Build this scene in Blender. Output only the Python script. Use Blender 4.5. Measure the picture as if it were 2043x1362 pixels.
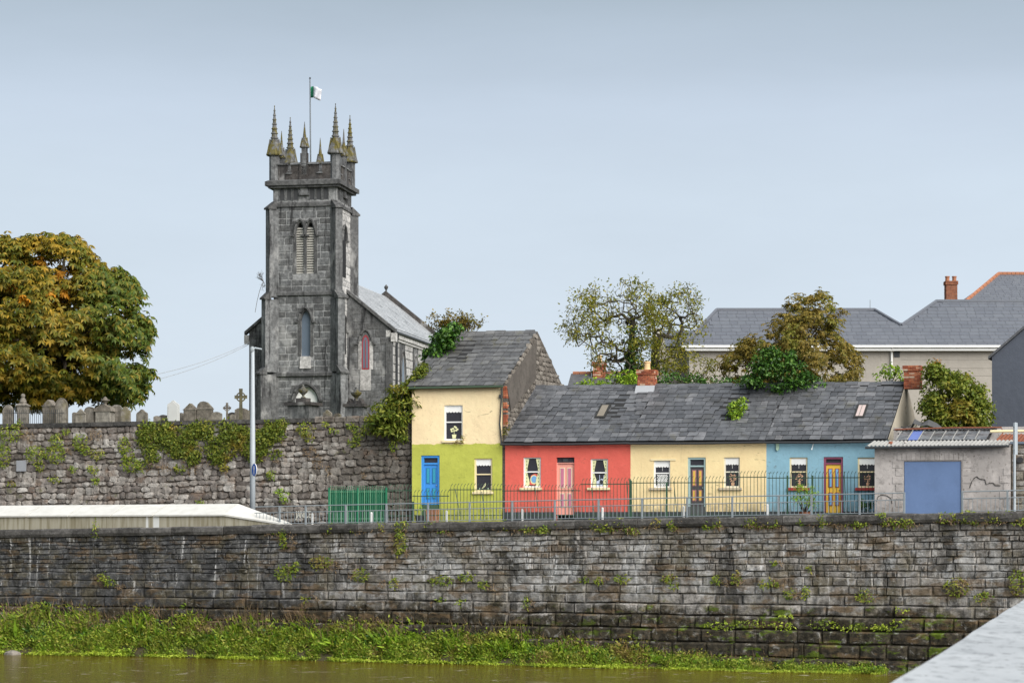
import bpy, math, random
import numpy as np
from mathutils import Vector
from math import sin, cos, radians, pi

for o in list(bpy.data.objects):
    bpy.data.objects.remove(o)
SC = bpy.context.scene
COL = SC.collection
RND = random.Random(11)
NPR = np.random.default_rng(5)

# ------------------------------------------------------------------ camera, sky, sun, exposure
F, CX, HY, CZ = 4800.0, 1021.5, 1080.0, 4.55      # focal length in photo pixels, horizon row, eye height above the river
cam_data = bpy.data.cameras.new('camera')
cam = bpy.data.objects.new('camera', cam_data); COL.objects.link(cam)
cam.location = (0, 0, CZ); cam.rotation_euler = (radians(90), 0, 0)
cam_data.sensor_fit = 'HORIZONTAL'; cam_data.sensor_width = 36.0
cam_data.lens = F / 2043 * 36.0
cam_data.shift_y = (HY - 681) / 2043
cam_data.clip_start = 0.1; cam_data.clip_end = 8000
cam_data.dof.use_dof = True; cam_data.dof.focus_distance = 100; cam_data.dof.aperture_fstop = 16
SC.camera = cam

SUN_EL, SUN_AZ = radians(38), radians(42)          # azimuth measured from behind the camera towards the right
EXPO = 2.05
sun_d = bpy.data.lights.new('sun', 'SUN'); sun_d.energy = 1.5; sun_d.angle = radians(64); sun_d.color = (1, .965, .91)
sun = bpy.data.objects.new('sun', sun_d); COL.objects.link(sun)
sdir = Vector((sin(SUN_AZ) * cos(SUN_EL), -cos(SUN_AZ) * cos(SUN_EL), sin(SUN_EL)))
sun.rotation_euler = sdir.to_track_quat('Z', 'Y').to_euler(); sun.location = sdir * 300

W = bpy.data.worlds.new('World'); SC.world = W; W.use_nodes = True
wt = W.node_tree; wn = wt.nodes; wl = wt.links; wn.clear()
wo = wn.new('ShaderNodeOutputWorld'); wb = wn.new('ShaderNodeBackground'); wl.new(wb.outputs[0], wo.inputs[0])
sky = wn.new('ShaderNodeTexSky'); sky.sky_type = 'NISHITA'; sky.sun_disc = False
sky.sun_elevation = SUN_EL; sky.sun_rotation = math.atan2(sdir.x, sdir.y); sky.air_density = 1.5; sky.dust_density = 2.0
tc = wn.new('ShaderNodeTexCoord'); sep = wn.new('ShaderNodeSeparateXYZ'); wl.new(tc.outputs['Generated'], sep.inputs[0])
cn = wn.new('ShaderNodeTexNoise'); cn.inputs['Scale'].default_value = 2.2; cn.inputs['Detail'].default_value = 5
mp = wn.new('ShaderNodeMapping'); mp.inputs['Scale'].default_value = (1, 1, 7); wl.new(tc.outputs['Generated'], mp.inputs[0]); wl.new(mp.outputs[0], cn.inputs['Vector'])
ma = wn.new('ShaderNodeMath'); ma.operation = 'MULTIPLY_ADD'; wl.new(cn.outputs[0], ma.inputs[0]); ma.inputs[1].default_value = .036; ma.inputs[2].default_value = -.018
ad = wn.new('ShaderNodeMath'); ad.operation = 'ADD'; wl.new(sep.outputs['Z'], ad.inputs[0]); wl.new(ma.outputs[0], ad.inputs[1])
rp = wn.new('ShaderNodeValToRGB'); wl.new(ad.outputs[0], rp.inputs[0])
K = 10 / 2 ** EXPO
cr = rp.color_ramp; cr.elements.remove(cr.elements[1])
for i, (p, c) in enumerate([(0.0, (.675, .765, .865)), (.07, (.66, .755, .86)), (.10, (.645, .74, .85)), (.145, (.615, .71, .82)), (.178, (.56, .65, .77)), (.20, (.475, .56, .665)), (.222, (.395, .475, .56)), (.30, (.37, .44, .51)), (1.0, (.41, .47, .53))]):
    e = cr.elements[0] if i == 0 else cr.elements.new(p)
    e.position = p; e.color = tuple(K * x for x in c) + (1,)
cl = wn.new('ShaderNodeTexNoise'); cl.inputs['Scale'].default_value = 3.0; cl.inputs['Detail'].default_value = 6; cl.inputs['Roughness'].default_value = .6
mp2 = wn.new('ShaderNodeMapping'); mp2.inputs['Scale'].default_value = (1.2, 1, 4.5); mp2.inputs['Location'].default_value = (4, 1, 2); wl.new(tc.outputs['Generated'], mp2.inputs[0]); wl.new(mp2.outputs[0], cl.inputs['Vector'])
cm = wn.new('ShaderNodeMapRange'); cm.inputs[1].default_value = .35; cm.inputs[2].default_value = .65; cm.inputs[3].default_value = .965; cm.inputs[4].default_value = 1.03; wl.new(cl.outputs[0], cm.inputs[0])
vm = wn.new('ShaderNodeVectorMath'); vm.operation = 'SCALE'; wl.new(rp.outputs[0], vm.inputs[0]); wl.new(cm.outputs[0], vm.inputs['Scale'])
mx = wn.new('ShaderNodeMix'); mx.data_type = 'RGBA'; mx.inputs[0].default_value = .98
wl.new(sky.outputs[0], mx.inputs[6]); wl.new(vm.outputs[0], mx.inputs[7]); wl.new(mx.outputs[2], wb.inputs[0])
wb.inputs[1].default_value = 0.1

SC.view_settings.view_transform = 'Standard'; SC.view_settings.look = 'None'
SC.view_settings.exposure = EXPO; SC.view_settings.gamma = 1.0; SC.view_settings.use_curve_mapping = False
SC.render.engine = 'CYCLES'
SC.cycles.use_denoising = True
SC.cycles.max_bounces = 6; SC.cycles.diffuse_bounces = 3; SC.cycles.glossy_bounces = 3; SC.cycles.transparent_max_bounces = 6

# ------------------------------------------------------------------ helpers
def P(px, py, Y): return Vector(((px - CX) * Y / F, Y, CZ - (py - HY) * Y / F))
def ZP(py, Y): return CZ - (py - HY) * Y / F

class Fr:
    """a ground frame: u along a front, v away from the viewer, w up"""
    def __init__(s, O, a, b=None):
        b = a if b is None else b
        s.O = Vector((O[0], O[1], 0)); a = radians(a); b = radians(b)
        s.A = Vector((cos(a), -sin(a), 0)); s.B = Vector((sin(b), cos(b), 0))
    def __call__(s, u, v, w): return s.O + s.A * u + s.B * v + Vector((0, 0, w))
    def u(s, px, v=0):
        k = (px - CX) / F; o = s.O + s.B * v
        return (k * o.y - o.x) / (s.A.x - k * s.A.y)
    def v(s, px, u=0):
        k = (px - CX) / F; o = s.O + s.A * u
        return (k * o.y - o.x) / (s.B.x - k * s.B.y)
    def Y(s, u, v=0): return s.O.y + s.A.y * u + s.B.y * v
    def uz(s, px, py, v=0):
        u = s.u(px, v); return u, ZP(py, s.Y(u, v))
WORLD = Fr((0, 0), 0)
WORLD.B = Vector((0, 1, 0))

ORG = {}
def prop(o, label=None, cat=None, group=None, kind=None):
    if label: o['label'] = label
    if cat: o['category'] = cat
    if group: o['group'] = group
    if kind: o['kind'] = kind
    return o
def thing(name, loc, label, cat, group=None):
    o = bpy.data.objects.new(name, None); COL.objects.link(o); o.location = loc
    o.empty_display_size = .2
    if cat == 'wall': o['kind'] = 'thing'
    ORG[o] = Vector(loc)
    return prop(o, label, cat, group)
def link(name, me, parent=None, org=None):
    o = bpy.data.objects.new(name, me); COL.objects.link(o)
    if parent is not None: o.parent = parent; ORG[o] = ORG[parent]
    else: ORG[o] = Vector(org) if org is not None else Vector((0, 0, 0)); o.location = ORG[o]
    return o

class MB:
    def __init__(s, fr=WORLD): s.fr = fr; s.vs = []; s.fs = []
    def V(s, u, v, w): s.vs.append(s.fr(u, v, w)); return len(s.vs) - 1
    def poly(s, pts): s.fs.append([s.V(*p) for p in pts]); return s
    def hexa(s, p):
        i = [s.V(*q) for q in p]
        for f in ((0, 3, 2, 1), (4, 5, 6, 7), (0, 1, 5, 4), (1, 2, 6, 5), (2, 3, 7, 6), (3, 0, 4, 7)): s.fs.append([i[k] for k in f])
        return s
    def box(s, u0, u1, v0, v1, w0, w1):
        return s.hexa([(u0, v0, w0), (u1, v0, w0), (u1, v1, w0), (u0, v1, w0), (u0, v0, w1), (u1, v0, w1), (u1, v1, w1), (u0, v1, w1)])
    def prism(s, prof, v0, v1):
        """prof: (u,w) outline, extruded along v"""
        n = len(prof); a = [s.V(u, v0, w) for u, w in prof]; b = [s.V(u, v1, w) for u, w in prof]
        s.fs.append(a); s.fs.append(b[::-1])
        for i in range(n): j = (i + 1) % n; s.fs.append([a[j], a[i], b[i], b[j]])
        return s
    def prismu(s, prof, u0, u1):
        """prof: (v,w) outline, extruded along u"""
        n = len(prof); a = [s.V(u0, v, w) for v, w in prof]; b = [s.V(u1, v, w) for v, w in prof]
        s.fs.append(a[::-1]); s.fs.append(b)
        for i in range(n): j = (i + 1) % n; s.fs.append([a[i], a[j], b[j], b[i]])
        return s
    def prismw(s, prof, w0, w1, k=1.0, c=(0, 0)):
        """prof: (u,v) outline, extruded up, top scaled by k about c"""
        n = len(prof); a = [s.V(u, v, w0) for u, v in prof]; b = [s.V(c[0] + (u - c[0]) * k, c[1] + (v - c[1]) * k, w1) for u, v in prof]
        s.fs.append(a[::-1]); s.fs.append(b)
        for i in range(n): j = (i + 1) % n; s.fs.append([a[i], a[j], b[j], b[i]])
        return s
    def lathe(s, cu, cv, prof, n=12, rot=0.0):
        rings = []
        for r, w in prof:
            rings.append([s.V(cu + r * cos(rot + 2 * pi * k / n), cv + r * sin(rot + 2 * pi * k / n), w) for k in range(n)])
        for a, b in zip(rings, rings[1:]):
            for k in range(n): j = (k + 1) % n; s.fs.append([a[k], a[j], b[j], b[k]])
        s.fs.append(rings[0][::-1]); s.fs.append(rings[-1])
        return s
    def tube(s, pts, r, n=6, r1=None):
        pts = [Vector(p) for p in pts]; m = len(pts); rings = []
        for i, p in enumerate(pts):
            d = (pts[min(i + 1, m - 1)] - pts[max(i - 1, 0)])
            d = d.normalized() if d.length > 1e-9 else Vector((0, 0, 1))
            a = d.cross(Vector((0, 0, 1)) if abs(d.z) < .9 else Vector((1, 0, 0))).normalized(); b = d.cross(a)
            rr = r if r1 is None else r + (r1 - r) * i / max(1, m - 1)
            rings.append([s.V(*(p + a * rr * cos(2 * pi * k / n + pi / n) + b * rr * sin(2 * pi * k / n + pi / n))) for k in range(n)])
        for a, b in zip(rings, rings[1:]):
            for k in range(n): j = (k + 1) % n; s.fs.append([a[k], a[j], b[j], b[k]])
        s.fs.append(rings[0][::-1]); s.fs.append(rings[-1])
        return s
    def mesh(s, name, mat, org):
        me = bpy.data.meshes.new(name)
        me.from_pydata([tuple(v - org) for v in s.vs], [], s.fs)
        if mat is not None: me.materials.append(mat)
        return me
    def build(s, name, mat, parent=None, smooth=False, kind=None, org=None):
        if parent is None and org is None: org = (0, 0, 0)
        o0 = ORG[parent] if parent is not None else Vector(org)
        me = s.mesh(name, mat, o0)
        if smooth: me.shade_smooth()
        o = link(name, me, parent, o0)
        if kind: o['kind'] = kind
        return o

def np_mesh(name, verts, quads, mat, parent=None, kind=None):
    """verts (n,3) world, quads (m,4)"""
    o0 = ORG[parent] if parent is not None else Vector((0, 0, 0))
    v = np.asarray(verts, dtype=np.float32) - np.array(o0, dtype=np.float32)
    me = bpy.data.meshes.new(name); q = np.asarray(quads, dtype=np.int32)
    me.vertices.add(len(v)); me.vertices.foreach_set('co', v.ravel())
    k = q.shape[1]
    me.loops.add(q.size); me.loops.foreach_set('vertex_index', q.ravel())
    me.polygons.add(len(q)); me.polygons.foreach_set('loop_start', np.arange(0, q.size, k, dtype=np.int32))
    me.update(calc_edges=True)
    me.materials.append(mat)
    o = link(name, me, parent)
    if kind: o['kind'] = kind
    return o

# ------------------------------------------------------------------ materials
class Mt:
    def __init__(s, name, rough=.85, spec=.3):
        s.m = bpy.data.materials.new(name); s.m.use_nodes = True
        s.t = s.m.node_tree; s.N = s.t.nodes; s.N.clear()
        s.out = s.N.new('ShaderNodeOutputMaterial'); s.b = s.N.new('ShaderNodeBsdfPrincipled')
        s.t.links.new(s.b.outputs[0], s.out.inputs[0])
        s.set(s.b.inputs['Roughness'], rough); s.set(s.b.inputs['Specular IOR Level'], spec); s._p = s._r = None
    def set(s, inp, val):
        if isinstance(val, bpy.types.NodeSocket): s.t.links.new(val, inp)
        elif isinstance(val, tuple) and len(val) == 3 and inp.type == 'RGBA': inp.default_value = val + (1,)
        else: inp.default_value = val
    def pos(s):
        if s._p is None: s._p = s.N.new('ShaderNodeNewGeometry')
        return s._p.outputs['Position']
    def rnd(s):
        if s._r is None:
            s.pos(); oi = s.N.new('ShaderNodeObjectInfo')
            s._r = s.math('FRACT', s.math('MULTIPLY_ADD', s._p.outputs['Random Per Island'], 7.31, oi.outputs['Random']))
        return s._r
    def math(s, op, a, b=None, c=None, clamp=False):
        n = s.N.new('ShaderNodeMath'); n.operation = op; n.use_clamp = clamp
        for i, x in enumerate((a, b, c)):
            if x is not None: s.set(n.inputs[i], x)
        return n.outputs[0]
    def xyz(s):
        n = s.N.new('ShaderNodeSeparateXYZ'); s.set(n.inputs[0], s.pos()); return n.outputs
    def scaled(s, sc, off=(0, 0, 0)):
        n = s.N.new('ShaderNodeVectorMath'); n.operation = 'MULTIPLY_ADD'; s.set(n.inputs[0], s.pos()); n.inputs[1].default_value = sc; n.inputs[2].default_value = off
        return n.outputs[0]
    def noise(s, sc, detail=4, rough=.55, off=(0, 0, 0), dist=0.0):
        if not isinstance(sc, tuple): sc = (sc, sc, sc)
        n = s.N.new('ShaderNodeTexNoise'); s.set(n.inputs['Vector'], s.scaled(sc, off)); n.inputs['Scale'].default_value = 1
        n.inputs['Detail'].default_value = detail; n.inputs['Roughness'].default_value = rough; n.inputs['Distortion'].default_value = dist
        return n.outputs[0]
    def step(s, x, a, b):
        n = s.N.new('ShaderNodeMapRange'); s.set(n.inputs[0], x); n.inputs[1].default_value = a; n.inputs[2].default_value = b
        n.interpolation_type = 'SMOOTHSTEP'; return n.outputs[0]
    def ramp(s, x, stops):
        n = s.N.new('ShaderNodeValToRGB'); s.set(n.inputs[0], x); r = n.color_ramp; r.elements.remove(r.elements[1])
        for i, (p, c) in enumerate(stops):
            e = r.elements[0] if i == 0 else r.elements.new(p)
            e.position = p; e.color = tuple(c) + (1,)
        return n.outputs[0]
    def mix(s, f, a, b, mode='MIX'):
        n = s.N.new('ShaderNodeMix'); n.data_type = 'RGBA'; n.blend_type = mode
        s.set(n.inputs[0], f); s.set(n.inputs[6], a); s.set(n.inputs[7], b); return n.outputs[2]
    def col(s, c): s.set(s.b.inputs['Base Color'], c); return s
    def bump(s, h, strength=.4, dist=.03):
        n = s.N.new('ShaderNodeBump'); n.inputs['Strength'].default_value = strength; n.inputs['Distance'].default_value = dist
        s.set(n.inputs['Height'], h); s.set(s.b.inputs['Normal'], n.outputs[0]); return s

MATS = {}
def paint(name, c, rough=.55, wear=.18, spec=.35):
    """painted or plain surface with faint dirt and unevenness"""
    if name in MATS: return MATS[name]
    m = Mt(name, rough, spec)
    n1 = m.noise(1.3, 5, .6); n2 = m.noise(9, 4, .6)
    f = m.math('MULTIPLY', m.step(n1, .35, .75), wear * 1.2); f2 = m.math('MULTIPLY', m.step(n2, .5, .8), wear)
    c1 = m.mix(f, c, tuple(x * .55 for x in c)); c2 = m.mix(f2, c1, tuple(min(1, x * 1.15 + .03) for x in c))
    m.col(c2).bump(n2, .12, .01); MATS[name] = m.m
    return m.m

def plaster(name, c, stain=(.10, .085, .06), low=(0, 0), mott=.09, over=None):
    m = Mt(name, .85, .2)
    n1 = m.noise(.55, 5, .6); n2 = m.noise(4.0, 6, .65); n3 = m.noise((5, 5, .35), 4, .6); n4 = m.noise((1.6, 1.6, 3.4), 5, .7, dist=1.5)
    c1 = m.mix(m.math('MULTIPLY', m.step(n1, .3, .75), .35), c, tuple(x * .74 for x in c))
    c1 = m.mix(m.math('MULTIPLY', m.step(n2, .48, .8), .3), c1, tuple(min(1, x * 1.12 + .02) for x in c))
    c1 = m.mix(m.math('MULTIPLY', m.step(n3, .56, .8), .3), c1, tuple(x * .5 for x in c))
    c1 = m.mix(m.math('MULTIPLY', m.step(n4, .62, .70), .55), c1, stain)
    if mott:
        n5 = m.noise(1.1, 7, .7, (3, 7, 1)); n6 = m.noise(3.2, 6, .7, (13, 2, 1))
        c1 = m.mix(m.math('MULTIPLY', m.step(n5, .45, .6), mott), c1, tuple(min(1, x * 1.5) for x in c)); c1 = m.mix(m.math('MULTIPLY', m.step(n6, .54, .64), mott * .8), c1, tuple(x * .45 for x in c)); c1 = m.mix(m.math('MULTIPLY', m.step(m.noise(8, 4, .6, (1, 1, 4)), .62, .68), .7 if mott > .3 else .14), c1, stain)
    if low[1] > low[0]:
        z = m.xyz()[2]; g = m.math('MULTIPLY', m.math('SUBTRACT', 1.0, m.step(z, low[0], low[1])), m.step(n2, .35, .6))
        c1 = m.mix(m.math('MULTIPLY', g, .55), c1, stain)
    if over:
        z = m.xyz()[2]; c1 = m.mix(m.step(m.math('MULTIPLY_ADD', m.noise(2.2, 5, .65, (2, 8, 1)), .30, z), over[0], over[0] + .02), c1, over[1])
    m.col(c1).bump(m.math('ADD', n2, m.math('MULTIPLY', n1, 2.5)), .5, .03)
    return m.m

def stone(name, stops, kind='rubble', bumps=.5):
    m = Mt(name, .9, .2)
    x, y, z = m.xyz()
    c = m.ramp(m.rnd(), stops)
    n1 = m.noise(5, 7, .65); n2 = m.noise((1.2, 1.2, .8), 5, .6, (7, 3, 1)); n3 = m.noise((2.6, 2.6, .28), 5, .65, (3, 9, 4)); n4 = m.noise(14, 4, .7)
    c = m.mix(m.step(n1, .3, .72), m.mix(.55, c, (0, 0, 0)), c)
    c = m.mix(m.math('MULTIPLY', m.step(n4, .55, .75), .35), c, (.42, .41, .38))
    if kind == 'quay':
        big = m.noise((.55, .55, .5), 6, .68, (7, 3, 1)); st = m.noise((1.7, 1.7, .13), 6, .62, (3, 9, 4)); st2 = m.noise((4.5, 4.5, .22), 5, .6, (8, 2, 6))
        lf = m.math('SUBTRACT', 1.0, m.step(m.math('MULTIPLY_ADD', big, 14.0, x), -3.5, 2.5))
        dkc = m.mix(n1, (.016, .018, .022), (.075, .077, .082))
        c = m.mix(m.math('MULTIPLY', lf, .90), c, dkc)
        c = m.mix(m.math('MULTIPLY', m.step(big, .53, .60), .5), c, m.mix(n1, (.03, .03, .03), (.14, .135, .125)))
        c = m.mix(m.math('MULTIPLY', m.step(st, .53, .60), .72), c, m.mix(n1, (.016, .016, .016), (.07, .068, .064)))
        c = m.mix(m.math('MULTIPLY', m.step(st2, .58, .66), .45), c, (.03, .028, .025))
        zz = m.math('MULTIPLY', m.step(z, 2.0, 3.0), m.math('SUBTRACT', 1.0, m.step(z, 4.5, 5.1)))
        pal = m.noise((1.0, 1.0, .8), 6, .7, (21, 2, 8))
        c = m.mix(m.math('MULTIPLY', m.math('MULTIPLY', m.step(pal, .47, .57), zz), m.math('MULTIPLY_ADD', lf, -.56, .70)), c, m.mix(n1, (.24, .24, .245), (.62, .615, .60)))
        ef = m.noise((3.4, 3.4, .30), 6, .7, (31, 2, 8), .8)
        c = m.mix(m.math('MULTIPLY', m.math('MULTIPLY', m.step(ef, .595, .64), zz), .85), c, (.62, .61, .60))
        ol = m.noise((.9, .9, 1.3), 5, .65, (15, 5, 3)); c = m.mix(m.math('MULTIPLY', m.step(ol, .48, .62), .42), c, (.17, .14, .075))
        mo = m.noise((1.3, 1.3, 2.0), 6, .7, (5, 15, 2))
        lowm = m.math('SUBTRACT', 1.0, m.step(m.math('MULTIPLY_ADD', m.math('SUBTRACT', mo, .5), 3.2, z), 1.75, 2.35))
        c = m.mix(m.math('MULTIPLY', lowm, .93), c, m.mix(m.step(n1, .35, .7), (.012, .010, .006), (.070, .056, .033)))
        gm = m.math('MULTIPLY', lowm, m.step(m.noise((1.2, 1.2, 3.0), 6, .7, (2, 2, 9)), .53, .60))
        c = m.mix(m.math('MULTIPLY', gm, m.math('MULTIPLY', m.step(x, -2.0, 6.0), .8)), c, m.mix(n1, (.05, .075, .006), (.16, .24, .012)))
        br = m.noise((.8, .8, 2.4), 5, .65, (11, 5, 21))
        c = m.mix(m.math('MULTIPLY', m.step(br, .53, .62), .6), c, (.16, .105, .055))
        ov = m.noise((3.2, 3.2, 4.2), 8, .72, (1, 6, 2), .5); c = m.mix(m.math('MULTIPLY', m.step(ov, .52, .38), .5), c, (.02, .019, .017)); c = m.mix(m.math('MULTIPLY', m.step(ov, .55, .68), .40), c, (.50, .49, .47))
    elif kind == 'rubble':
        rs = m.math('MULTIPLY', m.step(m.math('MULTIPLY_ADD', m.noise((.7, .7, .6), 5, .65, (7, 3, 1)), 9.0, x), -4.5, -1.5), .72)
        c = m.mix(rs, c, m.mix(n1, (.035, .032, .027), (.19, .165, .135)))
        c = m.mix(m.math('MULTIPLY', m.step(n3, .52, .64), .5), c, (.06, .048, .038))
        br = m.noise((1.1, 1.1, 1.6), 6, .65, (1, 5, 21))
        c = m.mix(m.math('MULTIPLY', m.step(br, .55, .66), .5), c, (.20, .125, .08))
        c = m.mix(m.math('MULTIPLY', m.step(m.noise(2.6, 6, .7, (6, 4, 4)), .56, .66), .5), c, (.10, .085, .07))
        c = m.mix(m.math('MULTIPLY', m.step(m.noise(1.7, 6, .7, (4, 4, 4)), .60, .70), .6), c, (.12, .125, .03))
    elif kind == 'church':
        c = m.mix(m.math('MULTIPLY', m.step(n2, .46, .64), .55), c, (.05, .05, .052))
        c = m.mix(m.math('MULTIPLY', m.step(n3, .54, .64), .8), c, (.017, .017, .018))
        lt = m.noise((.75, .75, .42), 5, .6, (12, 1, 3))
        c = m.mix(m.math('MULTIPLY', m.step(lt, .56, .68), .5), c, (.40, .395, .385))
    elif kind == 'lichen':
        c = m.mix(m.math('MULTIPLY', m.step(m.noise(2.2, 5, .6, (9, 9, 1)), .42, .58), .85), c, m.mix(n1, (.06, .05, .012), (.17, .14, .025)))
    elif kind == 'grave':
        c = m.mix(m.math('MULTIPLY', m.step(n3, .5, .68), .55), c, (.05, .045, .035))
        c = m.mix(m.math('MULTIPLY', m.step(n2, .55, .7), .5), c, (.20, .17, .06))
    m.col(c).bump(m.math('ADD', m.math('MULTIPLY', n1, 1.6), n4), bumps, .06 if kind in ('quay', 'rubble') else .035)
    return m.m

def slate(name, stops, rough=.5, moss=.0, stain=.5, var=.4):
    m = Mt(name, rough, .5)
    n1 = m.noise(3.5, 6, .65); n2 = m.noise((.7, .7, .5), 5, .6); n3 = m.noise(16, 3, .6)
    c = m.ramp(m.rnd(), stops)
    c = m.mix(m.step(n1, .3, .75), m.mix(var, c, (0, 0, 0)), c)
    c = m.mix(m.math('MULTIPLY', m.step(n2, .54, .68), stain), c, (.035, .033, .031))
    c = m.mix(m.math('MULTIPLY', m.step(n3, .66, .74), .45), c, (.33, .33, .32))
    if moss: c = m.mix(m.math('MULTIPLY', m.step(m.noise((1.1, 1.1, .8), 6, .7, (3, 3, 8)), .57, .68), moss), c, (.085, .075, .03))
    m.set(m.b.inputs['Roughness'], m.math('MULTIPLY_ADD', n1, .35, rough - .2))
    m.col(c).bump(n1, .25, .015)
    return m.m

def leafmat(name, stops, patch=None, patch_scale=.5, trans=.3, thr=(.5, .62), rough=.55, side=None):
    m = Mt(name, rough, .25)
    c = m.ramp(m.rnd(), stops)
    if patch:
        f = m.step(m.noise(patch_scale, 4, .6, (3, 1, 7)), *thr)
        c = m.mix(f, c, m.ramp(m.rnd(), patch))
    if side:
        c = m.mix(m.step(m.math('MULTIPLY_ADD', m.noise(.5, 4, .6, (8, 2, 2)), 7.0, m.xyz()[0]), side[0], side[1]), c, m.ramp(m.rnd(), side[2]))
    m.col(c)
    tr = m.N.new('ShaderNodeBsdfTranslucent'); m.set(tr.inputs[0], c); ms = m.N.new('ShaderNodeMixShader'); ms.inputs[0].default_value = trans
    m.t.links.new(m.b.outputs[0], ms.inputs[1]); m.t.links.new(tr.outputs[0], ms.inputs[2]); m.t.links.new(ms.outputs[0], m.out.inputs[0])
    return m.m

GR = lambda v, w=0.0: (v * (1 + w), v, v * (1 - w))
M_quay = stone('quay_stone', [(0, GR(.23, .08)), (.3, GR(.30, .09)), (.7, GR(.36, .08)), (1, GR(.46, .07))], 'quay', .7)
M_quay_joint = stone('quay_joint', [(0, (.17, .16, .145)), (1, (.22, .21, .19))], 'quay', .5)
M_rubble = stone('rubble_stone', [(0, (.22, .19, .17)), (.35, (.38, .335, .30)), (.7, (.50, .45, .40)), (1, (.64, .60, .55))], 'rubble', .6)
M_rubble_joint = stone('rubble_joint', [(0, (.24, .20, .165)), (1, (.30, .25, .21))], 'rubble', .5)
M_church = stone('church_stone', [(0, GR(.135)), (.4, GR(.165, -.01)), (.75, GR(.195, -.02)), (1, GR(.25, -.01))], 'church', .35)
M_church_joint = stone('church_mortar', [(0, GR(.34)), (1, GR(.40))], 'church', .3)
M_church_light = stone('church_stone_pale', [(0, GR(.38, .03)), (.5, GR(.50, .03)), (1, GR(.64, .03))], 'plain', .35)  # paler stone for the right tower face, nave side wall and dressings
M_church_trim = stone('church_trim', [(0, GR(.11)), (1, GR(.15))], 'church', .3)
M_pinnacle = stone('pinnacle_stone', [(0, GR(.14)), (1, GR(.2))], 'lichen', .4)
M_grave = stone('grave_stone', [(0, (.17, .15, .125)), (.5, (.24, .21, .175)), (1, (.30, .275, .24))], 'grave', .3)
M_gable_rubble = stone('gable_rubble', [(0, (.12, .105, .09)), (.5, (.2, .175, .15)), (1, (.3, .27, .235))], 'plain', .6)
M_slate = slate('roof_slate', [(0, (.075, .078, .086)), (.5, (.11, .113, .123)), (.9, (.145, .148, .158)), (1, (.19, .19, .20))], .5, .3)
M_slate_old = slate('old_roof_slate', [(0, (.10, .10, .103)), (.5, (.125, .125, .128)), (1, (.165, .164, .163))], .55, .5)
M_slate_new = slate('new_roof_slate', [(0, (.112, .120, .142)), (.5, (.122, .131, .153)), (1, (.134, .143, .165))], .5, 0, .0, .1)
M_wetslate_sheen = slate('nave_slate', [(0, (.42, .43, .44)), (1, (.56, .57, .58))], .35)  # white sky reflection on the wet slates is put into their colour
M_cream = plaster('cream_plaster', (.82, .64, .35), low=(5.7, 6.25)); M_cream2 = plaster('pale_cream_plaster', (.83, .66, .41))
M_green = plaster('green_plaster', (.44, .46, .085), (.12, .12, .035), (5.4, 6.4), .16, (8.67 + .09, (.80, .63, .39))); M_red = plaster('red_plaster', (.66, .125, .095), low=(5.7, 6.25)); M_blue = plaster('blue_plaster', (.25, .44, .54), low=(5.7, 6.25))
M_render = plaster('grey_render', (.33, .305, .29), (.12, .10, .085), (5.5, 6.6), .6); M_darkrender = plaster('slate_blue_render', (.075, .085, .108), (.05, .05, .06))
M_beige = plaster('beige_render', (.36, .33, .29), (.25, .22, .18)); M_gend = plaster('gable_render', (.40, .36, .29), (.16, .11, .07))
def bricks(name, stops):
    m = Mt(name, .9, .2); n = m.noise(11, 5, .6); c = m.ramp(m.rnd(), stops)
    m.col(m.mix(m.math('MULTIPLY', m.step(n, .45, .75), .6), c, (.06, .045, .035))).bump(n, .5, .02); return m.m
M_brick = bricks('chimney_brick', [(0, (.20, .055, .03)), (.5, (.34, .10, .05)), (.85, (.42, .16, .08)), (1, (.5, .38, .28))])
M_brick2 = bricks('brown_brick', [(0, (.20, .075, .045)), (1, (.30, .12, .065))])
M_mortar = paint('mortar', (.30, .26, .22)); M_terra = paint('terracotta', (.33, .135, .07)); M_pot = paint('buff_clay', (.62, .42, .22))
M_white = paint('white_paint', (.80, .80, .78)); M_offwhite = paint('off_white_paint', (.72, .68, .56)); M_pane = paint('painted_black_pane', (.028, .028, .036), .5, .3)
M_qcop = stone('quay_coping', [(0, GR(.075, .06)), (.5, GR(.115, .06)), (1, GR(.17, .05))], 'plain', .7)
M_deck = paint('roof_deck_dark', (.02, .02, .021), .9)
# ------------------------------------------------------------------ frames of the place
QF = Fr((0, 90), 25)                                   # quay wall front
HF = Fr((XO := (1003 - CX) * 100 / F, 100), 10, 20)    # terrace fronts
YF = Fr(HF(HF.u(822), .25, 0)[:2], 20)                 # churchyard wall front
CF = Fr(P(607.5, 0, 150)[:2], 10.8)                    # church tower front
def zc(t): return 5.335 + .0125 * t                    # coping top along the quay

def stone_block(fr, u0, u1, w00, w01, w10, w11, v, relief, rnd, gap=.008, back=.035):
    """rock faced block in the wall face: bottom edge w00..w01, top edge w10..w11"""
    mb = MB(fr); us = (0, .07, .5, .93, 1); ws = (0, .14, .86, 1); g = {}
    u0 += gap; u1 -= gap
    for i, a in enumerate(us):
        for j, b in enumerate(ws):
            u = u0 + (u1 - u0) * a; lo = w00 + (w01 - w00) * a + gap; hi = w10 + (w11 - w10) * a - gap
            edge = i in (0, 4) or j in (0, 3)
            d = back if edge else -relief * rnd.uniform(.15, 1.0)
            ju = 0 if edge else rnd.uniform(-.06, .06) * (u1 - u0) * (i == 2)
            g[i, j] = mb.V(u + ju, v + d, lo + (hi - lo) * b)
    for i in range(4):
        for j in range(3): mb.fs.append([g[i, j], g[i + 1, j], g[i + 1, j + 1], g[i, j + 1]])
    return mb

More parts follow.
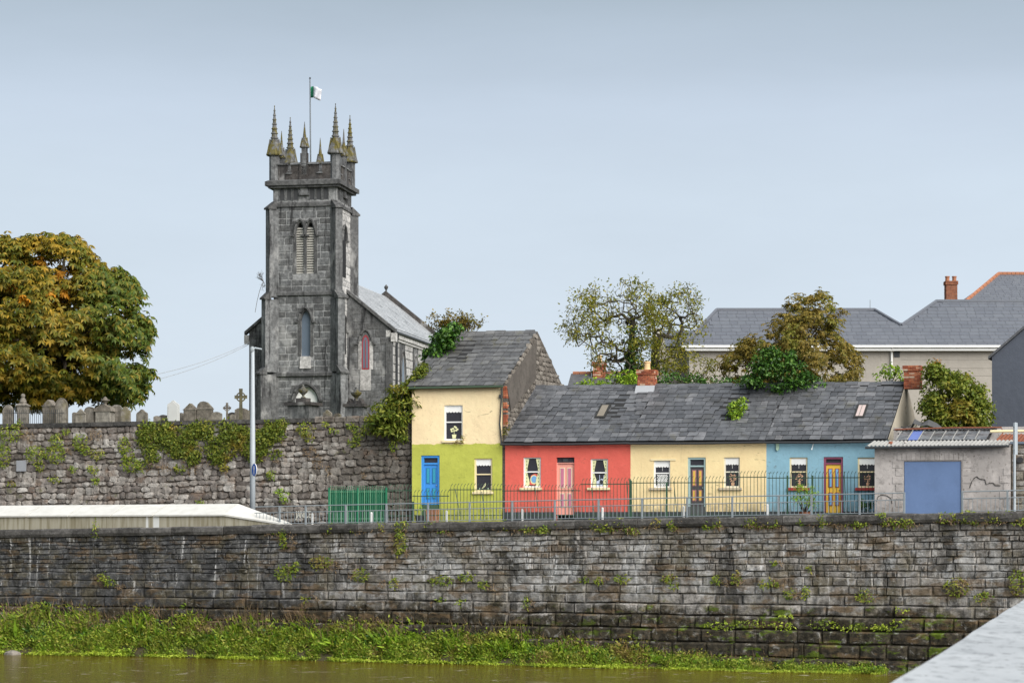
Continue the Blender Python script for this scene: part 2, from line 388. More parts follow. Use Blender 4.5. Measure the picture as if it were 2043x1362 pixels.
def rubble_stone(fr, u, w, hu, hw, v, relief, rnd, n=8):
    mb = MB(fr); ph = rnd.uniform(0, .8); r1 = []; r2 = []
    d0 = relief * rnd.uniform(.5, 1.1); tilt = rnd.uniform(-.4, .4) * relief
    for k in range(n):
        a = ph + 2 * pi * k / n; c, s = cos(a), sin(a)
        q = (abs(c) ** 4.5 + abs(s) ** 4.5) ** (-1 / 4.5) * rnd.uniform(.82, 1.10)
        r1.append(mb.V(u + hu * c * q, v + .06, w + hw * s * q))
        k2 = rnd.uniform(.78, .92)
        r2.append(mb.V(u + hu * c * q * k2, v - d0 * rnd.uniform(.6, 1) + tilt * s, w + hw * s * q * k2))
    m = mb.V(u + rnd.uniform(-.2, .2) * hu, v - d0 * 1.15, w + rnd.uniform(-.2, .2) * hw)
    for k in range(n):
        j = (k + 1) % n; mb.fs.append([r1[k], r1[j], r2[j], r2[k]]); mb.fs.append([r2[k], r2[j], m])
    return mb

def in_view(p, m=25):
    if p.y < 1: return False
    x = CX + F * p.x / p.y; y = HY - F * (p.z - CZ) / p.y
    return -m < x < 2043 + m and -m < y < 1362 + m

def place_pieces(items, thing_, mat, name, cap=300, rest='stone_mass'):
    """items: (visible size, centre, MB). The largest in view become parts, the rest one mass"""
    items.sort(key=lambda q: (-in_view(q[1]), -q[0]))
    for s_, c_, mb in items[:cap]: mb.build(name, mat, thing_)
    if len(items) > cap:
        big = MB()
        for s_, c_, mb in items[cap:]:
            n = len(big.vs); big.vs += mb.vs; big.fs += [[i + n for i in f] for f in mb.fs]
        big.build(rest, mat, thing_, kind='stuff')

# ------------------------------------------------------------------ ground, water
m = Mt('river_water', .12, .5); x, y, z = m.xyz()
n1 = m.noise((.55, 1.5, 1), 4, .6); n2 = m.noise((2.2, 5.0, 1), 4, .6, (3, 4, 0)); fo = m.noise((.9, 1.3, 1), 6, .75, (9, 4, 0), 1.2)
m.col(m.mix(n1, (.055, .040, .009), (.085, .062, .015)))
foam_glint = m.step(fo, .60, .66)  # pale foam patches, also painting bright ripple highlights into the water colour
m.set(m.b.inputs['Base Color'], m.mix(m.math('MULTIPLY', foam_glint, .75), m.mix(n1, (.070, .050, .005), (.10, .072, .009)), (.40, .37, .30)))
m.set(m.b.inputs['Roughness'], m.math('MULTIPLY_ADD', foam_glint, .4, .10)); m.set(m.b.inputs['Specular IOR Level'], .2)
m.bump(m.math('ADD', m.math('MULTIPLY', n1, 1.6), n2), .8, .22); M_water = m.m
m = Mt('asphalt', .9); n = m.noise(30, 3); m.col(m.mix(n, (.04, .04, .042), (.075, .073, .07))).bump(n, .3, .01); M_asphalt = m.m
m = Mt('soil', 1); n = m.noise(3, 6, .7); m.col(m.mix(n, (.035, .03, .015), (.10, .085, .045))).bump(n, .6, .08); M_soil = m.m
m = Mt('turf', 1); n = m.noise(4, 6, .7); m.col(m.mix(n, (.035, .06, .012), (.10, .12, .03))).bump(n, .6, .08); M_turf = m.m

mb = MB(); nx, ny = 60, 40
mb.poly([(-900, -300, 0), (900, -300, 0), (900, 140, 0), (-900, 140, 0)])
prop(mb.build('river', M_water), kind='structure')
mb = MB(QF); mb.poly([(-900, .6, 5.0), (900, .6, 5.0), (900, 4000, 5.0), (-900, 4000, 5.0)])
prop(mb.build('ground', M_soil), kind='structure')
mb = MB(QF); ts = [-60, -30, 0, 30, 60]
for a, b in zip(ts, ts[1:]): mb.poly([(a, .3, zc(a) - .02), (b, .3, zc(b) - .02), (b, 16 + .0 * b, zc(b) + .2), (a, 16, zc(a) + .2)])
prop(mb.build('road', M_asphalt), kind='structure')
# raised churchyard behind its wall
def yard_z(Y): return 9.45 + max(0, min(1, (Y - 106) / 40)) * 1.2
mb = MB()
e0 = HF(HF.u(822) - .05, .8, 0); e1 = HF(HF.u(822) - .3, 20, 0); l0 = YF(-70, .35, 0)
rows = [[l0, YF(-40, .35, 0), YF(-20, .35, 0), YF(-8, .35, 0), e0], ]
bk = [Vector((-130, 146, 0)), Vector((-60, 146, 0)), Vector((-30, 146, 0)), Vector((-12, 146, 0)), Vector((6, 146, 0))]
far = [Vector((v.x * 1.6, 420, 0)) for v in bk]
for a, b in ((rows[0], bk), (bk, far)):
    for i in range(4):
        mb.poly([(q.x, q.y, yard_z(q.y)) for q in (a[i], a[i + 1], b[i + 1], b[i])])
mb.poly([(q.x, q.y, h) for q, h in ((e0, 5), (bk[4], 5), (bk[4], yard_z(146)), (e0, yard_z(e0.y)))])
mb.poly([(q.x, q.y, h) for q, h in ((bk[4], 5), (far[4], 5), (far[4], yard_z(146)), (bk[4], yard_z(146)))])
prop(mb.build('churchyard_lawn', M_turf), kind='structure')

# ------------------------------------------------------------------ quay wall
T0, T1 = -34.0, 30.0
quay = thing('quay_wall', QF(0, 0, 0), 'long weathered grey stone quay wall above the river', 'wall')
rn = random.Random(3)
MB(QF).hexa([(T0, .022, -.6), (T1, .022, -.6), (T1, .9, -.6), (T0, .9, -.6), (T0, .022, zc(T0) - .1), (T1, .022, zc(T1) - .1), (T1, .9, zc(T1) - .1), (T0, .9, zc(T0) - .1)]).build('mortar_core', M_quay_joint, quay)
items = []
def course_row(lo, hi, v, wmin, wmax, relief, depth_box=None):
    t = T0 - rn.uniform(0, wmax)
    while t < T1:
        w = rn.uniform(wmin, wmax)
        if rn.random() < .2: w *= .5
        a, b = t, min(t + w, T1 + .5)
        r = relief * (1.6 if rn.random() < .25 else 1)
        wb = lambda q, z: z + .018 * sin(q * 1.9 + z * 5) + .012 * sin(q * 4.3 + z * 3)
        mbk = stone_block(QF, a, b, wb(a, lo(a)), wb(b, lo(b)), wb(a, hi(a)), wb(b, hi(b)), v + rn.uniform(-.012, .012), r, rn, gap=.004, back=.016)
        if depth_box:                                   # projecting footing stones need a top face
            i = len(mbk.vs); mbk.poly([(a + .01, v + .07, hi(a) - .01), (b - .01, v + .07, hi(b) - .01), (b - .01, v + depth_box, hi(b) - .01), (a + .01, v + depth_box, hi(a) - .01)])
        c = QF((a + b) / 2, v, (lo(a) + hi(a)) / 2)
        items.append(((b - a) * (hi(a) - lo(a)) / c.y ** 2, c, mbk)); t = b
UP0, NC = 3.3, 8
cut = [0]
for k in range(NC): cut.append(cut[-1] + rn.uniform(.75, 1.3))
cut = [c / cut[-1] for c in cut]
for k in range(NC):
    f = lambda t, q=cut[k]: UP0 + q * (zc(t) - .33 - UP0)
    g = lambda t, q=cut[k + 1]: UP0 + q * (zc(t) - .33 - UP0)
    course_row(f, g, .0, .26, .90, .085)
for lo, hi, v, d in ((2.98, 3.3, -.02, 0), (2.66, 2.98, -.02, 0), (2.3, 2.66, -.03, 0), (1.9, 2.3, -.10, .2), (1.42, 1.9, -.22, .3), (.95, 1.42, -.36, .3), (.45, .95, -.52, .3), (-.2, .45, -.70, .4)):
    course_row(lambda t, q=lo: q, lambda t, q=hi: q, v, .7 if lo < 2.5 else .5, 1.6 if lo < 2.5 else 1.25, .07 if lo > 2 else .10, d)
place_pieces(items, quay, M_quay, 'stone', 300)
t = T0
while t < T1:
    w = rn.uniform(.9, 1.7); a, b = t + .01, t + w - .01; j = rn.uniform(-.03, .03); jv = rn.uniform(-.05, .02)
    mb = MB(QF); sec = [(-.10 + jv, -.33), (-.14 + jv, -.22), (-.13 + jv, -.06), (-.06 + jv, j * .5), (.62, 0 + j * .5), (.62, -.33)]
    A = [mb.V(a, v, zc(a) + q) for v, q in sec]; C_ = [mb.V((a + b) / 2, v - rn.uniform(0, .05) * (i < 4), zc((a + b) / 2) + q + rn.uniform(-.015, .015)) for i, (v, q) in enumerate(sec)]; B_ = [mb.V(b, v, zc(b) + q) for v, q in sec]
    for X1, X2 in ((A, C_), (C_, B_)):
        for i in range(6): k = (i + 1) % 6; mb.fs.append([X1[i], X1[k], X2[k], X2[i]])
    mb.fs.append(A[::-1]); mb.fs.append(B_)
    mb.build('coping_stone', M_qcop, quay); t += w

# ------------------------------------------------------------------ pale concrete flood wall on the left of the quay
m = Mt('flood_wall_concrete', .8, .25); x, y, z = m.xyz()
n1 = m.noise((1.1, 1.1, .25), 5, .6); n2 = m.noise((7, 7, .4), 5, .65); n3 = m.noise(6, 5, .6); dr = m.noise((1.1, 1.1, .05), 3, .5, (4, 8, 0))
c = m.mix(m.step(n2, .4, .7), (.40, .37, .29), (.23, .20, .13)); c = m.mix(m.math('MULTIPLY', m.step(n1, .5, .7), .6), c, (.16, .13, .06))
c = m.mix(m.step(dr, .60, .615), c, (.66, .66, .63)); m.col(c).bump(n3, .2, .01); M_fwall = m.m
m = Mt('flood_wall_cap', .6, .3); n3 = m.noise(2.5, 6, .6); m.col(m.mix(m.step(n3, .35, .75), (.60, .59, .555), (.52, .505, .465))).bump(m.noise(20, 3), .1, .01); M_fcap = m.m
fw = thing('flood_wall', QF(-15, .2, zc(-15)), 'cream concrete flood wall with sloping cap slabs on the quay', 'wall')
te, tf_ = QF.u(445, 0), QF.u(566, .3)
zt = lambda v, t: ZP(1007, QF.Y(-14)) if t < te + .01 else 0
ZF, ZR = 5.60, 6.07
mb = MB(QF); mb.hexa([(T0, .15, zc(T0) - .02), (te, .15, zc(te) - .02), (te, 1.25, zc(te) - .02), (T0, 1.25, zc(T0) - .02), (T0, .15, ZF), (te, .15, ZF), (te, 1.25, ZR - .08), (T0, 1.25, ZR - .08)]); mb.build('wall_body', M_fwall, fw)
mb = MB(QF); zb_ = zc(te) - .02; ze = zc(tf_) + .02
mb.poly([(te, .15, zb_), (tf_, .30, ze), (te, .15, ZF)]); mb.poly([(te, 1.25, zb_), (te, 1.25, ZR - .08), (tf_, .9, ze)]); mb.build('wall_end', M_fwall, fw)
joints = [T0] + [QF.u(p, .1) for p in (-120, -30, 53, 137, 221, 305)] + [te]
def capseg(mb, a, b, f0=ZF, r0=ZR, f1=ZF, r1=ZR, vb=(.08, 1.15, 1.3), vb1=None):
    vb1 = vb1 or vb
    s0 = [(a, vb[0], f0 - .03), (a, vb[0], f0 + .03), (a, vb[1], r0), (a, vb[2], r0 - .04), (a, vb[2], r0 - .16)]
    s1 = [(b, vb1[0], f1 - .03), (b, vb1[0], f1 + .03), (b, vb1[1], r1), (b, vb1[2], r1 - .04), (b, vb1[2], r1 - .16)]
    i = [mb.V(*q) for q in s0]; j = [mb.V(*q) for q in s1]
    for k in range(5): l = (k + 1) % 5; mb.fs.append([i[l], i[k], j[k], j[l]])
    mb.fs.append(i); mb.fs.append(j[::-1])
for a, b in zip(joints, joints[1:]):
    mb = MB(QF); capseg(mb, a + .03, b - .03); mb.build('cap_slab', M_fcap, fw)
mb = MB(QF); capseg(mb, te - .01, tf_, ZF, ZR, ze, ze + .06, (.08, 1.15, 1.3), (.28, .85, .95)); mb.build('cap_slab', M_fcap, fw)

# ------------------------------------------------------------------ galvanised railing along the quay
M_galv = paint('galvanised_steel', (.25, .28, .30), .45, .25, .5); M_marker = paint('marker_white', (.78, .78, .76), .5)
def railing(p0, p1, label, posts):
    a, b = QF.u(p0, .35), QF.u(p1, .35); th = thing('railing', QF((a + b) / 2, .35, zc((a + b) / 2)), label, 'railing', 'quay railings')
    for nm, h, r in (('top_rail', .73, .020), ('middle_rail', .49, .016), ('bottom_rail', .05, .014)):
        MB(QF).tube([(a, .35, zc(a) + h), (b, .35, zc(b) + h)], r, 6).build(nm, M_galv, th)
    ps = [QF.u(p, .35) for p in posts]
    for q in ps: MB(QF).box(q - .028, q + .028, .31, .39, zc(q) - .05, zc(q) + .74).build('post', M_galv, th)
    n = int((b - a) / .158)
    for k in range(n):
        q = a + (k + .5) * (b - a) / n
        if min([abs(q - s) for s in ps] + [9]) < .06: continue
        MB(QF).box(q - .008, q + .008, .342, .358, zc(q) + .05, zc(q) + .49).build('bar', M_galv, th)
railing(508, 1806, 'long grey galvanised railing on the quay in front of the coloured houses', [558, 610, 690, 771, 854, 937, 1022, 1107, 1194, 1281, 1371, 1461, 1553, 1619, 1715, 1804])
railing(1918, 2120, 'short grey galvanised railing on the quay right of the blue shutter', [1920, 2010, 2105])
for p, w_ in ((623, 'nearest the green gates, left of them'), (741, 'in front of the green gates'), (891, 'beside the blue front door'), (1042, 'below the red house left window'), (1202, 'below the red house right window'), (1364, 'beside the dark panelled door'), (1531, 'where cream and blue houses meet')):
    q = QF.u(p, .5)
    mb = MB(QF); mb.lathe(q, .5, [(.045, zc(q) - .03), (.045, zc(q) + .40), (.03, zc(q) + .44)], 8)
    o = mb.build('marker_post', M_marker, org=QF(q, .5, zc(q))); prop(o, 'short white marker post behind the railing ' + w_, 'post', 'white marker posts')

# ------------------------------------------------------------------ churchyard retaining wall
yw = thing('churchyard_wall', YF(-9, 0, 5.3), 'tall rubble stone churchyard retaining wall left of the houses', 'wall')
rn = random.Random(8)
YU0, YU1 = -30.0, .02
ytop = lambda u: ZP(836, 107.5) if u < -4.2 else 9.72 + .02 * u
MB(YF).hexa([(YU0, .06, 4.9), (YU1, .06, 4.9), (YU1, .7, 4.9), (YU0, .7, 4.9), (YU0, .06, 9.6), (YU1, .06, 9.6), (YU1, .7, 9.6), (YU0, .7, 9.6)]).build('mortar_core', M_rubble_joint, yw)
items = []; w = 5.2; row = 0
while w < 9.62:
    big = 1.0
    h = rn.uniform(.17, .30); u = YU0 + rn.uniform(-.4, 0)
    while u < YU1:
        right = u > -5.0
        ww = rn.uniform(.22, .62) if not right else rn.uniform(.3, .6)
        if u + ww > YU1: ww = YU1 - u + .02
        hh = h * rn.uniform(.72, 1.25) * .5
        wob = .05 * sin(u * 1.3 + row)
        if w + h / 2 + hh + wob < 9.72:
            mbk = rubble_stone(YF, u + ww / 2, w + h / 2 + wob, ww * .545, hh * 1.16, 0, .05, rn)
            c = YF(u + ww / 2, 0, w)
            items.append((ww * h / c.y ** 2 * (0 if w < 5.6 else 1), c, mbk))
        u += ww
    w += h; row += 1
place_pieces(items, yw, M_rubble, 'stone', 300)
u = YU0
M_ycop = stone('yard_coping', [(0, (.07, .068, .065)), (1, (.15, .14, .13))], 'plain', .4)
while u < -4.6:
    ww = rn.uniform(1.0, 1.9); b = min(u + ww, -4.6)
    MB(YF).box(u + .01, b - .01, -.09, .75, 9.62 + rn.uniform(-.01, .01), 9.80 + rn.uniform(-.015, .015)).build('coping_stone', M_ycop, yw); u = b
u = -4.58
while u < -.1:
    ww = rn.uniform(.35, .7); b = min(u + ww, -.1); zt_ = rn.uniform(9.78, 9.9)
    stone_block(YF, u, b, 9.58, 9.58, zt_, zt_, -.02, .07, rn).poly([(u, .04, zt_ - .01), (b, .04, zt_ - .01), (b, .7, zt_ - .03), (u, .7, zt_ - .03)]).build('coping_stone', M_rubble, yw); u = b
M_plaque = paint('grey_plaque', (.33, .34, .36), .5)
pu, pz = YF.uz(45, 929); o = MB(YF).box(pu - .24, pu + .24, -.13, -.07, pz - .24, pz + .24).build('plaque', M_plaque, org=YF(pu, 0, pz)); prop(o, 'small square grey plaque fixed on the rubble churchyard wall', 'plaque')
# painted name low on the wall
fc = bpy.data.curves.new('wall_writing', 'FONT'); fc.body = 'JANICE'; fc.size = .40; fc.extrude = .004; fc.offset = .012
pu, pz = YF.uz(592, 1032)
tmp = bpy.data.objects.new('tmp', fc); COL.objects.link(tmp); bpy.context.view_layer.update()
me = bpy.data.meshes.new_from_object(tmp.evaluated_get(bpy.context.evaluated_depsgraph_get())); bpy.data.objects.remove(tmp); me.materials.clear()
o = bpy.data.objects.new('wall_writing', me); COL.objects.link(o); o.location = YF(pu, -.085, pz); o.rotation_euler = (radians(90), 0, radians(-20)); o.scale = (.55, 1, 1)
me.materials.append(paint('writing_white', (.62, .60, .52))); prop(o, 'faded white hand painted name low on the churchyard wall', 'writing')

# ------------------------------------------------------------------ near wall, bottom right
NF_O = Vector((-.411, 0, 0)); NF = Fr(NF_O, 0); an = math.atan2(1.666, 6.655)
NF.A = Vector((cos(an), -sin(an), 0)); NF.B = Vector((sin(an), cos(an), 0))
m = Mt('pale_limestone', .7, .3); n1 = m.noise((26, 9, 20), 5, .65); n2 = m.noise((3, 1.2, 3), 5, .6); n3 = m.noise((34, 12, 26), 4, .6, (5, 1, 1)); n4 = m.noise((11, 3.5, 9), 4, .6, (2, 2, 2))
c = m.mix(m.step(n2, .3, .7), (.37, .385, .40), (.44, .455, .47)); c = m.mix(m.math('MULTIPLY', m.step(n1, .54, .64), .7), c, (.17, .18, .19)); c = m.mix(m.math('MULTIPLY', m.step(n4, .54, .66), .55), c, (.22, .23, .24)); c = m.mix(m.math('MULTIPLY', m.step(n3, .62, .68), .85), c, (.09, .09, .09))
m.col(c).bump(m.math('ADD', n1, n4), .35, .006); M_lime = m.m
zt_ = CZ - .25
nw = thing('near_wall', NF(.3, 6, 0), 'pale limestone parapet close to the viewer at bottom right', 'wall')
MB(NF).box(.06, .56, -6, 34, -.5, zt_ - .16).build('wall_body', M_lime, nw)
js = [-6, -1.6, 4.99, 11.6, 17.5, 23, 28.5, 34]
for a, b in zip(js, js[1:]):
    mb = MB(NF); c = .018; n = 14; rr = random.Random(int(a * 7)); prev = None
    for k in range(n + 1):
        v = a + .006 + (b - a - .012) * k / n; e = rr.uniform(-.004, .004); e2 = rr.uniform(-.004, .004)
        ring = [mb.V(0 + e, v, zt_ - .16), mb.V(0 + e, v, zt_ - c + e2), mb.V(c + e, v, zt_), mb.V(.60, v, zt_), mb.V(.62, v, zt_ - c), mb.V(.62, v, zt_ - .16)]
        if prev:
            for i in range(6): l = (i + 1) % 6; mb.fs.append([prev[i], prev[l], ring[l], ring[i]])
        else: mb.fs.append(ring[::-1])
        prev = ring
    mb.fs.append(prev); mb.build('coping_slab', M_lime, nw)
MB(NF).poly([(.5, -40, 3.3), (60, -40, 3.3), (60, 34, 3.3), (.5, 34, 3.3)]); mb = MB(NF).poly([(.5, -40, 3.3), (60, -40, 3.3), (60, 34, 3.3), (.5, 34, 3.3)])
prop(mb.build('near_pavement', M_asphalt), kind='structure')
# ------------------------------------------------------------------ building helpers
def wall_holes(mb, u0, u1, w0, w1, holes, depth, v=0.0):
    """flat wall face with rectangular openings and their reveals; holes: (u0,u1,w0,w1)"""
    us = sorted({u0, u1} | {q for h in holes for q in h[:2]}); ws = sorted({w0, w1} | {q for h in holes for q in h[2:]})
    us = [q for q in us if u0 <= q <= u1]; ws = [q for q in ws if w0 <= q <= w1]
    for a, b in zip(us, us[1:]):
        for c, d in zip(ws, ws[1:]):
            mu, mw = (a + b) / 2, (c + d) / 2
            if any(h[0] < mu < h[1] and h[2] < mw < h[3] for h in holes): continue
            mb.poly([(a, v, c), (b, v, c), (b, v, d), (a, v, d)])
    for a, b, c, d in holes:
        c2, d2 = max(c, w0), min(d, w1)
        mb.poly([(a, v, c2), (a, v, d2), (a, v + depth, d2), (a, v + depth, c2)]); mb.poly([(b, v, d2), (b, v, c2), (b, v + depth, c2), (b, v + depth, d2)])
        if d <= w1: mb.poly([(a, v, d), (b, v, d), (b, v + depth, d), (a, v + depth, d)])
        if c >= w0: mb.poly([(b, v, c), (a, v, c), (a, v + depth, c), (b, v + depth, c)])
    return mb

def slates(parent, fr, u0, u1, v0, z0, v1, z1, mat, w=.5, rows=10, rnd=None, skip=None, wav=.0):
    rnd = rnd or RND; S = fr.B * (v1 - v0) + Vector((0, 0, z1 - z0)); L = S.length; Sn = S / L
    Nn = fr.A.cross(Sn).normalized()
    if Nn.z < 0: Nn = -Nn
    base = fr(0, v0, z0); h = L / rows; org = ORG[parent]
    for r in range(rows):
        u = u0 - (w * .5 if r % 2 else 0) - rnd.uniform(0, .1)
        while u < u1 - .02:
            ww = w * rnd.uniform(.72, 1.22); a, b = max(u, u0), min(u + ww, u1); u += ww
            if b - a < .08: continue
            s0 = r * h - .03 + rnd.uniform(-.012, .012) - (.05 if rnd.random() < .04 else 0); s1 = min(s0 + h * 1.35, L)
            if skip and skip((a + b) / 2, s0 / L): continue
            lift = .032 + rnd.uniform(0, .014); sk = rnd.uniform(-.012, .012)
            mb = MB(); t = .014
            sg = wav * (sin(a * 1.1 + 1) + .6 * sin(a * 2.7)) * sin(pi * min(1, max(0, s0 / L)))
            def q(uu, ss, nn): p = base + fr.A * uu + Sn * ss + Nn * (nn + sg); return (p.x, p.y, p.z)
            mb.hexa([q(a + .009, s0 + sk, lift - t), q(b - .009, s0 - sk, lift - t), q(b - .009, s1, .0), q(a + .009, s1, .0), q(a + .009, s0 + sk, lift), q(b - .009, s0 - sk, lift), q(b - .009, s1, .012), q(a + .009, s1, .012)])
            mb.build('slate', mat, parent)

def chimney(parent, fr, uc, vc, hw, hd, z0, z1, mat, pots=1, part='chimney', rnd=None, flare=True, potmat=None):
    """brick stack with separate bricks in real courses"""
    rnd = rnd or random.Random(int(uc * 10) + 5)
    st = MB(fr).box(uc - hw + .012, uc + hw - .012, vc - hd + .012, vc + hd - .012, z0, z1).build(part, M_mortar, parent)
    mb = MB(fr); h = .075; w = z0; r = 0
    while w < z1 - .01:
        top = flare and w > z1 - .24
        e = .045 if top else 0
        for side in range(4):
            ln = (hw if side % 2 == 0 else hd) + e; q = -ln - (.11 if r % 2 else 0)
            while q < ln:
                a, b = max(q, -ln), min(q + .22, ln); q += .22
                if b - a < .03: continue
                j = rnd.uniform(-.006, .006); a += .005; b -= .005
                if side == 0: mb.box(uc + a, uc + b, vc - hd - e + j, vc - hd + .06, w + .005, w + h - .005)
                elif side == 1: mb.box(uc + hw - .06, uc + hw + e + j, vc + a, vc + b, w + .005, w + h - .005)
                elif side == 2: mb.box(uc + a, uc + b, vc + hd - .06, vc + hd + e + j, w + .005, w + h - .005)
                else: mb.box(uc - hw - e + j, uc - hw + .06, vc + a, vc + b, w + .005, w + h - .005)
        w += h; r += 1
    mb.build('brickwork', mat, st, kind='stuff')
    for k in range(pots):
        x = uc + (k - (pots - 1) / 2) * .42
        MB(fr).lathe(x, vc, [(.15, z1 - .02), (.13, z1 + .1), (.125, z1 + .28), (.15, z1 + .3), (.15, z1 + .36), (.11, z1 + .36), (.10, z1 + .1)], 10).build('chimney_pot', potmat or M_pot, st)
    return st

def scallop(fr, u0, u1, w0, w1, v, n=5, th=.006):
    pts = [(u0, w1), (u0, w0)]; k = (u1 - u0) / n
    for i in range(n):
        for a in (0.0, .2, .4, .6, .8, 1.0): pts.append((u0 + (i + a) * k, w0 - .04 * sin(pi * a)))
    pts.append((u1, w1)); pts = [p for i, p in enumerate(pts) if i == 0 or p != pts[i - 1]]
    return MB(fr).prism(pts, v, v + th)
def blob(mb, u, w, ru, rw, v, n=9, th=.005): mb.prism([(u + ru * cos(2 * pi * k / n), w + rw * sin(2 * pi * k / n)) for k in range(n)], v, v + th); return mb

def window(house, fr, r, fm, style, sill=None, sillm=None, lintel=None, fw=.06):
    u0, u1, w0, w1 = r; v = .10; wid, hei = u1 - u0, w1 - w0
    win = MB(fr).box(u0, u1, v, v + .04, w0, w1).build('window', M_pane, house)
    mid = w0 + hei * .52
    f = MB(fr); f.box(u0, u0 + fw, v - .05, v - .001, w0, w1).box(u1 - fw, u1, v - .05, v - .001, w0, w1).box(u0 + fw, u1 - fw, v - .05, v - .001, w0, w0 + fw).box(u0 + fw, u1 - fw, v - .05, v - .001, w1 - fw * .7, w1).box(u0 + fw, u1 - fw, v - .045, v - .001, mid - .025, mid + .025)
    f.build('frame', fm, win)
    a, b = u0 + fw, u1 - fw; c = (a + b) / 2; mv = v - .012
    if 'blind' in style: scallop(fr, a, b, w1 - .27, w1 - fw * .7, v - .03).build('blind', M_white, win)
    if 'pull' in style: MB(fr).box(c - .006, c + .006, v - .02, v - .012, w1 - .45, w1 - .3).build('blind_cord', M_white, win)
    if 'curtain' in style:
        for s in (-1, 1):
            e = a if s < 0 else b; pts = [(e, w0 + fw), (e, w1 - fw)]
            for k in range(9):
                q = k / 8; pts.append((e - s * wid * (.22 - .10 * sin(pi * min(1, q * 1.3)) + .02 * sin(9 * q)), w1 - fw - (hei - 2 * fw) * q))
            MB(fr).prism(pts if s < 0 else pts[::-1], v - .03, v - .02).build('curtain', M_curtain, win)
            mb = MB(fr)
            for k in range(7):
                q = (k + .6) / 7.5; mb.box(e - s * wid * .09 - .012, e - s * wid * .09 + .012, v - .034, v - .03, w1 - fw - (hei - .2) * q - .05, w1 - fw - (hei - .2) * q + .02)
            mb.build('curtain_pattern', M_leafgreen, win)
    if 'flowers' in style:
        mb = MB(fr); mb.prism([(c - .07, w0 + .09), (c + .07, w0 + .09), (c + .095, w0 + .25), (c - .095, w0 + .25)], mv, mv + .006)
        for x, y in ((-.10, .38), (.0, .40), (.09, .42), (-.05, .49), (.08, .53), (.14, .46), (.03, .57), (-.12, .46)): blob(mb, c + x, w0 + y, .045, .042, mv)
        mb.box(c - .008, c + .008, mv, mv + .004, w0 + .25, w0 + .5); mb.build('painted_flowers', M_curtain, win)
    if 'bird' in style:
        mb = MB(fr); mb.prism([(c - .10, w0 + .12), (c - .04, w0 + .19), (c + .02, w0 + .31), (c + .07, w0 + .36), (c + .09, w0 + .31), (c + .05, w0 + .22), (c - .03, w0 + .14)], mv, mv + .005)
        mb.build('painted_bird', M_curtain, win)
        mb = MB(fr)
        for x in (-.18, .18): mb.box(c + x - .02, c + x + .02, mv, mv + .005, w0 + .07, w0 + .15)
        mb.build('painted_cups', M_palegreen, win)
    if 'globe' in style:
        MB(fr).prism([(c - .14, w0 + .12), (c + .06, w0 + .10), (c + .21, w0 + .2), (c + .21, w0 + .55), (c + .08, w0 + .58), (c - .08, w0 + .5)], mv + .004, mv + .008).build('painted_bowl', M_red, win)
        blob(MB(fr), c + .05, w0 + .33, .155, .19, mv, 14).build('painted_rim', M_curtain, win); blob(MB(fr), c + .06, w0 + .34, .12, .145, mv - .006, 14).build('painted_disc', M_paintblue, win)
    if 'pot' in style:
        mb = MB(fr); blob(mb, c - .10, w0 + .17, .13, .11, mv, 12); blob(mb, c + .06, w0 + .22, .13, .15, mv - .006, 12); mb.prism([(c - .02, w0 + .36), (c + .0, w0 + .36), (c - .0, w0 + .52), (c - .02, w0 + .52)], mv, mv + .004).prism([(c + .14, w0 + .34), (c + .16, w0 + .34), (c + .18, w0 + .52), (c + .16, w0 + .52)], mv, mv + .004); mb.build('painted_teapot', M_palelilac, win)
        blob(MB(fr), c + .07, w0 + .23, .07, .09, mv - .012, 10).build('painted_spot', M_pane, win)
    if 'lace' in style:
        mb = MB(fr); rows = 9
        for j in range(rows):
            for i in range(6):
                x = a + .09 + (i + .5 * (j % 2)) * (b - a - .12) / 6.2 - .02 * (rows - j) / rows
                y = w0 + .1 + j * (mid - w0 - .13) / rows
                mb.prism([(x - .045, y), (x, y - .025), (x + .045, y), (x, y + .03)], mv, mv + .005)
        mb.build('painted_lace', M_white, win)
    if 'tree' in style:
        mb = MB(fr); rr = random.Random(int(u0 * 9))
        for k in range(26):
            q, t = rr.random() ** .5 * .16, rr.uniform(0, 2 * pi); blob(mb, c + .02 + q * cos(t) * .95, w0 + .40 + q * sin(t) * 1.1, .026, .024, mv, 6)
        mb.box(c + .0, c + .04, mv, mv + .005, w0 + .18, w0 + .30).prism([(c - .03, w0 + .08), (c + .07, w0 + .08), (c + .085, w0 + .2), (c - .045, w0 + .2)], mv, mv + .006)
        mb.build('painted_topiary', M_peach, win)
    if sill:
        s0, s1, h = sill; MB(fr).box(u0 - s0, u1 + s1, -.09, v - .002, w0 - h, w0 - .004).build('sill', sillm, win)
    if lintel: MB(fr).box(u0 - .12, u1 + .24, -.03, -.003, w1 - .03, w1 + .05).build('lintel', lintel, win)
    return win

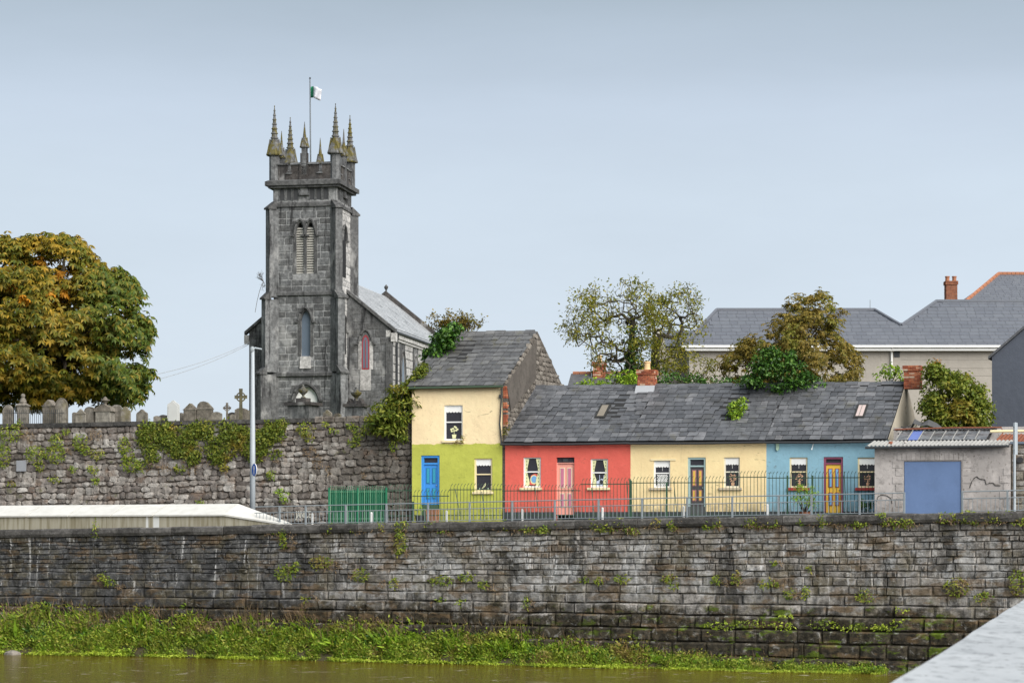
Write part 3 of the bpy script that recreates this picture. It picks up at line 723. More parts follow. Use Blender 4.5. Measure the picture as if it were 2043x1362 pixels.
def door(house, fr, r, frame_m, leaf_m, panel_m, edge_m=None, transom=None, transom_m=None, leaf_w0=None, fw=.08):
    u0, u1, w0, w1 = r; v = .10
    lw0 = leaf_w0 if leaf_w0 is not None else w0
    d = MB(fr).box(u0 + fw, u1 - fw, v, v + .05, lw0, (transom[0] if transom else w1 - fw)).build('door', leaf_m, house)
    MB(fr).box(u0, u0 + fw, v - .06, v + .05, lw0, w1).box(u1 - fw, u1, v - .06, v + .05, lw0, w1).box(u0 + fw, u1 - fw, v - .06, v + .05, w1 - fw, w1).build('frame', frame_m, d)
    if transom:
        MB(fr).box(u0 + fw, u1 - fw, v + .01, v + .03, transom[1], w1 - fw).build('transom_pane', M_pane, d)
        MB(fr).box(u0 + fw, u1 - fw, v - .05, v + .05, transom[0], transom[1]).build('transom_bar', transom_m or frame_m, d)
    a, b = u0 + fw, u1 - fw; top = transom[0] if transom else w1 - fw; H = top - lw0; W_ = b - a
    for c0, c1 in ((.14, .42), (.58, .86)):
        for h0, h1 in ((.14, .42), (.52, .92)):
            x0, x1, y0, y1 = a + W_ * c0, a + W_ * c1, lw0 + H * h0, lw0 + H * h1
            pn = MB(fr).box(x0, x1, v - .014, v - .001, y0, y1).build('panel', edge_m or panel_m, d)
            i = .035; mb = MB(fr).box(x0 + i, x1 - i, v - .028, v - .015, y0 + i, y1 - i); mb.build('panel_field', panel_m, d)
    mb = MB(fr); mb.lathe(b - .06, v - .03, [(.0, lw0 + H * .46), (.022, lw0 + H * .465), (.022, lw0 + H * .485), (.0, lw0 + H * .49)], 8); mb.build('door_knob', M_galv, d)
    return d

def house_shell(house, fr, u0, u1, base, eave, ridge, hd, holes, parts, side_m, vd=.10, gable_right=None, gable_left=None):
    """front with openings (parts: list of (w0,w1,mat,name)), back wall and gables"""
    for w0, w1, mt, nm in parts:
        mb = MB(fr); hs = [h for h in holes if h[2] < w1 and h[3] > w0]
        wall_holes(mb, u0, u1, w0, w1, hs, vd + .04); mb.build(nm, mt, house)
    D = 2 * hd
    MB(fr).poly([(u1, D, base), (u0, D, base), (u0, D, eave), (u1, D, eave)]).build('back_wall', side_m, house)
    for uu, mt in ((u0, gable_left), (u1, gable_right)):
        if mt: MB(fr).prismu([(0.01, base), (D, base), (D, eave), (hd, ridge), (0.01, eave)], uu - .02, uu + .02).build('gable', mt, house)

M_curtain = paint('curtain_cream', (.72, .72, .42)); M_leafgreen = paint('pattern_green', (.10, .16, .06)); M_palegreen = paint('pale_green', (.40, .55, .42)); M_paintblue = paint('motif_blue', (.16, .35, .62))
M_palelilac = paint('motif_lilac', (.50, .56, .72)); M_peach = paint('motif_peach', (.66, .40, .25)); M_creamtrim = paint('cream_trim', (.78, .66, .40)); M_sillred = paint('sill_red', (.40, .045, .04)); M_sillstone = paint('sill_stone', (.52, .44, .32))
M_bluedoor = paint('blue_door', (.05, .26, .66), .4); M_bluepanel = paint('blue_panel', (.03, .19, .42), .4); M_teal = paint('teal_panel', (.04, .30, .42), .4); M_pink = paint('pink_door', (.78, .34, .27), .5); M_mauve = paint('mauve_panel', (.52, .17, .26), .5); M_creamedge = paint('panel_edge', (.70, .62, .44))
M_tealframe = paint('grey_teal_frame', (.32, .44, .44)); M_darkdoor = paint('dark_brown_door', (.065, .055, .06)); M_yellowpanel = paint('ochre_panel', (.66, .42, .08)); M_pinkedge = paint('dull_pink_edge', (.40, .17, .17)); M_maroon = paint('maroon_frame', (.27, .07, .12)); M_yellowdoor = paint('yellow_door', (.85, .52, .07), .45); M_skypanel = paint('sky_panel', (.22, .46, .74), .45); M_rustedge = paint('rust_edge', (.36, .10, .06))
M_plinth = paint('dark_plinth', (.04, .045, .05)); M_gutter = paint('dark_gutter', (.035, .037, .04), .5); M_lead = paint('lead_flashing', (.33, .34, .36), .5); M_wood = paint('grey_wood', (.20, .19, .17))

def rect(fr, px0, px1, py0, py1):
    u0, u1 = fr.u(px0), fr.u(px1); Y = fr.Y((u0 + u1) / 2)
    return (u0, u1, ZP(py1, Y), ZP(py0, Y))

# ------------------------------------------------------------------ tall cream and green house
uT0, uT1 = HF.u(822), HF.u(1003); EAVE_T, RIDGE_T, HD_T = 6.48 + CZ, 9.02 + CZ, 4.05
tall = thing('townhouse', HF((uT0 + uT1) / 2, 0, 5.5), 'narrow two storey house, cream above and lime green below, slate roof', 'house', 'row of painted houses')
wt_u = rect(HF, 886, 923, 808, 878); wt_l = rect(HF, 946, 982, 914, 980); dt = rect(HF, 840, 877, 908, 1012)
sp = ZP(883, HF.Y((uT0 + uT1) / 2)); B0 = 5.3
house_shell(tall, HF, uT0, uT1, B0, EAVE_T, RIDGE_T, HD_T, [wt_u, wt_l, (dt[0], dt[1], B0 - .1, dt[3])], [(sp, EAVE_T - .02, M_cream2, 'upper_wall'), (B0, sp, M_green, 'lower_wall')], M_gable_rubble, gable_left=M_gable_rubble)
window(tall, HF, wt_u, M_white, 'blind flowers', (.06, .06, .09), M_creamtrim); window(tall, HF, wt_l, M_creamtrim, 'blind bird', (.05, .05, .1), M_creamtrim, fw=.07)
lw = ZP(1006, HF.Y(uT0)); door(tall, HF, dt, M_bluedoor, M_bluedoor, M_teal, M_bluepanel, (ZP(926, 100.5), ZP(924, 100.5) + .03), M_bluedoor, lw, .10)
MB(HF).box(dt[0], dt[1], .05, .14, B0, lw - .002).build('door_step', paint('green_step', (.05, .10, .06)), tall)
# stone right gable with its own stones
gr = MB(HF).prismu([(0.0, B0), (2 * HD_T, B0), (2 * HD_T, EAVE_T), (HD_T, RIDGE_T + .04), (0.0, EAVE_T)], uT1 - .02, uT1 + .10).build('gable', M_gable_rubble, tall)
GF = Fr(HF(uT1 + .10, 0, 0)[:2], 0); GF.A = HF.B.copy(); GF.B = -HF.A
rn = random.Random(21); w = 8.2; items = []
while w < RIDGE_T:
    h = rn.uniform(.16, .27); half = HD_T if w < EAVE_T else HD_T * (RIDGE_T - w) / (RIDGE_T - EAVE_T)
    u = HD_T - half + .06
    while u < HD_T + half - .1:
        ww = rn.uniform(.24, .55)
        if u + ww < HD_T + half:
            items.append((ww * h, GF(u + ww / 2, 0, w), rubble_stone(GF, u + ww / 2, w + h / 2, ww * .53, h * .54, 0, .045, rn)))
        u += ww
    w += h
place_pieces(items, gr, M_gable_rubble, 'stone', 280)
M_gpatch = plaster('gable_patch', (.085, .075, .066), (.03, .03, .025), (0, 0), .5)
MB(HF).prismu([(.05, EAVE_T - .1), (.5, EAVE_T - 1.0), (3.6, EAVE_T + .5), (3.75, RIDGE_T - .32), (3.5, RIDGE_T - .5), (.12, EAVE_T + .1)], uT1 + .1, uT1 + .185).build('render_patch', M_gpatch, tall)
qb = MB(HF); zq = EAVE_T - 1.7; rr = random.Random(4); k = 0
while zq < EAVE_T - .05:
    wv = rr.choice((.12, .2, .3)); qb.box(uT1 + .02, uT1 + .15 + rr.uniform(0, .02), -.01, wv, zq + .006, zq + .078) if rr.random() < .8 else 0; zq += .084; k += 1
qb.build('brick_quoin', M_brick, tall, kind='stuff')
roofT = MB(HF).hexa([(uT0 - .08, -.16, EAVE_T - .06), (uT1 + .06, -.16, EAVE_T - .06), (uT1 + .06, HD_T, RIDGE_T - .06), (uT0 - .08, HD_T, RIDGE_T - .06), (uT0 - .08, -.16, EAVE_T + .02), (uT1 + .06, -.16, EAVE_T + .02), (uT1 + .06, HD_T, RIDGE_T + .02), (uT0 - .08, HD_T, RIDGE_T + .02)]).poly([(uT0, 2 * HD_T + .1, EAVE_T), (uT1, 2 * HD_T + .1, EAVE_T), (uT1, HD_T, RIDGE_T), (uT0, HD_T, RIDGE_T)]).build('roof', M_deck, tall)
slates(roofT, HF, uT0 - .12, uT1 + .10, -.22, EAVE_T + .0, HD_T, RIDGE_T + .02, M_slate_old, .37, 13, random.Random(31), wav=.025)
for k in range(9):
    a = uT0 + (uT1 - uT0) * k / 9; b = uT0 + (uT1 - uT0) * (k + 1) / 9 - .015; dz = .02 * sin(k * 1.7)
    MB(HF).prismu([(HD_T - .2, RIDGE_T - .07 + dz), (HD_T - .18, RIDGE_T - .03 + dz), (HD_T, RIDGE_T + .10 + dz), (HD_T + .2, RIDGE_T - .04 + dz)], a, b).build('ridge_tile', M_slate_old, roofT)
MB(HF).tube([(uT0 - .05, -.24, EAVE_T - .08), (uT1 + .1, -.24, EAVE_T - .05)], .05, 8).build('gutter', paint('green_gutter', (.05, .08, .05)), tall)
MB(HF).tube([(uT1 - .03, -.08, EAVE_T - .1), (uT1 - .03, -.08, EAVE_T - .6), (uT1 - .1, -.08, EAVE_T - 1.6), (uT1 - .02, -.08, EAVE_T - 2.4)], .035, 6).build('downpipe', M_gutter, tall)
MB(HF).box(uT1 - .12, uT1 - .03, -.12, -.01, EAVE_T - .52, EAVE_T - .38).build('floodlight', M_gutter, tall)

# ------------------------------------------------------------------ terrace of three single storey houses
EAVE, RIDGE, HD = 4.13 + CZ, 6.62 + CZ, 3.78
uB, uC, uD = HF.u(1258), HF.u(1529), HF.u(1772)
PZ = 5.78
def slate_roof(house, u0, u1, skip=None, seed=1):
    rf = MB(HF).hexa([(u0, -.14, EAVE - .05), (u1, -.14, EAVE - .05), (u1, HD, RIDGE - .05), (u0, HD, RIDGE - .05), (u0, -.14, EAVE + .02), (u1, -.14, EAVE + .02), (u1, HD, RIDGE + .02), (u0, HD, RIDGE + .02)]).poly([(u0, 2 * HD + .1, EAVE), (u1, 2 * HD + .1, EAVE), (u1, HD, RIDGE), (u0, HD, RIDGE)]).build('roof', M_deck, house)
    slates(rf, HF, u0, u1, -.20, EAVE, HD, RIDGE + .02, M_slate, .40, 13, random.Random(seed), skip, .028)
    n = int((u1 - u0) / .45)
    for k in range(n):
        a = u0 + (u1 - u0) * k / n; b = u0 + (u1 - u0) * (k + 1) / n - .012; dz = .018 * sin(k * 2.1 + seed)
        MB(HF).prismu([(HD - .19, RIDGE - .06 + dz), (HD - .17, RIDGE - .02 + dz), (HD, RIDGE + .10 + dz), (HD + .2, RIDGE - .04 + dz)], a, b).build('ridge_tile', M_slate, rf)
    return rf
def skylight(rf, px0, px1, py0, py1, mat, bars=True, frame=None):
    S = HF.B * HD + Vector((0, 0, RIDGE - EAVE)); L = S.length; Sn = S / L; Nn = HF.A.cross(Sn).normalized()
    if Nn.z < 0: Nn = -Nn
    def at(px, py):
        lo, hi = 0.0, 1.0
        for _ in range(30):
            s = (lo + hi) / 2; v = s * HD; z = EAVE + s * (RIDGE - EAVE); u = HF.u(px, v)
            if ZP(py, HF.Y(u, v)) > z: lo = s
            else: hi = s
        return u, s
    (a, s0), (b, s1) = at(px0, py1), at(px1, py0); Bp = HF(0, 0, EAVE)
    def q(u, s, n): p = Bp + HF.A * u + S * s + Nn * n; return (p.x, p.y, p.z)
    def slab(x0, x1, t0, t1, n0, n1): return [q(x0, t0, n0), q(x1, t0, n0), q(x1, t1, n0), q(x0, t1, n0), q(x0, t0, n1), q(x1, t0, n1), q(x1, t1, n1), q(x0, t1, n1)]
    w = b - a; sk = MB().hexa(slab(a - .05, b + .05, s0 - .012, s1 + .012, .03, .13)).build('skylight', frame or M_wood, rf.parent)
    MB().hexa(slab(a + .03, b - .03, s0 + .01, s1 - .01, .132, .14)).build('pane', mat, sk)
    if bars: MB().hexa(slab(a + w * .47, a + w * .53, s0 + .01, s1 - .01, .141, .155)).build('glazing_bar', M_wood, sk)
    MB().hexa(slab(a - .12, b + .12, s0 - .05, s0, .05, .06)).build('flashing', M_gutter, sk)

def terrace(name, label, u0, u1, mt, seed, right=None):
    h = thing('cottage', HF((u0 + u1) / 2, 0, 5.5), label, 'house', 'row of painted houses'); return h
red = terrace('cottage', 'single storey coral red house with a pink door and slate roof', uT1, uB, M_red, 1)
crm = terrace('cottage', 'single storey pale yellow house with a dark panelled door and slate roof', uB, uC, M_cream, 2)
blu = terrace('cottage', 'single storey light blue house with a yellow door and slate roof', uC, uD, M_blue, 3)
w1, w2, d1 = rect(HF, 1044, 1079, 912, 972), rect(HF, 1178, 1213, 915, 972), rect(HF, 1110, 1146, 912, 1026)
house_shell(red, HF, uT1 + .003, uB, B0, EAVE, RIDGE, HD, [w1, w2, d1[:2] + (B0 - .1, d1[3])], [(B0, EAVE, M_red, 'wall')], M_gable_rubble)
window(red, HF, w1, M_white, 'curtain globe', (.12, .05, .1), M_creamtrim); window(red, HF, w2, M_white, 'curtain pot', (.11, .10, .1), M_creamtrim)
tz = ZP(924, HF.Y(d1[0])); door(red, HF, (d1[0], d1[1], d1[2], tz + .03), M_pink, M_pink, M_mauve, M_creamedge, fw=.03); MB(HF).box(d1[0], d1[1], .11, .16, tz + .03, d1[3]).build('dark_void_panel', M_pane, red)  # black panel stands in for the dark void above the pink door
MB(HF).box(d1[0] + .25, d1[1] - .3, .06, .108, tz + .06, d1[3] - .06).build('fanlight_board', M_plinth, red)
w1, w2, d2 = rect(HF, 1304, 1337, 917, 972), rect(HF, 1444, 1476, 912, 972), rect(HF, 1372, 1408, 912, 1012)
house_shell(crm, HF, uB, uC, B0, EAVE, RIDGE, HD, [w1, w2, d2[:2] + (B0 - .1, d2[3])], [(B0, EAVE, M_cream, 'wall')], M_gable_rubble)
window(crm, HF, w1, M_white, 'blind pull lace', (.15, .08, .1), M_sillstone, M_creamtrim); window(crm, HF, w2, M_offwhite, 'blind pull tree', (.19, .10, .1), M_sillstone)
Yd = HF.Y(d2[0]); door(crm, HF, d2, M_tealframe, M_darkdoor, M_yellowpanel, M_pinkedge, (ZP(931, Yd), ZP(928, Yd)), M_tealframe, ZP(1010, Yd), .085)
MB(HF).box(d2[0], d2[1], .0, .14, B0, ZP(1010, Yd) - .002).build('door_step', paint('dark_step', (.07, .075, .075)), crm)
w1, w2, d3 = rect(HF, 1575, 1611, 912, 972), rect(HF, 1711, 1748, 912, 972), rect(HF, 1643, 1682, 911, 1022)
house_shell(blu, HF, uC, uD, B0, EAVE, RIDGE, HD, [w1, w2, d3[:2] + (B0 - .1, d3[3])], [(B0, EAVE, M_blue, 'wall')], M_gend, gable_right=M_gend)
window(blu, HF, w1, M_creamtrim, 'blind pull tree', (.08, .08, .12), M_sillred); window(blu, HF, w2, M_creamtrim, 'blind pull tree', (.08, .08, .12), M_sillred)
Yd = HF.Y(d3[0]); door(blu, HF, d3, M_maroon, M_yellowdoor, M_skypanel, M_rustedge, (ZP(926, Yd), ZP(923, Yd)), M_maroon, fw=.085)
for hs, a, b, dd in ((red, uT1, uB, d1), (crm, uB, uC, d2), (blu, uC, uD, d3)):
    MB(HF).box(a + .01, dd[0] - .005, -.03, -.003, B0, PZ).box(dd[1] + .005, b - .01, -.03, -.003, B0, PZ).build('plinth', M_plinth, hs)
    MB(HF).tube([(a, -.25, EAVE - .10), ((a + b) / 2, -.25, EAVE - .12), (b, -.25, EAVE - .09)], .05, 8).build('gutter', M_gutter, hs)
rf_red = slate_roof(red, uT1 + .11, uB, None, 1); rf_crm = slate_roof(crm, uB, uC, None, 2)
rf_blu = slate_roof(blu, uC, uD, lambda u, s: s > .86 and (u > uD - 1.1 or uD - 2.0 < u < uD - 1.6), 3)
skylight(rf_red, 1189, 1217, 812, 836, paint('weathered_hatch', (.20, .175, .14)), False, paint('dark_hatch_frame', (.025, .024, .022))); m = Mt('dusty_glass', .25, .5); n = m.noise(3, 4); m.col(m.mix(n, (.40, .34, .33), (.55, .42, .38))); skylight(rf_blu, 1705, 1730, 812, 836, m.m, True, paint('dark_hatch_frame', (.025, .024, .022)))
vch = HD; uch = HF.u(1292, HD); Yc = HF.Y(uch, HD)
chimney(crm, HF, uch, HD - .05, .34, .28, RIDGE - .35, ZP(738, Yc), M_brick, 1)
MB(HF).prismu([(HD - .62, RIDGE - .40), (HD - .36, RIDGE - .18), (HD - .33, RIDGE + .02), (HD - .6, RIDGE - .37)], uch - .40, uch + .40).build('flashing', M_lead, crm)
uch = HF.u(1824, HD); chimney(blu, HF, uch - .03, HD - .1, .33, .3, RIDGE - .25, ZP(730, HF.Y(uch, HD)), M_brick, 0)
o = MB(HF).prism([(HF.u(1549), EAVE - .02), (HF.u(1549), EAVE - .38), (HF.u(1551.5), EAVE - .44), (HF.u(1555), EAVE - .36), (HF.u(1555), EAVE - .02)], -.08, -.02).build('sign_bracket', M_palegreen, blu)
MB(HF).tube([(HF.u(1625), -.05, EAVE - .1), (HF.u(1625), -.2, EAVE - .16), (HF.u(1621.5), -.2, EAVE - .4)], .025, 6).build('lamp_bracket', M_white, blu)

# ------------------------------------------------------------------ garden fences
M_fgreen = paint('fence_green', (.035, .085, .05), .5, .3); M_fdark = paint('fence_dark_green', (.03, .06, .035), .5, .3)
def garden_fence(label, segs, posts, braces=(), v=-2.4, sp=.138, mat=None):
    a = HF.u(segs[0][0], v); b = HF.u(segs[-1][1], v); th = thing('garden_fence', HF((a + b) / 2, v, 5.4), label, 'fence', 'green picket fences')
    for p0, p1, ptop in segs:
        x0, x1 = HF.u(p0, v), HF.u(p1, v); Y = HF.Y((x0 + x1) / 2, v); zt = ZP(ptop, Y); zr = zt - .25
        for h in (zr, 5.62): MB(HF).box(x0, x1, v - .012, v + .012, h - .018, h + .018).build('rail', mat or M_fdark, th)
        n = max(1, int(round((x1 - x0) / sp)))
        for k in range(n):
            q = x0 + (k + .5) * (x1 - x0) / n; zz = zt + RND.uniform(-.015, .015)
            MB(HF).tube([(q, v, 5.42), (q, v, zz - .16), (q + .008, v + .02, zz - .09), (q + .03, v + .06, zz - .03), (q + .045, v + .10, zz)], .0115, 5).build('picket', mat or M_fdark, th)
    for p, pt in posts:
        q = HF.u(p, v); MB(HF).box(q - .03, q + .03, v - .03, v + .03, 5.4, ZP(pt, HF.Y(q, v))).build('post', M_fgreen, th)
    for p0, y0, p1, y1 in braces:
        q, z0 = HF.uz(p0, y0, v); q1, z1 = HF.uz(p1, y1, v - .5); MB(HF).tube([(q, v, z0), (q1, v - .5, z1)], .016, 5).build('brace', M_fdark, th)
    return th
garden_fence('green picket fence before the lime green ground floor', [(823, 896, 977), (896, 1001, 964)], [(824, 1000)], [(908, 975, 919, 1030), (961, 980, 968, 1030)])
garden_fence('green picket fence before the coral red house', [(1002, 1158, 966), (1158, 1256, 953)], [(1257, 955)], [(1067, 970, 1075, 1030), (1180, 972, 1186, 1030), (1250, 960, 1254, 1020)])
garden_fence('dark picket fence before the pale yellow house', [(1260, 1452, 950), (1452, 1529, 939)], [(1330, 962), (1259, 958)], [(1344, 960, 1350, 1020)])
garden_fence('green picket fence before the light blue house', [(1531, 1744, 940)], [(1571, 948), (1621, 948)], [(1684, 940, 1688, 1020)])
# stored green gates left of the houses
gu0, gu1 = HF.u(657, -1.6), HF.u(771, -1.6)
gates = thing('green_gates', HF((gu0 + gu1) / 2, -1.6, 5.3), 'bright green painted metal gates standing against the churchyard wall', 'gate')
M_bright = paint('gate_green', (.02, .17, .085), .5, .5); M_bright2 = paint('gate_green_worn', (.14, .32, .19), .6, .5)
zt = ZP(970, HF.Y(gu0, -1.6)); n = 30
MB(HF).box(gu0 + .02, gu1 - .04, -1.5, -1.49, 6.05, zt - .16).build('sheet', M_bright, gates)
MB(HF).box(gu0 + .02, gu1 - .04, -1.47, -1.46, 5.35, 6.05).build('lower_sheet', paint('gate_dark_green', (.02, .10, .05)), gates)
for k in range(n):
    q = gu0 + (k + .5) * (gu1 - gu0) / n; j = RND.uniform(-.02, .02)
    MB(HF).tube([(q, -1.6, 5.3), (q, -1.6, zt - .14), (q + .01, -1.62, zt - .06 + j), (q + .045, -1.68, zt + j)], .016, 5).build('picket', M_bright2 if k % 3 == 0 else M_bright, gates)
for h in (5.5, zt - .22): MB(HF).box(gu0, gu1, -1.585, -1.565, h - .02, h + .02).build('rail', M_bright2, gates)
for q in (gu0, (gu0 + gu1) / 2, gu1): MB(HF).box(q - .03, q + .03, -1.64, -1.57, 5.3, zt - .05).build('post', M_bright, gates)
garden_fence('low green picket fence between the green gates and the narrow house', [(773, 821, 966)], [], v=-1.6, mat=M_fgreen)
# pots by the blue door
o = MB(HF).lathe(HF.u(838, -1), -1, [(.16, 5.35), (.20, 5.62), (.22, 5.64), (.19, 5.64), (.16, 5.5)], 12).build('plant_pot', M_plinth, org=HF(HF.u(838, -1), -1, 5.35)); prop(o, 'dark round plant pot left of the blue door', 'pot')
o = MB(HF).prismw([(q + HF.u(863, -1), w - 1) for q, w in ((-.2, -.15), (.2, -.15), (.2, .15), (-.2, .15))], 5.35, 5.88, 1.12, (HF.u(863, -1), -1)).build('planter', M_terra, org=HF(HF.u(863, -1), -1, 5.35)); prop(o, 'terracotta coloured square planter below the blue door', 'planter')

# ------------------------------------------------------------------ grey garage with blue shutter at right
GRF = Fr(P(1745, 0, 93.3)[:2], 10, 20)
gu1 = GRF.u(2016); ge = ZP(890, GRF.Y(1)); gar = thing('garage', GRF(gu1 / 2, 0, 5.5), 'low grey rendered garage with a large blue shutter and ruined roof', 'garage')
sh = rect(GRF, 1803, 1918, 919, 1021)
mb = MB(GRF); wall_holes(mb, 0, gu1, 5.3, ge, [(sh[0], sh[1], 5.2, sh[3])], .14); mb.poly([(0, 0, 5.3), (0, 0, ge), (0, 3.8, ge), (0, 3.8, 5.3)]); mb.poly([(gu1, 0, 5.3), (gu1, 3.8, 5.3), (gu1, 3.8, ge), (gu1, 0, ge)]); mb.poly([(0, 3.8, 5.3), (0, 3.8, ge + .9), (gu1, 3.8, ge + .9), (gu1, 3.8, 5.3)])
mb.build('wall', M_render, gar)
M_shut = paint('shutter_blue', (.115, .18, .33), .5, .25); MB(GRF).box(sh[0] + .02, sh[1] - .02, .04, .10, 5.3, sh[3] - .025).build('shutter', M_shut, gar)
# blocks that show through the render around the opening
rr = random.Random(2); lin = (sh[1] - sh[0] + .5) / 15
for k in range(15):
    a = sh[0] - .25 + k * lin; MB(GRF).box(a + .008, a + lin - .008, -.022, -.003, sh[3] + .03, sh[3] + .30 + rr.uniform(-.02, .03)).build('lintel_stone', M_render, gar)
for k in range(7):
    z = 5.6 + k * .30
    for s in (0, 1):
        ww = .26 if k % 2 else .38
        a = sh[0] - .04 - ww if s == 0 else sh[1] + .04
        MB(GRF).box(a, a + ww, -.018, -.003, z, z + .27).build('quoin_stone', M_render, gar)
    if k < 6: MB(GRF).box(gu1 - (.26 if k % 2 else .4), gu1 - .01, -.02, -.003, z, z + .27).build('quoin_stone', M_render, gar)
cr_ = [GRF.uz(p, y) for p, y in ((1935, 972), (1939, 960), (1944, 953), (1949, 950), (1953, 954), (1960, 956), (1965, 956), (1968, 966), (1974, 963), (1982, 963), (1986, 968), (1996, 968))]
MB(GRF).tube([(u, -.012, z) for u, z in cr_], .018, 5).build('crack', paint('crack_dark', (.05, .045, .04)), gar)
MB(GRF).tube([(GRF.u(p), -.012, ZP(y, 93)) for p, y in ((1749, 1000), (1752, 990), (1758, 986), (1770, 988), (1778, 994), (1780, 1004))], .014, 5).build('crack', MATS['crack_dark'], gar)
def corrugated(u0, u1, v0, z0, v1, z1, pitch=.15, amp=.025, th=.004):
    mb = MB(GRF); n = int((u1 - u0) / pitch * 6); pr = None
    for k in range(n + 1):
        u = u0 + (u1 - u0) * k / n; d = amp * sin(2 * pi * (u - u0) / pitch)
        r = [mb.V(u, v0, z0 + d), mb.V(u, v1, z1 + d), mb.V(u, v1, z1 + d - .02), mb.V(u, v0, z0 + d - .02)]
        if pr:
            for i in range(4): j = (i + 1) % 4; mb.fs.append([pr[i], r[i], r[j], pr[j]])
        pr = r
    return mb
M_asb = paint('grey_corrugated', (.33, .325, .31), .8, .5); M_rust = paint('rusty_sheet', (.22, .075, .04), .85, .5); M_black = paint('tarred_sheet', (.03, .03, .032), .7)
corrugated(-.25, gu1 - .05, -.28, ge + .02, 1.1, ge + .26).build('roof_sheet', M_asb, gar)
MB(GRF).tube([(-.3, -.3, ge - .06), (gu1, -.3, ge - .03)], .045, 6).build('gutter', M_gutter, gar)
m = Mt('grimy_glass', .2, .5); n = m.noise(2.5, 5, .7); n2 = m.noise(1.1, 3); m.col(m.mix(m.step(n, .3, .7), (.05, .05, .052), (.20, .20, .205))); M_grimy = m.m
gl0, gl1 = GRF.u(1790, 1.4), GRF.u(1970, 1.4); zg0, zg1 = ge + .28, ZP(859, GRF.Y(3, 2.6)); ng = 8
for k in range(ng):
    a = gl0 + (gl1 - gl0) * k / ng; b = gl0 + (gl1 - gl0) * (k + 1) / ng
    MB(GRF).hexa([(a + .03, 1.15, zg0), (b - .01, 1.15, zg0), (b - .01, 2.4, zg1), (a + .03, 2.4, zg1), (a + .03, 1.14, zg0 + .02), (b - .01, 1.14, zg0 + .02), (b - .01, 2.39, zg1 + .02), (a + .03, 2.39, zg1 + .02)]).build('roof_light', M_grimy if k != 1 else paint('blue_tarp', (.12, .17, .42), .4), gar)
    MB(GRF).tube([(a, 1.12, zg0 + .02), (a, 2.4, zg1 + .03)], .022, 4).build('glazing_bar', M_asb, gar)
MB(GRF).poly([(gl0, 1.5, zg0 - .1), (gl1, 1.5, zg0 - .1), (gl1, 2.6, zg1 - .1), (gl0, 2.6, zg1 - .1)]).build('roof_void', M_black, gar)
corrugated(GRF.u(1783, 2.4), GRF.u(1985, 2.4), 2.3, zg1 + .04, 3.0, zg1 + .10, .16, .03).build('roof_sheet', M_black, gar)
MB(GRF).tube([(GRF.u(1785, 2.2), 2.2, ZP(857, 95.5)), (GRF.u(1900, 2.2), 2.2, ZP(852, 94.6)), (GRF.u(1998, 2.2), 2.2, ZP(850, 93.6)), (GRF.u(2001, 2.2), 2.2, ZP(862, 93.6))], .03, 6).build('loose_pole', M_rust, gar)
for p, y, s in ((1777, 884, .10), (1767, 887, .08), (1781, 887, .09), (1806, 882, .06)):
    u, z = GRF.uz(p, y, .2); mb = MB(GRF); mb.lathe(u, .2, [(s * .5, z - s * .8), (s, z - s * .2), (s * .8, z + s * .5), (s * .3, z + s * .8)], 7); mb.build('rubble_lump', M_rust if s > .09 else M_render, gar)
# fallen sheet between the terrace gable and the garage
fs = thing('fallen_roof_sheet', GRF(GRF.u(1850, 4), 4, 8.6), 'crumpled dark roofing sheet fallen beside the terrace end', 'roofing sheet'); mb = MB(GRF); g = {}; rr = random.Random(6)
pts = [(1812, 862), (1822, 846), (1836, 850), (1850, 846), (1866, 852), (1882, 866)]
for i, (p, y) in enumerate(pts):
    for j in range(3):
        v = 3.4 + j * .7; u, z = GRF.uz(p + 3 * j, y - [0, 8, 5][j] + rr.uniform(-3, 3), v); g[i, j] = mb.V(u, v, z)
for i in range(5):
    for j in range(2): mb.fs.append([g[i, j], g[i + 1, j], g[i + 1, j + 1], g[i, j + 1]])
mb.build('sheet', paint('torn_felt', (.07, .07, .072), .8, .5), fs)
mb = MB(GRF); rr = random.Random(14)
for k in range(14):
    p = rr.uniform(1790, 1850); v = rr.uniform(2.5, 3.4); u, z = GRF.uz(p, rr.uniform(850, 866), v); a = rr.uniform(-1, 1); L = rr.uniform(.2, .6)
    mb.tube([(u, v, z), (u + L * cos(a), v + .1, z + L * sin(a) * .5)], rr.uniform(.02, .06), 4)
mb.build('broken_batten', M_black, fs, kind='stuff')
# pier wall and rusty lean-to at the right edge
pw = thing('pier_wall', GRF(gu1 + .6, .1, 5.4), 'grey block wall with a round vent at the right edge', 'wall'); pw['kind'] = 'thing'
pz = ZP(884, 91.8)
MB(GRF).box(gu1 + .03, gu1 + 3, .05, .5, 5.3, pz).build('mortar_core', M_rubble_joint, pw)
rr = random.Random(9); z = 5.4
while z < pz - .1:
    u = gu1 + .04; h = rr.uniform(.22, .36)
    while u < gu1 + 2.9: ww = rr.uniform(.4, .7); stone_block(GRF, u, u + ww, z, z, min(z + h, pz), min(z + h, pz), .03, .02, rr).build('block', M_quay, pw); u += ww
    z += h
MB(GRF).box(gu1 - .02, gu1 + 3, -.03, .55, pz, pz + .09).build('coping', paint('blue_grey_coping', (.12, .15, .19)), pw)
vu, vz = GRF.uz(2035, 917); MB(GRF).prism([(vu + .12 * cos(2 * pi * k / 14), vz + .12 * sin(2 * pi * k / 14)) for k in range(14)], -.06, .04).build('vent', M_black, pw)
lt = thing('lean_to_roof', GRF(gu1 + 1, 2, 8.3), 'rusty corrugated lean-to roof behind the pier wall', 'roof'); corrugated(GRF.u(1985, 1.6), gu1 + 3, .9, ZP(884, 93), 3.2, ZP(862, 94), .15).build('roof_sheet', M_rust, lt)
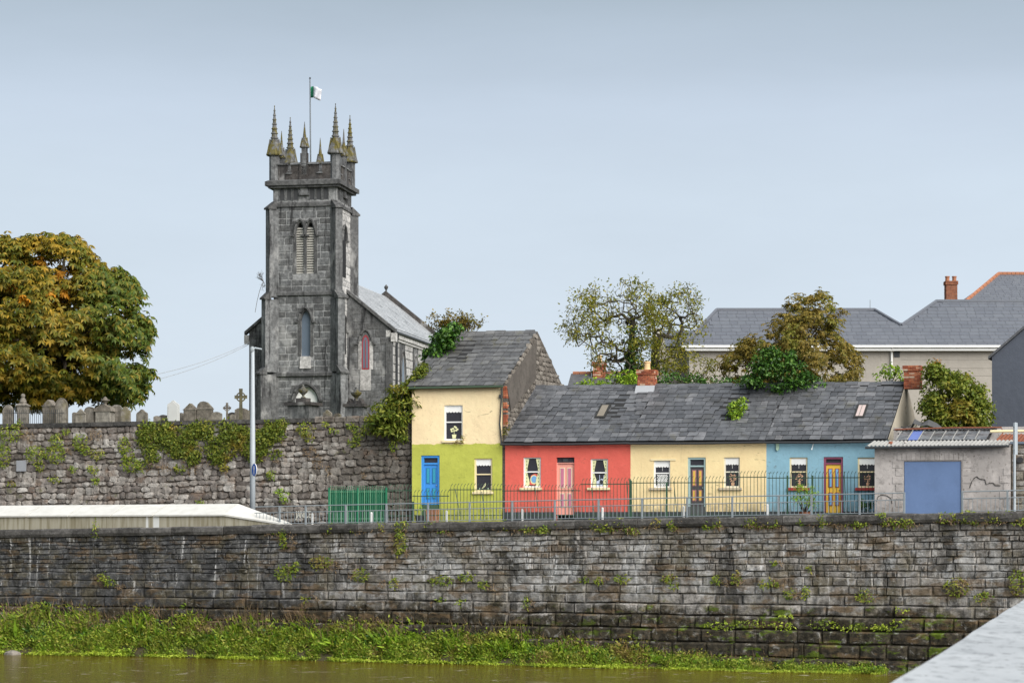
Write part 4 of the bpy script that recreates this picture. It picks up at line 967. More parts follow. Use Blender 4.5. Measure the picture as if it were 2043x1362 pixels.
MB(GRF).tube([(GRF.u(1976, 1), 1, ZP(858, 92.6)), (gu1 + 2, 1, ZP(856, 92))], .05, 6).build('pipe', M_creamtrim, lt)
# dark rendered gable house far right
DF = Fr(P(1979, 0, 101)[:2], 8, 20)
dg = thing('dark_house', DF(3, 0, 6), 'slate blue rendered gable end at the right edge', 'house')
dz0, dz1 = ZP(712, 101), ZP(655, 100.3); ur = DF.u(2043); slope = (dz1 - dz0) / ur
MB(DF).prism([(0, 5.2), (9, 5.2), (9, dz0), (4.5, dz0 + slope * 4.5), (0, dz0)], 0, 9).build('wall', M_darkrender, dg)
MB(DF).hexa([(-.14, -.12, dz0 - .10), (4.5, -.12, dz0 + slope * 4.5 + .02), (4.5, 9, dz0 + slope * 4.5 + .02), (-.14, 9, dz0 - .10), (-.14, -.12, dz0 + .02), (4.5, -.12, dz0 + slope * 4.5 + .14), (4.5, 9, dz0 + slope * 4.5 + .14), (-.14, 9, dz0 + .02)]).build('roof', M_slate, dg)
# ------------------------------------------------------------------ sign pole at right, lamp post and traffic sign at left
sp_ = thing('sign_pole', P(2024, 1020, 86.5), 'galvanised sign pole seen from behind at the right edge', 'pole')
c = P(2024, 1020, 86.5); M_pole = paint('pale_grey_pole', (.40, .44, .475), .45, .15, .5)
MB().lathe(c.x, c.y, [(.048, c.z - .3), (.048, ZP(843, 86.5))], 10).build('pole', M_pole, sp_)
sf = Fr((c.x + .01, c.y - .06), -68); MB(sf).box(.0, .52, .0, .012, ZP(906, 86.5), ZP(842, 86.5)).build('sign_back', M_pole, sp_)
MB(sf).box(-.05, .5, .014, .04, ZP(852, 86.5), ZP(850, 86.5)).box(-.05, .5, .014, .04, ZP(898, 86.5), ZP(896, 86.5)).build('bracket', M_galv, sp_)
lp = thing('lamp_post', P(504, 1030, 98.5), 'tall pale grey lamp post on the quay before the ivy', 'lamp post')
c = P(504, 1030, 98.5); yl = 98.5
MB().lathe(c.x, c.y, [(.115, c.z - .4), (.110, ZP(900, yl)), (.075, ZP(698, yl)), (.05, ZP(693, yl))], 12).build('pole', M_pole, lp, smooth=True)
MB().tube([(c.x, c.y, ZP(697, yl)), (c.x + .1, c.y, ZP(694, yl)), (c.x + .38, c.y - .05, ZP(696.5, yl))], .05, 8, .03).build('lamp_arm', M_pole, lp)
MB().lathe(c.x - .02, c.y, [(.09, ZP(702, yl)), (.1, ZP(697, yl)), (.06, ZP(691, yl))], 10).build('cap', M_galv, lp)
sg = thing('traffic_sign', P(507, 937, 98.2), 'round blue sign with a white upward arrow on the lamp post', 'sign')
s0 = P(507.5, 937, 98.25); SG = Fr((s0.x, s0.y - .1), 62); R_ = .27
disc = lambda r, n=28: [(r * cos(2 * pi * k / n), s0.z + r * sin(2 * pi * k / n)) for k in range(n)]
MB(SG).prism(disc(R_), 0, .02).build('rim', M_white, sg); MB(SG).prism(disc(R_ * .9), -.006, -.001).build('disc', paint('sign_blue', (.02, .13, .55), .4, .05), sg)
z = s0.z; MB(SG).prism([(-.03, z - .17), (.03, z - .17), (.03, z + .03), (.095, z + .03), (0, z + .18), (-.095, z + .03), (-.03, z + .03)], -.012, -.007).build('arrow', M_white, sg)
# ------------------------------------------------------------------ church
church = thing('church', CF(0, 0, 10.4), 'dark grey gothic church with a tall pinnacled square tower', 'church')
cz = lambda py, v=0.0: ZP(py, CF.Y(0, v)); cu = lambda px, v=0.0: CF.u(px, v)
CB = 10.2; HWT, DT = 2.05, 3.75
SIDE = Fr(CF(HWT, 0, 0)[:2], 0); SIDE.A = CF.B.copy(); SIDE.B = -CF.A      # right tower face: u = depth, v into the tower
def arch_pts(u0, u1, zs, zt, n=7):
    """pointed arch from (u0,zs) over the apex to (u1,zs)"""
    c = (u0 + u1) / 2; L = []
    for k in range(n + 1):
        a = k / n * pi / 2; L.append((u0 + (c - u0) * (1 - cos(a)) ** .85 if k else u0, zs + (zt - zs) * sin(a) ** 1.15 if k else zs))
    L[-1] = (c, zt)
    return L + [(2 * c - u, z) for u, z in L[-2::-1]]
def spandrels(mb, u0, u1, zs, zt, v0, v1, top):
    A = arch_pts(u0, u1, zs, zt); n = len(A) // 2
    mb.prism([(u0, top)] + A[:n + 1][::1] + [((u0 + u1) / 2, top)], v0, v1); mb.prism([((u0 + u1) / 2, top)] + A[n:] + [(u1, top)], v0, v1)
def hood(mb, u0, u1, zs, zt, v, r=.07, off=.14, leg=.0, stop=True):
    A = arch_pts(u0 - off, u1 + off, zs - leg, zt + off * 1.4, 8); mb.tube([(u, v, z) for u, z in A], r, 5)
    if stop:
        for s, e in ((-1, u0 - off), (1, u1 + off)): mb.box(min(e, e + s * .22), max(e, e + s * .22), v - .08, v + .05, zs - leg - .12, zs - leg - .01)

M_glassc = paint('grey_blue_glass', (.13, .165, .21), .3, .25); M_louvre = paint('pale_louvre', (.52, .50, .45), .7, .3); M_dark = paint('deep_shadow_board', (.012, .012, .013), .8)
# tower walls
front_holes = {}
def hole(px0, px1, py0, py1, v=0): return (cu(px0), cu(px1), cz(py1), cz(py0))
hl, hr = hole(591, 606, 444, 546), hole(611.5, 626.5, 444, 546); hw_ = hole(600, 619, 620, 711); hd_ = hole(588, 633, 772, 850)
holes = [hl, hr, hw_, hd_]
ZT = cz(367)
mb = MB(CF); wall_holes(mb, -2.0, 2.0, CB, ZT, holes, .35, .008)
mb.poly([(2.04, .008, CB), (2.04, DT, CB), (2.04, DT, ZT), (2.04, .008, ZT)]); mb.poly([(-2.0, DT, CB), (-2.0, .05, CB), (-2.0, .05, ZT), (-2.0, DT, ZT)]); mb.poly([(2.0, DT, CB), (-2.0, DT, CB), (-2.0, DT, ZT), (2.0, DT, ZT)]); mb.poly([(-2, .05, ZT), (2, .05, ZT), (2, DT, ZT), (-2, DT, ZT)])
tower = mb.build('tower', M_church_joint, church)
items = []
rn = random.Random(44)
def ashlar(fr, u0, u1, w0, w1, v, holes, hmin, hmax, wmin, wmax, relief, rn, gap=.009):
    w = w0
    while w < w1 - .1:
        h = min(rn.uniform(hmin, hmax), w1 - w)
        if w1 - w - h < .15: h = w1 - w
        u = u0
        while u < u1 - .02:
            ww = rn.uniform(wmin, wmax); b = min(u + ww, u1)
            if u1 - b < .15: b = u1
            segs = [(u, b)]
            for ha, hb, hc, hd in holes:
                if hc < w + h * .98 and hd > w + h * .02:
                    ns = []
                    for a_, b_ in segs:
                        if b_ <= ha or a_ >= hb: ns.append((a_, b_))
                        else:
                            if a_ < ha: ns.append((a_, ha))
                            if b_ > hb: ns.append((hb, b_))
                    segs = ns
            for a_, b_ in segs:
                if b_ - a_ < .05: continue
                c = fr((a_ + b_) / 2, v, w + h / 2)
                items.append(((b_ - a_) * h / c.y ** 2, c, stone_block(fr, a_, b_, w, w, w + h, w + h, v, relief, rn, gap, .014)))
            u = b
        w += h
strings = [cz(745), cz(584), cz(407)]
S_ = [CB + .4] + strings
pad = lambda h, s, t: (h[0] - s, h[1] + s, h[2] - .05, h[3] + t)
ph = [(hl[0] - .22, hr[1] + .22, hl[2] - .06, hl[3] + .16), pad(hw_, .22, .2), pad(hd_, .2, .15)]
for a, b in zip(S_, S_[1:]):
    ashlar(CF, -1.80, 1.80, a + .06, b - .06, 0, ph, .34, .52, .5, 1.05, .010, rn)
tow_front = items; items = []
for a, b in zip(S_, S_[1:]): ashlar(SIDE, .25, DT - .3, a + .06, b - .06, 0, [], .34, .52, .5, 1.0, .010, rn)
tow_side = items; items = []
# dressed surrounds, arches, infill
for h, zs, tl, tr, top in ((hl, cz(465), .21, .5 * (hr[0] - hl[1]), .13), (hr, cz(465), .5 * (hr[0] - hl[1]), .21, .13), (hw_, cz(640), .2, .2, .18), (hd_, cz(795), .2, .2, .12)):
    mb = MB(CF); spandrels(mb, h[0], h[1], zs, h[3], .0, .32, h[3] + .001)
    mb.box(h[0] - tl + .001, h[0] + .002, -.012, .06, h[2], h[3]).box(h[1] - .002, h[1] + tr - .001, -.012, .06, h[2], h[3]).box(h[0] - tl + .001, h[1] + tr - .001, -.011, .06, h[3], h[3] + top)
    mb.build('window_surround', M_church_trim, tower)
for h, zs, r, of in ((hl, cz(468), .07, .14), (hr, cz(468), .07, .14), (hw_, cz(640), .07, .14), (hd_, cz(797), .09, .16)):
    mb = MB(CF); hood(mb, h[0], h[1], zs, h[3], -.05, r, of); mb.build('hood_mould', M_church_trim, tower)
for h in (hl, hr):
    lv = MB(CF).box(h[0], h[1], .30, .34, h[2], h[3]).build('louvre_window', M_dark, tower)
    n = 19; hh = (h[3] - .28 - h[2]) / n
    for k in range(n):
        z = h[2] + (k + .15) * hh; MB(CF).hexa([(h[0], .08, z), (h[1], .08, z), (h[1], .24, z + hh * .6), (h[0], .24, z + hh * .6), (h[0], .07, z + .05), (h[1], .07, z + .05), (h[1], .24, z + hh * .6 + .05), (h[0], .24, z + hh * .6 + .05)]).build('louvre_slat', M_louvre, lv)
MB(CF).box(hw_[0], hw_[1], .24, .27, hw_[2], hw_[3]).build('lancet_pane', M_glassc, tower)
MB(CF).hexa([(hw_[0] - .05, -.1, hw_[2] - .75), (hw_[1] + .05, -.1, hw_[2] - .75), (hw_[1] + .05, .1, hw_[2] - .75), (hw_[0] - .05, .1, hw_[2] - .75), (hw_[0] - .02, -.04, hw_[2]), (hw_[1] + .02, -.04, hw_[2]), (hw_[1] + .02, .3, hw_[2] + .05), (hw_[0] - .02, .3, hw_[2] + .05)]).build('lancet_sill', M_church_light, tower)
MB(CF).box(hd_[0], hd_[1], .24, .28, hd_[2], hd_[3]).build('tympanum', M_white, tower)
# right face lancets
for zs0, zs1 in ((cz(548), cz(450)), (cz(702), cz(632))):
    a, b = 1.45, 2.25
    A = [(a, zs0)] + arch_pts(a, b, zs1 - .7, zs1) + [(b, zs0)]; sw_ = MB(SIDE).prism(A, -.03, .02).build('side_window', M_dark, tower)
    mb = MB(SIDE); hood(mb, a, b, zs1 - .7, zs1, -.07, .07, .14); mb.build('side_hood_mould', M_church_trim, tower)
# string courses, frieze, cornice
for py, e in ((745, .16), (584, .13), (407, .11)): z = cz(py); mb = MB(CF); mb.prismw([(-HWT - e + .04, -e), (HWT + e - .04, -e), (HWT + e, DT + e), (-HWT - e, DT + e)], z - .16, z + .02, 1.0); mb.prismw([(-HWT - e + .05, -e + .01), (HWT + e - .05, -e + .01), (HWT + e - .01, DT + e), (-HWT - e + .01, DT + e)], z + .02, z + .14, .94, (0, DT / 2)); mb.build('string_course', M_church_trim, tower)
fz0, fz1 = cz(405) + .12, cz(370)
MB(CF).box(-HWT + .02, HWT - .02, .012, DT, fz0, fz1).build('frieze_band', M_church, tower)
for fr, cs in ((CF, [cu(p) for p in (563, 577, 590, 623, 636, 650)]), (SIDE, [.55, 1.0, 1.45, 2.3, 2.75, 3.2])):
    for c in cs:
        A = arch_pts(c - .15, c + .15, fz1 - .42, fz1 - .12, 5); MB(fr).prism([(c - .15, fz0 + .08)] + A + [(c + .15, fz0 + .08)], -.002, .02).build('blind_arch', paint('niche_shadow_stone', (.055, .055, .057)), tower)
        mb = MB(fr); mb.tube([(c - .17, -.02, fz0 + .05)] + [(u, -.02, z) for u, z in arch_pts(c - .17, c + .17, fz1 - .42, fz1 - .08, 5)] + [(c + .17, -.02, fz0 + .05)], .035, 4); mb.build('arch_moulding', M_church_light if c == 99 else M_church, tower)
for fr, c in ((CF, 0.0), (SIDE, DT / 2)): MB(fr).box(c - .24, c + .24, -.10, .02, fz1 - .42, fz1 + .05).box(c - .32, c + .32, -.18, .02, fz1 - .62, fz1 - .42).build('corbel', M_church, tower)
mb = MB(CF); zc0, zc1 = cz(371), cz(361)
mb.prismw([(-2.28, -.28), (2.28, -.28), (2.28, DT + .28), (-2.28, DT + .28)], zc0 - .12, zc0 + .02); mb.prismw([(-2.45, -.42), (2.45, -.42), (2.45, DT + .42), (-2.45, DT + .42)], zc0 + .02, zc1 - .03); mb.prismw([(-2.44, -.41), (2.44, -.41), (2.44, DT + .41), (-2.44, DT + .41)], zc1 - .03, zc1 + .06, .93, (0, DT / 2))
mb.build('cornice', M_church_trim, tower)
# battlements
P0, P1, PC = zc1 + .05, cz(325), cz(347)
M_parapet = stone('parapet_stone', [(0, (.07, .062, .058)), (1, (.12, .108, .10))], 'church', .4)
def parapet(fr, L, c):
    w = L / 2 - .28
    mb = MB(fr); mb.box(c - w, c + w, -.06, .2, P0, PC).build('parapet', M_parapet, tower)
    for a, b in ((c - w, c - 1.14), (c - .86, c + .86), (c + 1.14, c + w)):
        if b - a < .05: continue
        m_ = MB(fr).box(a, b, -.06, .2, PC + .001, P1 - .12).build('merlon', M_parapet, tower); MB(fr).prismu([(-.14, P1 - .12), (-.14, P1 - .05), (.07, P1 + .05), (.28, P1 - .05), (.28, P1 - .12)], a - .05, b + .05).build('merlon_coping', M_church, tower)
    for x in (c - 1.0, c + 1.0): MB(fr).prismu([(-.13, PC), (-.13, PC + .05), (.07, PC + .13), (.26, PC + .05), (.26, PC)], x - .20, x + .20).build('crenel_coping', M_church, tower)
L_ = 2 * HWT
BACK = Fr(CF(HWT, DT, 0)[:2], 0); BACK.A = -CF.A; BACK.B = -CF.B; LEFT = Fr(CF(-HWT, DT, 0)[:2], 0); LEFT.A = -CF.B; LEFT.B = CF.A.copy()
FRONT = Fr(CF(-HWT, 0, 0)[:2], 0); FRONT.A = CF.A.copy(); FRONT.B = CF.B.copy()
parapet(FRONT, L_, HWT); parapet(SIDE, DT, DT / 2); parapet(BACK, L_, HWT); parapet(LEFT, DT, DT / 2)
def pinnacle(u, v, z0, zs, zt, r, big=True):
    mb = MB(CF)
    if big: mb.lathe(u, v, [(r, z0), (r, zs), (r * .9, zs + .01)], 8, pi / 8)
    else: mb.box(u - r, u + r, v - r, v + r, z0, zs)
    pn = mb.build('pinnacle', M_church if big else M_church, church)
    H = zt - zs; mb = MB(CF); R0 = r * (1.55 if big else 1.9)
    # gabled cap
    hb = .26 * H if big else .30 * H
    for k in range(4):
        a = k * pi / 2; du, dv = cos(a), sin(a); tu, tv = -sin(a), cos(a); q = R0 * .78
        pts = [(u + du * q + tu * q, v + dv * q + tv * q, zs), (u + du * q - tu * q, v + dv * q - tv * q, zs), (u + du * q * .8, v + dv * q * .8, zs + hb * 1.25)]
        mb.poly(pts); mb.poly([pts[0], pts[2], (u, v, zs + hb * 1.05)]); mb.poly([pts[2], pts[1], (u, v, zs + hb * 1.05)]); mb.poly([pts[1], pts[0], (u, v, zs - .0)])
    prof = [(R0 * .98, zs - .06), (R0 * 1.02, zs), (R0 * .76, zs + hb * .55), (r * .66, zs + hb)]
    if big:
        n = 8; z = zs + hb
        for k in range(n):
            f0 = k / n; f1 = (k + 1) / n; rb = r * .66 * (1 - f1 * .93); zz = z + (zt - z) * f1 ** .97
            prof += [(rb * 1.0, zz - .10), (rb * 1.28 + .015, zz - .08), (rb * 1.2 + .01, zz - .02), (rb, zz)]
        prof[-1] = (.02, zt)
    else: prof += [(r * .8, zs + hb + .02), (r * .5, zs + hb + .25 * H), (.015, zt)]
    mb.lathe(u, v, prof, 8, pi / 8); mb.build('spire', M_pinnacle, pn)
for u, v in ((-1.97, .1), (1.97, .1)): pinnacle(u, v, P0 - .02, cz(307), cz(208), .33)
for u, v in ((-1.97, DT - .1), (1.97, DT - .1)): pinnacle(u, v, P0 - .02, cz(307), cz(208) - .12, .33)
zm = cz(293); zmt = cz(243)
pinnacle(0, .02, P0 + .3, zm, zmt, .16, False); pinnacle(0, DT - .05, P0, zm - .45, zmt - .4, .15, False); pinnacle(-2.03, DT / 2, P0, zm - .3, zmt - .2, .15, False); pinnacle(2.03, DT / 2, P0, zm - .3, zmt - .2, .15, False)
MB(CF).box(-.30, .30, -.14, .1, P0, P1 - .2).box(-.24, .24, -.13, .1, P1 - .2, cz(306)).build('pinnacle_base', M_parapet, tower)
# diagonal buttresses in three weathered stages
def buttress(cu_, cv, du, dv):
    tu, tv = -dv, du; hw = .25; st = [(CB, cz(742), 1.02), (cz(742), cz(592), .70), (cz(592), cz(412), .40)]
    mb = MB(CF); caps = MB(CF)
    for i, (z0, z1, p) in enumerate(st):
        nxt = st[i + 1][2] if i < 2 else .02
        def pt(s, o, z): return (cu_ + du * s + tu * o, cv + dv * s + tv * o, z)
        zt = z1 - .16
        mb.hexa([pt(-.5, -hw, z0), pt(p, -hw, z0), pt(p, hw, z0), pt(-.5, hw, z0), pt(-.5, -hw, zt), pt(p, -hw, zt), pt(p, hw, zt), pt(-.5, hw, zt)])
        h2 = hw + .06; caps.hexa([pt(nxt - .1, -h2, zt), pt(p + .10, -h2, zt), pt(p + .10, h2, zt), pt(nxt - .1, h2, zt), pt(nxt - .1, -h2, zt + .55), pt(p + .10, -h2, zt + .10), pt(p + .10, h2, zt + .10), pt(nxt - .1, h2, zt + .55)])
    b = mb.build('buttress', M_church, church); caps.build('weathering', M_church_trim, b)
q = .7071
for a, b in ((-HWT, 0), (HWT, 0), (HWT, DT), (-HWT, DT)): buttress(a * .985, b, (-q if a < 0 else q), (-q if b == 0 else q))
# nave
NV, NL = 2.6, 17.6; n0, n1 = cu(497, NV), cu(781, NV); nc = (n0 + n1) / 2; ne = ZP(657, CF.Y(0, NV)); nr = ZP(538, CF.Y(0, NV)); NE = NV + NL
sw = ((nr - ne) / (nc - n0))
fw_h = (cu(722, NV), cu(737, NV), ZP(737, 152), ZP(668, 152))
mb = MB(CF); mb.poly([(n0, NV + .008, CB), (n1, NV + .008, CB), (n1, NV + .008, ne), (nc, NV + .008, nr), (n0, NV + .008, ne)]); mb.poly([(n1 - .008, NV, CB), (n1 - .008, NE, CB), (n1 - .008, NE, ne), (n1 - .008, NV, ne)]); mb.poly([(n0 + .04, NE, CB), (n0 + .04, NV, CB), (n0 + .04, NV, ne), (n0 + .04, NE, ne)]); mb.poly([(n1, NE, CB), (n0, NE, CB), (n0, NE, ne), (nc, NE, nr), (n1, NE, ne)])
nave = mb.build('nave', M_church, church)
NFR = Fr(CF(0, NV, 0)[:2], 10.8); NS = Fr(CF(n1, 0, 0)[:2], 0); NS.A = CF.B.copy(); NS.B = -CF.A
items = []
w = CB + .5
while w < nr:
    h = .48; half = (nc - n0) if w + h < ne else (nr - w - h) / sw
    for a, b in ((max(nc - half, n0) + .05, -HWT - .1), (HWT + .3, min(nc + half, n1) - .05)):
        if b - a > .3: ashlar(NFR, a, b, w, w + h, 0, [pad(fw_h, .25, .25)], h, h, .6, 1.2, .008, rn, .006)
    w += h
wins = [(NS.u(803), .62), (NS.u(829), .62), (NS.u(829) + 2.9, .62), (NS.u(829) + 5.8, .62)]
zw0, zw1 = ZP(800, 156), ZP(702, 156)
ashlar(NS, NV + .1, 12.5, CB + 2.5, ne - .5, 0, [(c - w_ - .2, c + w_ + .2, zw0, zw1 + .2) for c, w_ in wins], .42, .6, .6, 1.2, .008, rn, .006)
side_items = [q for q in items if (q[1] - CF.O).dot(CF.A) > n1 - .3]; front_items = [q for q in items if (q[1] - CF.O).dot(CF.A) <= n1 - .3]
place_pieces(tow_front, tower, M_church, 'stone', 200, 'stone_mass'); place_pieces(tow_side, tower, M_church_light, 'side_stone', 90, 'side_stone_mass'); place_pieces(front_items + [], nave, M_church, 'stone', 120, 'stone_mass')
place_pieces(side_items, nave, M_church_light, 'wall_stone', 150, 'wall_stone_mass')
M_redframe = paint('red_window_frame', (.30, .05, .06)); zs = ZP(684, 152)
A = [(fw_h[0], fw_h[2])] + arch_pts(fw_h[0], fw_h[1], zs, fw_h[3]) + [(fw_h[1], fw_h[2])]
gw = MB(NFR).prism(A, -.02, .02).build('nave_window', M_redframe, nave); k = .09; A = [(fw_h[0] + k, fw_h[2] + k)] + arch_pts(fw_h[0] + k, fw_h[1] - k, zs, fw_h[3] - k * 1.6) + [(fw_h[1] - k, fw_h[2] + k)]
MB(NFR).prism(A, -.03, -.021).build('pane', M_glassc, gw); MB(NFR).box((fw_h[0] + fw_h[1]) / 2 - .025, (fw_h[0] + fw_h[1]) / 2 + .025, -.05, -.031, fw_h[2], fw_h[3] - .3).build('mullion', M_redframe, gw)
mb = MB(NFR); hood(mb, fw_h[0], fw_h[1], zs, fw_h[3], -.06, .07, .22, 0); mb.build('hood_mould', M_church_trim, nave)
MB(NFR).box(fw_h[0] - .1, fw_h[1] + .1, -.03, .03, fw_h[2] - 1.3, fw_h[2] - .01).build('window_apron', M_church_light, nave)
MB(NFR).box(fw_h[0] - .24, fw_h[0] - .01, -.02, .03, fw_h[2], fw_h[3] - .4).box(fw_h[1] + .01, fw_h[1] + .24, -.02, .03, fw_h[2], fw_h[3] - .4).build('window_jamb', M_church_light, nave)
for c, w_ in wins:
    A = [(c - w_, zw0)] + arch_pts(c - w_, c + w_, zw1 - 1.5, zw1) + [(c + w_, zw0)]; nw_ = MB(NS).prism(A, -.012, .03).build('nave_window', paint('stone_tracery', (.27, .26, .25)), nave)
    A = [(c - w_ + .25, zw0)] + arch_pts(c - w_ + .25, c + w_ - .25, zw1 - 1.5, zw1 - .45) + [(c + w_ - .25, zw0)]; MB(NS).prism(A, -.03, -.013).build('pane', M_glassc, nw_)
    mb = MB(NS); mb.tube([(u, -.04, z) for u, z in [(c - w_, zw0)] + arch_pts(c - w_, c + w_, zw1 - 1.5, zw1) + [(c + w_, zw0)]], .09, 5); mb.build('moulding', M_church_trim, nw_)
# nave roof, verge coping, gutters
roof = MB(CF).hexa([(n1 + .12, NV + .2, ne - .12), (n1 + .12, NE - .1, ne - .12), (nc, NE - .1, nr - .08), (nc, NV + .2, nr - .08), (n1 + .12, NV + .2, ne + .0), (n1 + .12, NE - .1, ne + .0), (nc, NE - .1, nr + .04), (nc, NV + .2, nr + .04)]).hexa([(n0 - .12, NV + .2, ne - .12), (n0 - .12, NE - .1, ne - .12), (nc, NE - .1, nr - .09), (nc, NV + .2, nr - .09), (n0 - .12, NV + .2, ne + .0), (n0 - .12, NE - .1, ne + .0), (nc, NE - .1, nr + .03), (nc, NV + .2, nr + .03)]).build('roof', M_wetslate_sheen, church)
items = []
S = Vector((0, 0, 0)); NSR = Fr(CF(n1 + .12, 0, 0)[:2], 0); NSR.A = CF.B.copy(); NSR.B = -CF.A
mbs = MB(); Sv = NSR.B * (n1 + .12 - nc) + Vector((0, 0, nr + .04 - ne)); Ls = Sv.length; Sn = Sv / Ls; Nn = Vector((CF.A.x, CF.A.y, 0)) * (nr - ne) + Vector((0, 0, n1 - nc)); Nn.normalize()
for r in range(22):
    u = NV + .25; s0 = r * Ls / 22; s1 = s0 + Ls / 22 * 1.2
    while u < NE - .2:
        ww = rn.uniform(.5, .8); b = min(u + ww, NE - .15)
        def q(uu, ss, nn): p = NSR(uu, 0, ne) + Sn * ss + Nn * nn; return (p.x, p.y, p.z)
        mbs.hexa([q(u, s0, .02), q(b - .01, s0, .02), q(b - .01, min(s1, Ls), .0), q(u, min(s1, Ls), .0), q(u, s0, .04), q(b - .01, s0, .04), q(b - .01, min(s1, Ls), .015), q(u, min(s1, Ls), .015)]); u = b
mbs.build('slate_covering', M_wetslate_sheen, roof, kind='stuff')
for s, e in ((-1, n0), (1, n1)):
    for v0, v1, hgt, mt, nm in ((NV - .14, NV + .34, .16, M_church_trim, 'verge_coping'), (NE - .3, NE + .35, .42, M_parapet, 'far_gable_coping')):
        ov = .28; MB(CF).hexa([(e + s * ov, v0, ne - ov * sw - .05), (nc, v0, nr - .05), (nc, v1, nr - .05), (e + s * ov, v1, ne - ov * sw - .05), (e + s * ov, v0, ne - ov * sw + hgt), (nc, v0, nr + hgt), (nc, v1, nr + hgt), (e + s * ov, v1, ne - ov * sw + hgt)]).build(nm, mt, nave)
MB(CF).box(n1 - .02, n1 + .30, NV - .1, NV + .35, ne - .85, ne - .3).box(n0 - .30, n0 + .02, NV - .1, NV + .35, ne - .85, ne - .3).build('kneeler', M_church_light, nave)
MB(CF).box(n1 - .03, n1 + .16, NV + .36, NE, ne - .55, ne - .28).box(n1 - .03, n1 + .08, NV + .36, NE, ne - .72, ne - .56).build('eaves_cornice', M_church_light, nave)
MB(CF).tube([(n1 + .22, NV + .4, ne - .22), (n1 + .22, NE - .2, ne - .22)], .09, 6).build('gutter', M_gutter, nave)
dv_ = CF.v(788, n1); MB(CF).tube([(n1 + .22, dv_, ne - .25), (n1 + .16, dv_, ne - .7), (n1 + .12, dv_, ne - 1.0), (n1 + .12, dv_, CB)], .075, 6).build('downpipe', M_gutter, nave)
MB(CF).lathe(nc, NE, [(.10, nr + .3), (.05, nr + .5), (.12, nr + .62), (.16, nr + .72), (.02, nr + .9)], 8).build('finial', M_church_trim, nave)
MB(CF).box(n1 - .35, n1 + .05, NV - .05, NV + .2, CB, ne - .86).build('corner_pilaster', M_church, nave)
# flag and pole
fp = thing('flagpole', CF(.42, 1.2, P0), 'slim dark flagpole on the church tower roof', 'flagpole')
fu = CF.u(620, 1.2); zp = ZP(158, CF.Y(fu, 1.2)); MB(CF).tube([(fu, 1.2, P0), (fu - .05, 1.2, zp)], .055, 8, .035).build('pole', paint('pole_grey', (.16, .18, .20)), fp); MB(CF).lathe(fu - .05, 1.2, [(.03, zp), (.07, zp + .05), (.02, zp + .12)], 8).build('finial', M_gutter, fp)
fl = thing('flag', CF(fu, 1.2, zp - .6), 'small green and white flag drooping from the flagpole', 'flag')
def cloth(px0, px1, nm, mt, ph):
    mb = MB(CF); g = {}; N = 8
    for i in range(N + 1):
        for j in range(6):
            a = i / N; px = px0 + (px1 - px0) * a; t = (px - 618.5) / 24
            py = 174 + (196 - 174) * j / 5 + 4.0 * max(0, t) ** 1.5 * (j / 5) - 1.5 * sin(t * 5) + 3 * t * (1 - j / 5) * (t > .7)
            v = 1.2 + .22 * sin(t * 7 + j * .4); u, z = CF.uz(px - (2.5 * j / 5 if t > .4 else -0), py, v); g[i, j] = mb.V(u, v, z)
    for i in range(N):
        for j in range(5): mb.fs.append([g[i, j], g[i + 1, j], g[i + 1, j + 1], g[i, j + 1]])
    o = mb.build(nm, mt, fl, smooth=True); md = o.modifiers.new('thick', 'SOLIDIFY'); md.thickness = .01; return o
cloth(618.5, 625.5, 'green_band', paint('flag_green', (.01, .16, .08), .8), 0); cloth(625.5, 642, 'white_band', paint('flag_white', (.66, .66, .72), .8, .05), 0)

